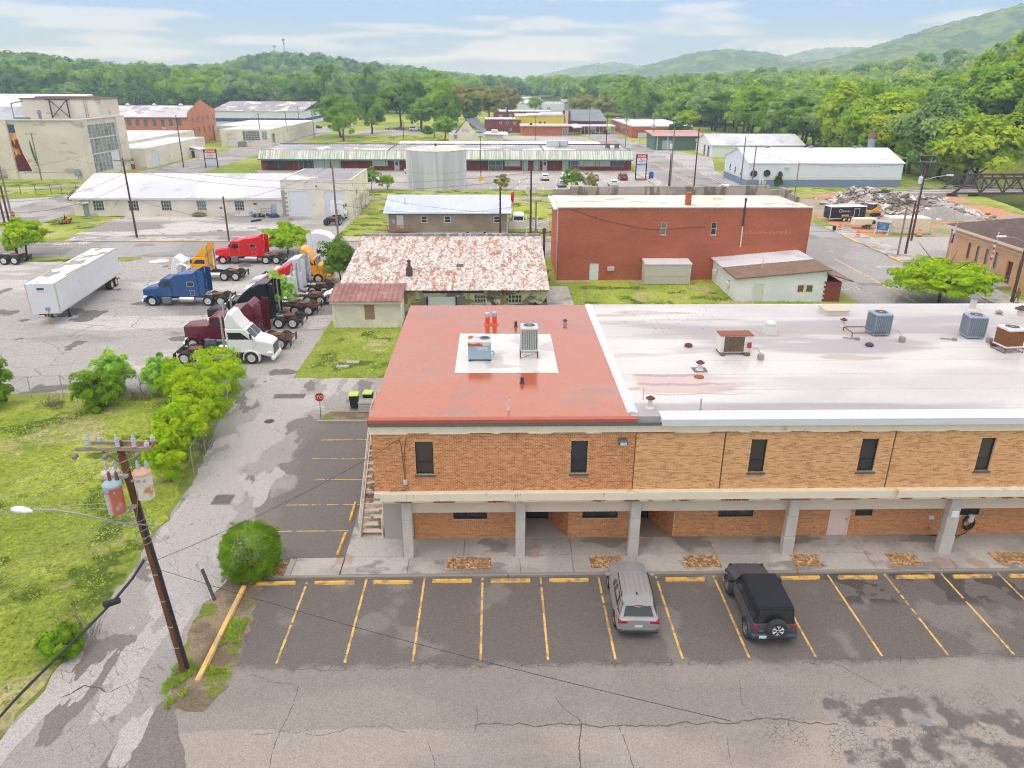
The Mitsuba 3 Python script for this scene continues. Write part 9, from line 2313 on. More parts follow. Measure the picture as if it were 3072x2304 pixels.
for i, (x0_, x1_, y0_, y1_, h, wm, rm, lab) in enumerate(((-1, 34, 480, 505, 4.0, BRICK_DK, PALE_ROOF, 'far red-brown brick block with white roof and blue doors'), (1, 30, 590, 640, 5.6, GW_, PALE_ROOF, 'far white warehouse in the middle of the valley'), (30, 52, 600, 630, 5.2, GW_, PALE_ROOF, 'far white hall beside the middle warehouse'), (52, 70, 616, 650, 6.0, GW_, GREY_ROOF, 'far white gabled hall at the right of the group'), (-26, 4, 780, 840, 5.5, GW_, PALE_ROOF, 'farthest pale hall among the valley trees'), (10, 40, 700, 740, 7, GW_, PALE_ROOF, 'far pale hall behind the middle warehouse'), (118, 142, 640, 665, 7, GW_, PALE_ROOF, 'lone white house among the right valley trees'))):
 k = thing('far_hall', lab, 'hall')
 walls(k, x0_, x1_, y0_, y1_, h, wm, front=[(3, 5.5, .3, 2.6), (9, 11.5, .3, 2.6)] if x1_-x0_ > 20 else [(5, 6.2, 1.5, 3)], t=.3)
 if i in (1, 3, 4, 6):
  gable_roof(k, x0_, x1_, y0_, y1_, h, h+1.6, (y0_+y1_)/2, 'x', rm, over=.5)
 else:
  flat_roof(k, x0_, x1_, y0_, y1_, h, rm, .2, WHITE, .4)
for i, (x, y, col, lab) in enumerate(((-49, 372, lin(206, 206, 206), 'pale car parked at the trees behind the plaza'), (-44, 366, lin(90, 96, 110), 'dark car parked at the trees behind the plaza'))):
 car('sedan', lab, col, (x, y, .05), 20)
car('van', 'white camper van parked at the trees behind the plaza', lin(226, 226, 224), (-36.5, 360, .05), 10, name='parked_van')
car('suv', 'black pickup parked on the lane beyond the mill office', lin(36, 40, 56), (-84.0, 375, .05), 20)
car('suv', 'dark red pickup parked on the lane beyond the mill office', lin(84, 36, 50), (-77.5, 378, .05), 20)
# ------------------------------------------------------------------ demolition site
k = thing('enclosed_trailer', 'black enclosed trailer with white roof on the building site', 'trailer', (58.6, 126.2, .02), 5)
part(k, 'body', MB().rbox(-3.1, 3.1, -1.1, 1.1, .45, 2.35, .06), mat(lin(30, 32, 50), .3))
part(k, 'roof', MB().rbox(-3.15, 3.15, -1.15, 1.15, 2.35, 2.46, .04), mat(lin(222, 224, 236), .4))
part(k, 'side_door', MB().box(1.05, 1.12, -1.125, -1.10, .6, 2.15).box(1.93, 2.0, -1.125, -1.10, .6, 2.15).box(1.05, 2.0, -1.125, -1.10, 2.1, 2.17), WHITE, label='white door outline')
part(k, 'trim', MB().box(-3.12, 3.12, -1.12, -1.08, .45, .55).box(-3.13, -3.05, -1.12, -1.05, .45, 2.35), WHITE)
em = MB()
a = np.linspace(.6, 2*PI-.3, 16)
em.tube(np.stack([-1.35+.26*np.cos(a), np.full(16, -1.13), 1.75+.22*np.sin(a)], 1), .045, 4)
part(k, 'emblem', em, mat(lin(224, 206, 170), .5), label='round pale emblem on the trailer side')
tl = MB()
for i in range(9):
 tl.box(-1.0+.16*i, -.89+.16*i, -1.125, -1.11, 1.62, 1.72+.08*(i % 3 == 0))
part(k, 'lettering', tl, mat(lin(214, 214, 222), .5), label='pale company lettering')
tl = MB()
for i in range(8):
 tl.box(-1.1+.17*i, -.97+.17*i, -1.125, -1.11, .95, 1.12)
part(k, 'phone_lettering', tl, mat(lin(230, 214, 60), .5), label='yellow lettering low on the side')
fn_ = MB()
for x in (-.62, .38-.2):
 fender(fn_.__class__(), 0, 0, 1, 1)
part(k, 'fender', MB().side(Polygon([(-1.2, .55), (-1.05, .85), (.75, .85), (.9, .55), (.8, .55), (.68, .78), (-.98, .78), (-1.1, .55)]), -1.35, -1.1), STEEL)
for x in (-.6, .25):
 for s in (-1, 1):
  add_wheel(k, 'car', x, s*1.2, .34, .22, WHITE)
k = thing('site_generator', 'cream towed generator on the building site', 'generator', (58.6, 118.9, .02), -4)
part(k, 'body', MB().rbox(-1.8, 1.7, -.75, .75, .55, 1.55, .08), mat(lin(222, 214, 186), .5))
part(k, 'roof', MB().rbox(-1.75, 1.65, -.72, .72, 1.55, 1.66, .05), mat(lin(228, 222, 200), .5))
part(k, 'grille', MB().box(1.0, 1.5, -.78, -.75, .8, 1.4), DARK)
part(k, 'drawbar', MB().tube([(-1.8, 0, .5), (-3.0, 0, .45)], .06).tube([(1.7, .3, .5), (2.3, .3, .6)], .06), GREY)
part(k, 'fender', MB().rbox(-.1, .9, -1.0, -.75, .45, .75, .08), DARK)
for s in (-1, 1):
 add_wheel(k, 'car', .4, s*.85, .32, .22, GREY)
k = thing('site_container', 'large cream storage container with white roof on the site', 'container', (63.35, 115.1, .02))
part(k, 'body', MB().box(-3.05, 3.05, -1.2, 1.2, .08, 2.35), mat(lin(222, 212, 188), .6))
part(k, 'roof', MB().box(-3.08, 3.08, -1.23, 1.23, 2.35, 2.45), mat(lin(232, 226, 222), .6))
cb = MB()
for i in range(31):
 x = -3.0+.2*i
 cb.box(x-.04, x+.04, -1.235, -1.2, .15, 2.3)
part(k, 'corrugation', cb, mat(lin(220, 210, 188), .6), kind='stuff')
part(k, 'notice', MB().box(-.55, -.2, -1.25, -1.235, 1.2, 1.6), mat(lin(206, 214, 226), .6))
part(k, 'skid', MB().box(-3.2, 3.5, -1.3, -1.2, 0, .1), mat(lin(40, 96, 66), .7))
k = thing('site_sign', 'blue panel sign on white trestle legs at the container', 'sign', (59.3, 114.1, .02), -42)
part(k, 'panel', MB().box(-.85, .85, -.05, .05, .6, 1.7), mat(lin(44, 112, 176), .4))
part(k, 'frame', MB().box(-.95, -.85, -.08, .08, .2, 1.95).box(.85, .95, -.08, .08, .2, 1.95).box(-.95, .95, -.08, .08, .5, .6).box(-.95, .95, -.08, .08, 1.7, 1.8), WHITE)
part(k, 'roof', MB().hexa([[-1.2, -.4, 1.85], [1.2, -.4, 1.85], [1.2, 0, 2.1], [-1.2, 0, 2.1]], [[-1.2, -.4, 1.9], [1.2, -.4, 1.9], [1.2, 0, 2.16], [-1.2, 0, 2.16]]).hexa([[-1.2, 0, 2.1], [1.2, 0, 2.1], [1.2, .4, 1.85], [-1.2, .4, 1.85]], [[-1.2, 0, 2.16], [1.2, 0, 2.16], [1.2, .4, 1.9], [-1.2, .4, 1.9]]), mat(lin(176, 178, 182), .8))
for s in (-1, 1):
 part(k, 'leg', MB().tube([(s*.9, 0, .9), (s*.9, -.9, 0)], .07, 4).tube([(s*.9, 0, .9), (s*.9, .9, 0)], .07, 4).box(s*.9-.07, s*.9+.07, -1.0, 1.0, 0, .1), WHITE)
ln = MB()
for i, w in enumerate((.6, .45, .62, .3, .5)):
 ln.box(-w, w, -.062, -.051, 1.52-.17*i, 1.58-.17*i)
part(k, 'lettering', ln, mat(lin(176, 206, 230), .5))
SK = thing('skid_steer', 'yellow skid-steer loader in front of the rubble heap', 'loader', (65.2, 130.6, .02), 205)
YM = mat(lin(222, 164, 40), .5)
part(SK, 'body', MB().rbox(-1.4, .9, -.65, .65, .45, 1.05, .08), YM)
part(SK, 'cab', MB().loft([[[-.75, -.5, 1.0], [.55, -.5, 1.0], [.55, .5, 1.0], [-.75, .5, 1.0]], [[-.7, -.47, 2.05], [.35, -.47, 2.05], [.35, .47, 2.05], [-.7, .47, 2.05]]]), mat([.03, .035, .04], .15, 0, .6))
part(SK, 'cab_roof', MB().rbox(-.8, .5, -.55, .55, 2.05, 2.15, .03), mat(lin(206, 208, 212), .5))
for s in (-1, 1):
 part(SK, 'lift_arm', MB().side(Polygon([(-1.4, 1.0), (-1.35, 1.75), (-1.1, 1.8), (1.2, .95), (1.5, .45), (1.3, .4), (1.0, .8), (-1.1, 1.5)]), s*.72-.09, s*.72+.09), YM)
 part(SK, 'track', MB().side(Polygon([(-1.3, .05), (.8, .05), (1.0, .3), (.7, .6), (-1.2, .6), (-1.45, .3)]), s*.85-.18, s*.85+.18), RUBBER)
part(SK, 'bucket', MB().side(Polygon([(1.35, .1), (2.1, .08), (2.1, .14), (1.5, .2), (1.5, .8), (1.38, .8)]), -1.0, 1.0), mat(lin(150, 140, 110), .7))
for i, (x, y, lab) in enumerate(((54.1, 117.3, 'orange and white barrel left of the cream generator'), (54.25, 111.3, 'orange and white barrel at the corner of the sidewalk'), (64.2, 112.5, 'orange and white barrel in front of the cream container'))):
 k = thing('traffic_barrel', lab, 'traffic barrel', (x, y, .02))
 part(k, 'body', MB().lathe([(.34, .06), (.30, .5), (.26, .95), (.12, 1.0), (.1, 1.08)], n=14), mat(lin(236, 106, 66), .5), 40)
 part(k, 'band', MB().lathe([(.335, .25), (.34, .26), (.325, .4), (.32, .41)], n=14).lathe([(.30, .6), (.305, .61), (.285, .76), (.28, .77)], n=14), WHITE)
 part(k, 'base', MB().lathe([(.45, 0), (.45, .06), (.3, .08)], n=14), RUBBER)
k = thing('traffic_cone', 'small orange cone at the corner of the blue-and-white hall', 'cone', (54.1, 166.3, .02))
part(k, 'cone', MB().lathe([(.28, .04), (.04, .75), (.02, .76)], n=10), mat(lin(236, 96, 50), .5))
part(k, 'foot', MB().box(-.35, .35, -.35, .35, 0, .04), mat(lin(236, 96, 50), .5))
k = thing('sidewalk_bin', 'small dark blue bin on the right sidewalk', 'bin', (52.95, 116.6, .13))
part(k, 'body', MB().lathe([(.24, 0), (.28, .6), (.3, .65)], n=12), mat(lin(40, 44, 84), .6))
part(k, 'rim', MB().lathe([(.31, .65), (.31, .7), (.2, .7)], n=12), mat(lin(40, 44, 84), .6))
RBL = thing('rubble_heap', 'long heap of grey broken concrete rubble', 'rubble')
r_ = np.random.default_rng(3)
hts = lambda x, y: 2.7*np.exp(-(((x-72)/5.5)**2+((y-140.5)/6.0)**2))+1.9*np.exp(-(((x-79.5)/4.5)**2+((y-135.5)/5.5)**2))+1.7*np.exp(-(((x-67.3)/3.2)**2+((y-143.5)/3.0)**2))
base = MB()
xs_, ys_ = np.meshgrid(np.linspace(61, 88, 34), np.linspace(124, 156, 34))
V = np.stack([xs_, ys_, hts(xs_, ys_)-.12], -1).reshape(-1, 3)
ii = np.arange(len(V)).reshape(xs_.shape)
base.add(V, np.stack([ii[:-1, :-1], ii[:-1, 1:], ii[1:, 1:], ii[1:, :-1]], -1).reshape(-1, 4))
part(RBL, 'core', base, mat(lin(156, 147, 138), .95))
RM = [mat(lin(194, 188, 181), .9), mat(lin(168, 162, 157), .9), mat(lin(142, 134, 127), .9), mat(lin(208, 202, 195), .9), mat(lin(124, 112, 106), .9)]
small = [MB() for _ in RM]
nb = 0
for i in range(3000):
 x, y = r_.uniform(62, 87), r_.uniform(126, 153)
 h = hts(x, y)
 if h < .22 and r_.random() > .06:
  continue
 s = r_.uniform(.12, .42) if i > 420 else r_.uniform(.35, .85)
 d = s*np.array([1, r_.uniform(.5, 1), r_.uniform(.15, .4)])
 c = np.array([[sx*d[0], sy*d[1], sz*d[2]] for sz in (-1, 1) for sx, sy in ((-1, -1), (1, -1), (1, 1), (-1, 1))])*(1+.3*r_.normal(size=(8, 1)).clip(-1, 1))
 M = trimesh.transformations.random_rotation_matrix(r_.random(3))[:3, :3]
 M = trimesh.transformations.rotation_matrix(r_.uniform(-.9, .9), [math.cos(i), math.sin(i), 0])[:3, :3]@trimesh.transformations.rotation_matrix(i*1.7, [0, 0, 1])[:3, :3]
 c = c@M.T+[x, y, max(h, .05)+r_.uniform(-.1, .12)]
 t = int(r_.random()*5)
 if i <= 420 and nb < 240:
  nb += 1
  part(RBL, 'slab', MB().add(c, MB.BF), RM[t])
 else:
  small[t].add(c, MB.BF)
for mb, m in zip(small, RM):
 part(RBL, 'rubble', mb, m, kind='stuff')
GP = thing('gravel_heap', 'dark grey gravel heap at the right of the rubble', 'gravel heap', kind='stuff')
V = np.stack([xs_*.36+50.5, ys_*.28+90.5, 0*xs_], -1)
cx_, cy_ = V[..., 0].mean(), V[..., 1].mean()
V[..., 2] = 1.9*np.clip(1-np.sqrt(((V[..., 0]-cx_)/5)**2+((V[..., 1]-cy_)/4.4)**2), 0, 1)+.08*meshkit.noise(V*2.5)
part(GP, 'heap', (V.reshape(-1, 3)+[0, 0, 0], np.vstack([np.stack([ii[:-1, :-1], ii[:-1, 1:], ii[1:, 1:]], -1).reshape(-1, 3), np.stack([ii[:-1, :-1], ii[1:, 1:], ii[1:, :-1]], -1).reshape(-1, 3)])), pmat('gravel_dark', lambda p, n, uv: lin(150, 146, 142)*(.6+.8*noise(p.x*9, p.y*9, p.z*9)), .95), True, kind='stuff')
# truss bridge
TRB = thing('truss_bridge', 'dark brown steel truss bridge over the creek', 'bridge')
tb = mat(lin(74, 62, 60), .8)
for yy, xa in ((154.0, 92.9), (160.2, 94.0)):
 L = 34
 n_ = 7
 tops = [xa+2.6+i*(L-5.2)/(n_-1) for i in range(n_)]
 bots = [xa+i*L/(n_) for i in range(n_+1)]
 tm_ = MB().box(xa, xa+L, yy-.18, yy+.18, .45, .85).box(tops[0]+.6, tops[-1], yy-.2, yy+.2, 3.5, 3.9)
 part(TRB, 'chord', tm_, tb)
 part(TRB, 'end_post', MB().hexa([[xa-.1, yy-.2, .6], [xa+.5, yy-.2, .6], [xa+.5, yy+.2, .6], [xa-.1, yy+.2, .6]], [[tops[0]+.8, yy-.2, 3.9], [tops[0]+1.4, yy-.2, 3.9], [tops[0]+1.4, yy+.2, 3.9], [tops[0]+.8, yy+.2, 3.9]]), tb)
 for i in range(n_-1):
  xm = tops[0]+1.0+i*4.6
  part(TRB, 'brace', MB().hexa([[xm-.15, yy-.1, 3.6], [xm+.15, yy-.1, 3.6], [xm+.15, yy+.1, 3.6], [xm-.15, yy+.1, 3.6]], [[xm+2.0, yy-.1, .8], [xm+2.3, yy-.1, .8], [xm+2.3, yy+.1, .8], [xm+2.0, yy+.1, .8]]).hexa([[xm+2.15, yy-.1, .8], [xm+2.45, yy-.1, .8], [xm+2.45, yy+.1, .8], [xm+2.15, yy+.1, .8]], [[xm+4.4, yy-.1, 3.6], [xm+4.7, yy-.1, 3.6], [xm+4.7, yy+.1, 3.6], [xm+4.4, yy+.1, 3.6]]), tb)
  part(TRB, 'hanger', MB().box(xm+2.2, xm+2.4, yy-.08, yy+.08, .8, 3.6), tb)
for i in range(34):
 part(TRB, 'deck_plank', MB().box(92+i*1.06, 92.98+i*1.06, 154.2, 160.0, .62, .74), mat(lin(150, 142, 136), .9))
for yy in (154.5, 159.7):
 part(TRB, 'railing', MB().tube([(84, yy, .9), (128, yy, 1.6)], .06, 4).tube([(84, yy, .5), (128, yy, 1.2)], .05, 4).tube([(84, yy, 1.3), (128, yy, 2.0)], .06, 4), mat(lin(140, 134, 136), .8))
part(TRB, 'approach', MB().hexa([[80, 155, -.05], [92, 154.2, -.05], [92, 160, -.05], [80, 159.5, -.05]], [[80, 155, .03], [92, 154.2, .74], [92, 160, .74], [80, 159.5, .03]]), CONC)
part(TRB, 'pier', MB().box(94, 96, 153.5, 160.5, -4, .45).box(120, 122, 153.5, 160.5, -4, .45), CONC)
# ------------------------------------------------------------------ utility poles, street lamps and overhead wires
PM = [pmat('pole_brown', lambda p, n, uv: mix(lin(104, 76, 66), lin(82, 60, 54), noise(p.x*6, p.y*6, p.z*.7)), .9), pmat('pole_grey', lambda p, n, uv: mix(lin(146, 138, 130), lin(122, 114, 106), noise(p.x*6, p.y*6, p.z*.7)), .9)]
POLES = [(-52.65, 111.1, 11.3, 0, 1, 0, 0, 'brown utility pole in front of the long warehouse, the taller one'), (-38.5, 108.8, 6.4, 0, 0, 0, 0, 'short brown pole in front of the long warehouse'), (-22.1, 105.6, 11.8, 1, 0, 0, 0, 'thin grey pole right of the white sleeper tractor'), (0.65, 108.1, 7.9, 0, 0, 0, 0, 'dark pole in front of the cottage wall'),
         (5.0, 108.1, 10.6, 0, 0, 2, 0, 'brown pole with two pale transformers by the cottage ramp'), (5.75, 108.1, 5.8, 1, 0, 0, 0, 'short grey pole by the cottage ramp'), (39.9, 153.75, 13.3, 0, 0, 0, 0, 'tall dark pole on the left kerb of main road'), (53.05, 158.2, 9.6, 1, 1, 0, 0, 'grey pole with crossarm at the hall corner'),
         (60.6, 153.8, 6.6, 1, 0, 0, 0, 'short grey pole on the grass by the hall'), (52.2, 162.9, 11.0, 1, 0, 0, 0, 'tall thin grey pole in front of hall gable'), (61.25, 109.05, 12.4, 0, 2, 1, 1, 'tall brown pole with transformer and street lamp by the container'), (54.2, 99.1, 6.4, 1, 0, 0, 0, 'thick grey pole at the yellow kerb'), (55.5, 99.6, 7.2, 0, 0, 0, 0, 'thin brown pole beside the thick grey one'),
         (39.6, 279.5, 10.4, 0, 0, 0, 0, 'dark pole at the edge of the town lot'), (44.4, 266.7, 13.4, 1, 1, 2, 1, 'grey pole with transformers and lamp beside main road'), (54.3, 270.0, 10.2, 1, 1, 2, 0, 'grey pole with pale transformers across main road'), (37.7, 165.3, 12.6, 1, 0, 1, 0, 'grey pole on the sidewalk by right plaza sign'), (37.35, 165.1, 7.4, 0, 0, 0, 0, 'short dark stub pole on the sidewalk by right plaza sign'),
         (-82.4, 206.8, 13.0, 0, 0, 0, 1, 'dark pole with street lamp beside the low white building'), (-82.9, 279.8, 10.6, 0, 1, 0, 0, 'dark pole in front of the mill office'), (-81.3, 309.7, 10.4, 0, 0, 0, 0, 'dark pole beyond the mill office'), (-87.8, 356.9, 10.6, 0, 0, 0, 0, 'dark pole at the corner of the striped warehouse'), (-104.2, 179.2, 10.4, 1, 1, 0, 0, 'grey pole with crossarm in front of mill windows'), (-72.9, 318.5, 14.5, 1, 1, 1, 0, 'pale pole with transformer by the far lane'),
         (-75.2, 117.2, 9.5, 0, 0, 0, 0, 'brown pole at the left edge beside the stop sign'), (-76.3, 121.0, 10.5, 1, 0, 0, 0, 'pale leaning pole at the left edge'), (-63.3, 99.6, 9.0, 0, 0, 0, 0, 'dark pole behind the round lime tree at left'), (-24.5, 318, 8.5, 0, 0, 0, 1, 'thin lamp pole on the green behind the plaza'), (-36.0, 310, 7.2, 0, 0, 0, 0, 'brown post with birdhouse box on the green'), (54.7, 75.8, 9.2, 0, 0, 0, 1, 'dark street lamp pole beside the statue')]
TRL_LAB = ['left pale can transformer on the brown pole by the cottage ramp', 'right pale can transformer on the brown pole by the cottage ramp', 'pale can transformer on the tall brown pole by the container', 'left pale can transformer on the lamp pole beside main road', 'right pale can transformer on the lamp pole beside main road', 'left pale can transformer on the pole across main road', 'right pale can transformer on the pole across main road', 'pale can transformer on the sidewalk pole by right plaza sign', 'pale can transformer on the pale pole by the far lane']
for i, (x, y, h, c, arm, tr, lamp, lab) in enumerate(POLES):
 k = thing('roadside_pole', lab, 'utility pole', (x, y, 0))
 part(k, 'pole', MB().cyl((0, 0, -.1), (0, 0, h), .17 if h > 7 else .13, .11, 8), PM[c], 40)
 for j_ in range(arm):
  part(k, 'crossarm', MB().box(-1.25, 1.25, -.2, -.1, h-.35-j_*.9, h-.22-j_*.9), PM[1])
  part(k, 'insulator', MB().cyl((-1.1, -.15, h-.2-j_*.9), (-1.1, -.15, h+.05-j_*.9), .05).cyl((0.5, -.15, h-.2-j_*.9), (.5, -.15, h+.05-j_*.9), .05).cyl((1.1, -.15, h-.2-j_*.9), (1.1, -.15, h+.05-j_*.9), .05), INS)
 for j_ in range(tr):
  tk_ = thing('roadside_transformer', TRL_LAB[len([1 for q_ in labels if q_.startswith('roadside_transformer')])], 'transformer', (x+(-.48 if j_ == 0 else .48), y-.1, h*.66))
  part(tk_, 'tank', MB().lathe([(.02, 0), (.28, .02), (.3, .9), (.2, 1.0)], n=12), mat(lin(206, 212, 216), .5), 40)
  part(tk_, 'bushing', MB().cyl((0, 0, .95), (0, 0, 1.25), .05), INS)
 if lamp:
  sgn = -1 if x > 62 or x in (44.4, -82.4) else 1
  if x == 54.7:
   sgn = -1
  lk = thing('roadside_lamp', 'street lamp on the ' + lab.split(' with')[0] + {(61.25): ' by the container', (44.4): ' beside main road', (-82.4): ' by the low white building'}.get(x, ''), 'street lamp', (x, y, 0))
  z = h*.70
  part(lk, 'arm', MB().tube([(0, 0, z), (sgn*1.6, -.3, z+.5), (sgn*2.9, -.6, z+.75)], .05, 5), STEEL)
  part(lk, 'head', MB().rbox(sgn*3.3-.5, sgn*3.3+.5, -.85, -.5, z+.66, z+.86, .08), mat(lin(214, 220, 222), .4))
pole_top = lambda i: np.array([POLES[i][0], POLES[i][1], POLES[i][2]-.4])
OW = mat(lin(58, 58, 64), .6)
for a, b, dz, sag in ((26, 0, -1.6, 1.0), (26, 0, -3.0, 1.1), (0, 1, -4.9, .5), (1, 2, -.4, .7), (2, 3, -3.2, .8), (3, 4, -.6, .3), (4, 11, -4.5, 1.2), (0, 4, -.4, 2.0), (0, 4, -1.2, 2.2), (2, 4, -5.6, 1.2), (4, 12, -3.4, 1.0), (6, 14, -.4, 2.2), (16, 14, -.6, 2.0), (14, 15, -.4, .4), (10, 7, -.8, 1.6), (12, 10, -.4, .8), (7, 15, -.4, 2.6), (18, 19, -.4, 1.6), (19, 20, -.4, .8), (22, 0, -.5, 1.8), (24, 18, -.3, 2.0), (27, 14, -.4, 1.4)):
 p0, p1 = pole_top(a)+[0, 0, dz], pole_top(b)+[0, 0, max(dz, -POLES[b][2]*.45)]
 single('overhead_wire', 'thin dark overhead wire strung between roadside poles', 'cable', wire(MB(), p0, p1, sag, .018, 16), OW, group='overhead wires between roadside poles')
k = thing('stop_sign', 'red stop sign at the left edge beside the pale pole', 'sign', (-74.9, 119.2, 0))
part(k, 'post', MB().cyl((0, 0, 0), (0, 0, 2.4), .04, n=6), GREY)
part(k, 'plate', MB().side([(x*1.25, z*1.25+2.2) for x, z in oc], -.06, -.03), RED)
part(k, 'border', MB().side(Polygon([(x*1.25, z*1.25+2.2) for x, z in oc], [[(x*1.12, z*1.12+2.2) for x, z in oc]]), -.068, -.06), WHITE)
tm2 = meshkit.text_mesh('STOP', .26, .006, True)
tm2.apply_translation([-tm2.bounds[:, 0].mean(), 0, 0])
tm2.apply_transform(rot([1, 0, 0], 90))
tm2.apply_translation([0, -.062, 2.07])
part(k, 'letters', tm2, WHITE)
k = thing('warning_sign', 'small orange diamond sign on the green behind the plaza', 'sign', (-18.6, 312, 0))
part(k, 'post', MB().cyl((0, 0, 0), (0, 0, 2.2), .05), GREY)
part(k, 'plate', MB().side([(-.8, 2.2), (0, 1.4), (.8, 2.2), (0, 3.0)], -.05, 0), mat(lin(236, 130, 50), .5))
k = thing('mast', 'lattice radio mast with antenna panels on the far knoll, taller one', 'mast', (-304, 1190, 0))
zg = float(ground_h(-304, 1190))
for nm, dx, h in (('', 0, 40),):
 mm = MB()
 for s in ((-1, -1), (1, -1), (0, 1)):
  mm.tube([(s[0]*1.0, s[1]*1.0, zg), (s[0]*.5, s[1]*.5, zg+40)], .13, 4)
 for i in range(14):
  z = zg+i*2.8
  mm.tube([(-1, -1, z), (1, -1, z+2.8)], .07, 3).tube([(1, -1, z), (-1, -1, z+2.8)], .07, 3)
 part(k, 'tower', mm, GREY)
 part(k, 'antenna', MB().box(-2.2, 2.2, -.3, .3, zg+37, zg+39).box(-1.4, 1.4, -.3, .3, zg+33, zg+34), GREY)
k = thing('mast', 'lattice radio mast on the far knoll, shorter one', 'mast', (-318, 1190, 0))
mm = MB()
for s in ((-1, -1), (1, -1), (0, 1)):
 mm.tube([(s[0]*.9, s[1]*.9, zg), (s[0]*.5, s[1]*.5, zg+31)], .13, 4)
part(k, 'tower', mm, GREY)
part(k, 'antenna', MB().box(-2.0, 2.0, -.3, .3, zg+28.5, zg+30.5), GREY)
FN2 = thing('wire_fence', 'thin post and wire fence on the grass in front of mill', 'fence')
for i in range(14):
 x = -122+i*2.9
 y = 154.5+i*.25 if x < -88 else 156
 part(FN2, 'post', MB().cyl((x, y, 0), (x, y, 1.9), .05, n=5), DARK)
part(FN2, 'wires', MB().tube([(-122, 154.5, 1.8), (-84.3, 157.7, 1.8)], .02, 4).tube([(-122, 154.5, 1.0), (-84.3, 157.7, 1.0)], .02, 4), GREY)
# ------------------------------------------------------------------ woods: tree kinds as shape groups, then every tree as a copy
KINDS = {}
for kind, (r, zc, ncl, per, leaf, cl, kw) in dict(
  a=((.34, .33, .40), .58, 64, 105, .026, .30, dict(ragged=.5)),
  b=((.40, .38, .36), .62, 70, 105, .026, .27, dict(ragged=.5)),
  c=((.27, .27, .44), .55, 60, 105, .025, .30, dict(ragged=.45, taper=.3)),
  d=((.46, .44, .34), .60, 84, 105, .027, .24, dict(ragged=.6)),
  e=((.33, .33, .42), .55, 36, 40, .055, .36, dict(ragged=.4)),
  f=((.42, .40, .38), .58, 40, 40, .058, .34, dict(ragged=.45))).items():
 KINDS[kind] = crown(500+ord(kind), r, zc, ncl, per, leaf, cl, low=-.85, **kw)
TRUNK = {k_: trunk_mesh(600+ord(k_), 1.0, .022, .55, .32, 5) for k_ in 'abcd'}
def tree_group(kind, m):
 key = f'kind_{kind}_{m}'
 if key not in scene:
  g = {'type': 'shapegroup', 'crown': leaf_shape(KINDS[kind], LEAF[m])}
  if kind in TRUNK:
   g['trunk'] = once('trunkshape_'+kind, lambda: shape(TRUNK[kind], BARK, 40))
  scene[key] = g
 return key
def put_tree(key, kind, m, x, y, h, r):
 z = float(ground_h(x, y))
 w = h*r.uniform(1.0, 1.3)
 scene[key] = {'type': 'instance', 'group': {'type': 'ref', 'id': tree_group(kind, m)}, 'to_world': T().translate([x, y, z-.02*h]).rotate([0, 0, 1], r.uniform(0, 360)).scale([w, w, h])}
def one_tree(name, label, kind, m, x, y, h, group=None, r=random.Random(1)):
 k = numbered(name)
 labels[k] = {'label': label, 'category': 'tree'}
 if group:
  labels[k]['group'] = group
 put_tree(k, kind, m, x, y, h, r)
R7 = random.Random(77)
# the clump behind the plaza, left of centre
for (x, y, h, kind, m, lab) in ((-62, 318, 17, 'b', 'mid', 'full green tree at left end of the clump behind plaza'), (-57.5, 300, 13, 'a', 'fresh', 'lighter green tree standing in front of the clump'), (-45, 376, 22, 'd', 'mid', 'large spreading green tree in the middle of clump'), (-35, 372, 19, 'c', 'dark', 'dark narrow tree beside the large spreading one'), (-27, 366, 20, 'a', 'fresh', 'light green tall tree in the clump behind plaza'),
        (-20, 358, 17, 'c', 'mid', 'slim green tree at right of the clump behind plaza'), (-14, 392, 21, 'd', 'olive', 'brownish olive broad tree behind the steep gable house'), (-3, 402, 20, 'd', 'olive', 'brownish olive tree right of another brownish one'), (-19.5, 303, 9, 'b', 'fresh', 'small bright tree beside the steep gable house'), (-12, 385, 15, 'c', 'dark', 'dark tree in front of the brownish broad tree'), (6, 440, 19, 'b', 'olive', 'olive tree left of the far brick block'),
        (-53, 340, 15, 'a', 'mid', 'green tree on the left side of clump behind plaza'), (27, 540, 12, 'b', 'pale', 'pale small tree among the far white halls'), (66, 520, 18, 'd', 'dark', 'tall very dark tree right of the far halls'), (52, 470, 15, 'd', 'olive', 'olive brown tree behind the church roof'), (61, 455, 14, 'b', 'olive', 'olive tree right of the church roof'), (75, 430, 22, 'c', 'fresh', 'vine-hung light tree behind the brick shop'), (85, 350, 10, 'b', 'yellow', 'yellow-green tree over the roof of the green shed'),
        (70, 300, 8, 'd', 'dark', 'dark hedge-like tree behind the green shed'), (-33, 352, 14, 'b', 'mid', 'tree over the parked camper van'), (-27, 315, 4.5, 'f', 'dark', 'low dark shrub by the far lane')):
 one_tree('clump_tree', lab, kind, m, x, y, h, r=R7)
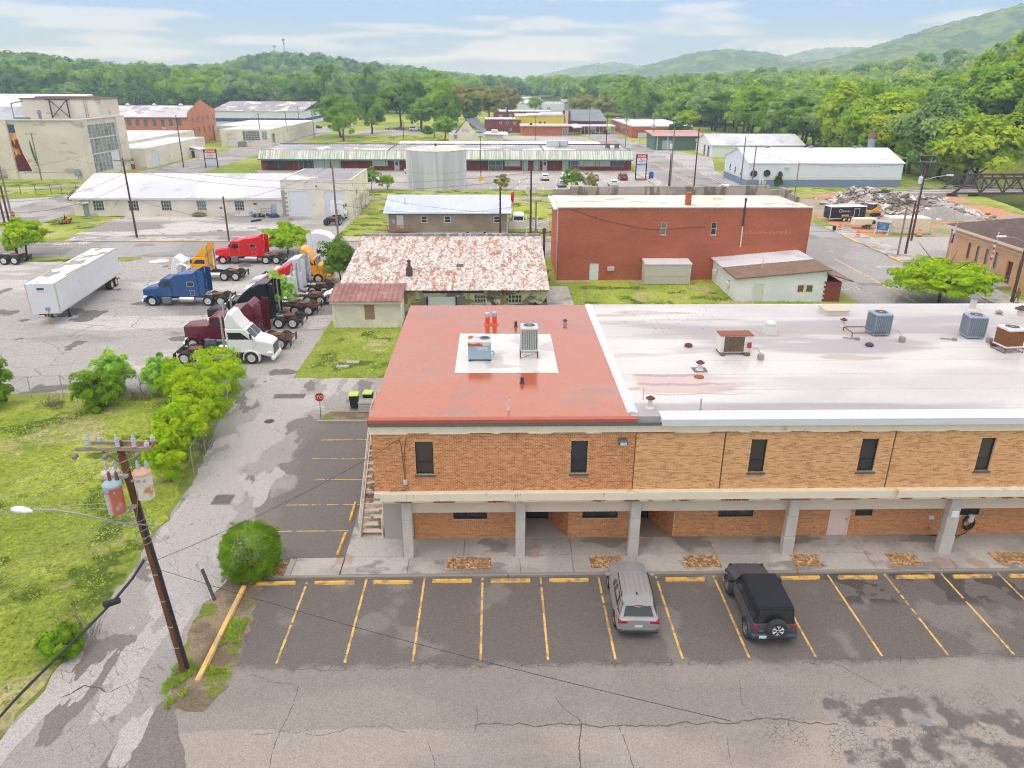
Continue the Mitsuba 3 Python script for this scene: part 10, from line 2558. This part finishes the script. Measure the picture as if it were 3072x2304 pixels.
# tree row on the far left, behind the mill
G1 = 'front row of trees below the left ridge'
for i in range(44):
 x = -520+i*11.4+R7.uniform(-4, 4)
 y = 560+R7.uniform(-25, 45)+max(0, (x+260))*-0.15
 m = ('pale', 'fresh', 'mid', 'mid', 'dark', 'pale')[int(R7.random()*6)] if x > -330 else ('dark', 'mid', 'pale', 'mid')[int(R7.random()*4)]
 one_tree('ridge_tree', 'leafy tree in the front row below the wooded left ridge', 'abcd'[int(R7.random()*4)], m, x, y, R7.uniform(20, 30), G1, R7)
G2 = 'front row of trees along the right river bank'
bank = []
for i in range(64):
 y = 176+i*4.6
 x = 99+max(0, 178-y)*.3+R7.uniform(0, 9)+(y > 200)*3+(y > 260)*R7.uniform(-6, 12)
 if y < 196:
  x += 4
 bank.append((x, y))
for i, (x, y) in enumerate(bank):
 m = ('fresh', 'mid', 'yellow', 'fresh', 'pale', 'pale', 'yellow')[int(R7.random()*7)]
 one_tree('bank_tree', 'bright spring-green tree on the bank behind the pale halls', 'abcd'[int(R7.random()*4)], m, x, y, R7.uniform(15, 21), G2, R7)
G3 = 'trees on the wooded slope across the creek'
for i in range(90):
 x, y = R7.uniform(112, 215), R7.uniform(150, 330)
 if x < 100+.28*(y-130)+22:
  x += 24
 m = ('fresh', 'yellow', 'yellow', 'fresh', 'fresh', 'pale', 'mid')[int(R7.random()*7)]
 one_tree('slope_tree', 'yellow-green tree on the slope across the creek', 'abcd'[int(R7.random()*4)], m, x, y, R7.uniform(16, 24), G3, R7)
def forest(name, label, n, sample, hts_, mats, seed):
 r = random.Random(seed)
 labels[name] = {'label': label, 'category': 'forest', 'kind': 'stuff'}
 i = 0
 tries = 0
 while i < n and tries < n*30:
  tries += 1
  q = sample(r)
  if q is None:
   continue
  i += 1
  put_tree(f'{name}__{i:03d}', 'ef'[int(r.random()*2)], mats[int(r.random()*len(mats))], q[0], q[1], r.uniform(*hts_), r)
def hill_s(r):
 x, y = r.uniform(190, 760), r.uniform(170, 900)
 if x < 150+0.05*y or x > 0.95*y+110:
  return None
 return x, y
forest('hillside_forest', 'bright spring-green wood covering the right hillside', 1500, hill_s, (14, 24), ('fresh', 'yellow', 'fresh', 'mid', 'pale', 'yellow'), 1)
def ridge_s(r):
 x, y = r.uniform(-640, -60), r.uniform(585, 1000)
 if x < -0.78*y-20 or (x > -130 and y < 700):
  return None
 return x, y
forest('ridge_forest', 'deep green wood covering the left ridge', 1100, ridge_s, (15, 25), ('dark', 'mid', 'pale', 'mid', 'fresh'), 2)
def valley_s(r):
 x, y = r.uniform(-150, 330), r.uniform(560, 1250)
 if -40 < x < 90 and y < 890 - (0 if abs(x-20) < 45 else 120):
  return None
 if x > 150+0.1*y and y < 800:
  return None
 return x, y
forest('valley_forest', 'hazy band of green trees across the valley floor', 900, valley_s, (16, 25), ('mid', 'fresh', 'pale', 'mid', 'dark', 'fresh'), 3)
def bottom_s(r):
 x, y = r.uniform(60, 190), r.uniform(395, 640)
 if x < 82 and y < 480:
  return None
 return x, y
forest('river_wood', 'mixed green wood filling the river bottom beyond main road', 240, bottom_s, (9, 19), ('mid', 'fresh', 'pale', 'fresh', 'mid', 'yellow'), 4)
def knoll_s(r):
 return r.uniform(-560, -60), r.uniform(1060, 1400)
forest('knoll_forest', 'pale hazy wood on the far knoll with the masts', 700, knoll_s, (16, 24), ('mid', 'dark', 'fresh'), 5)
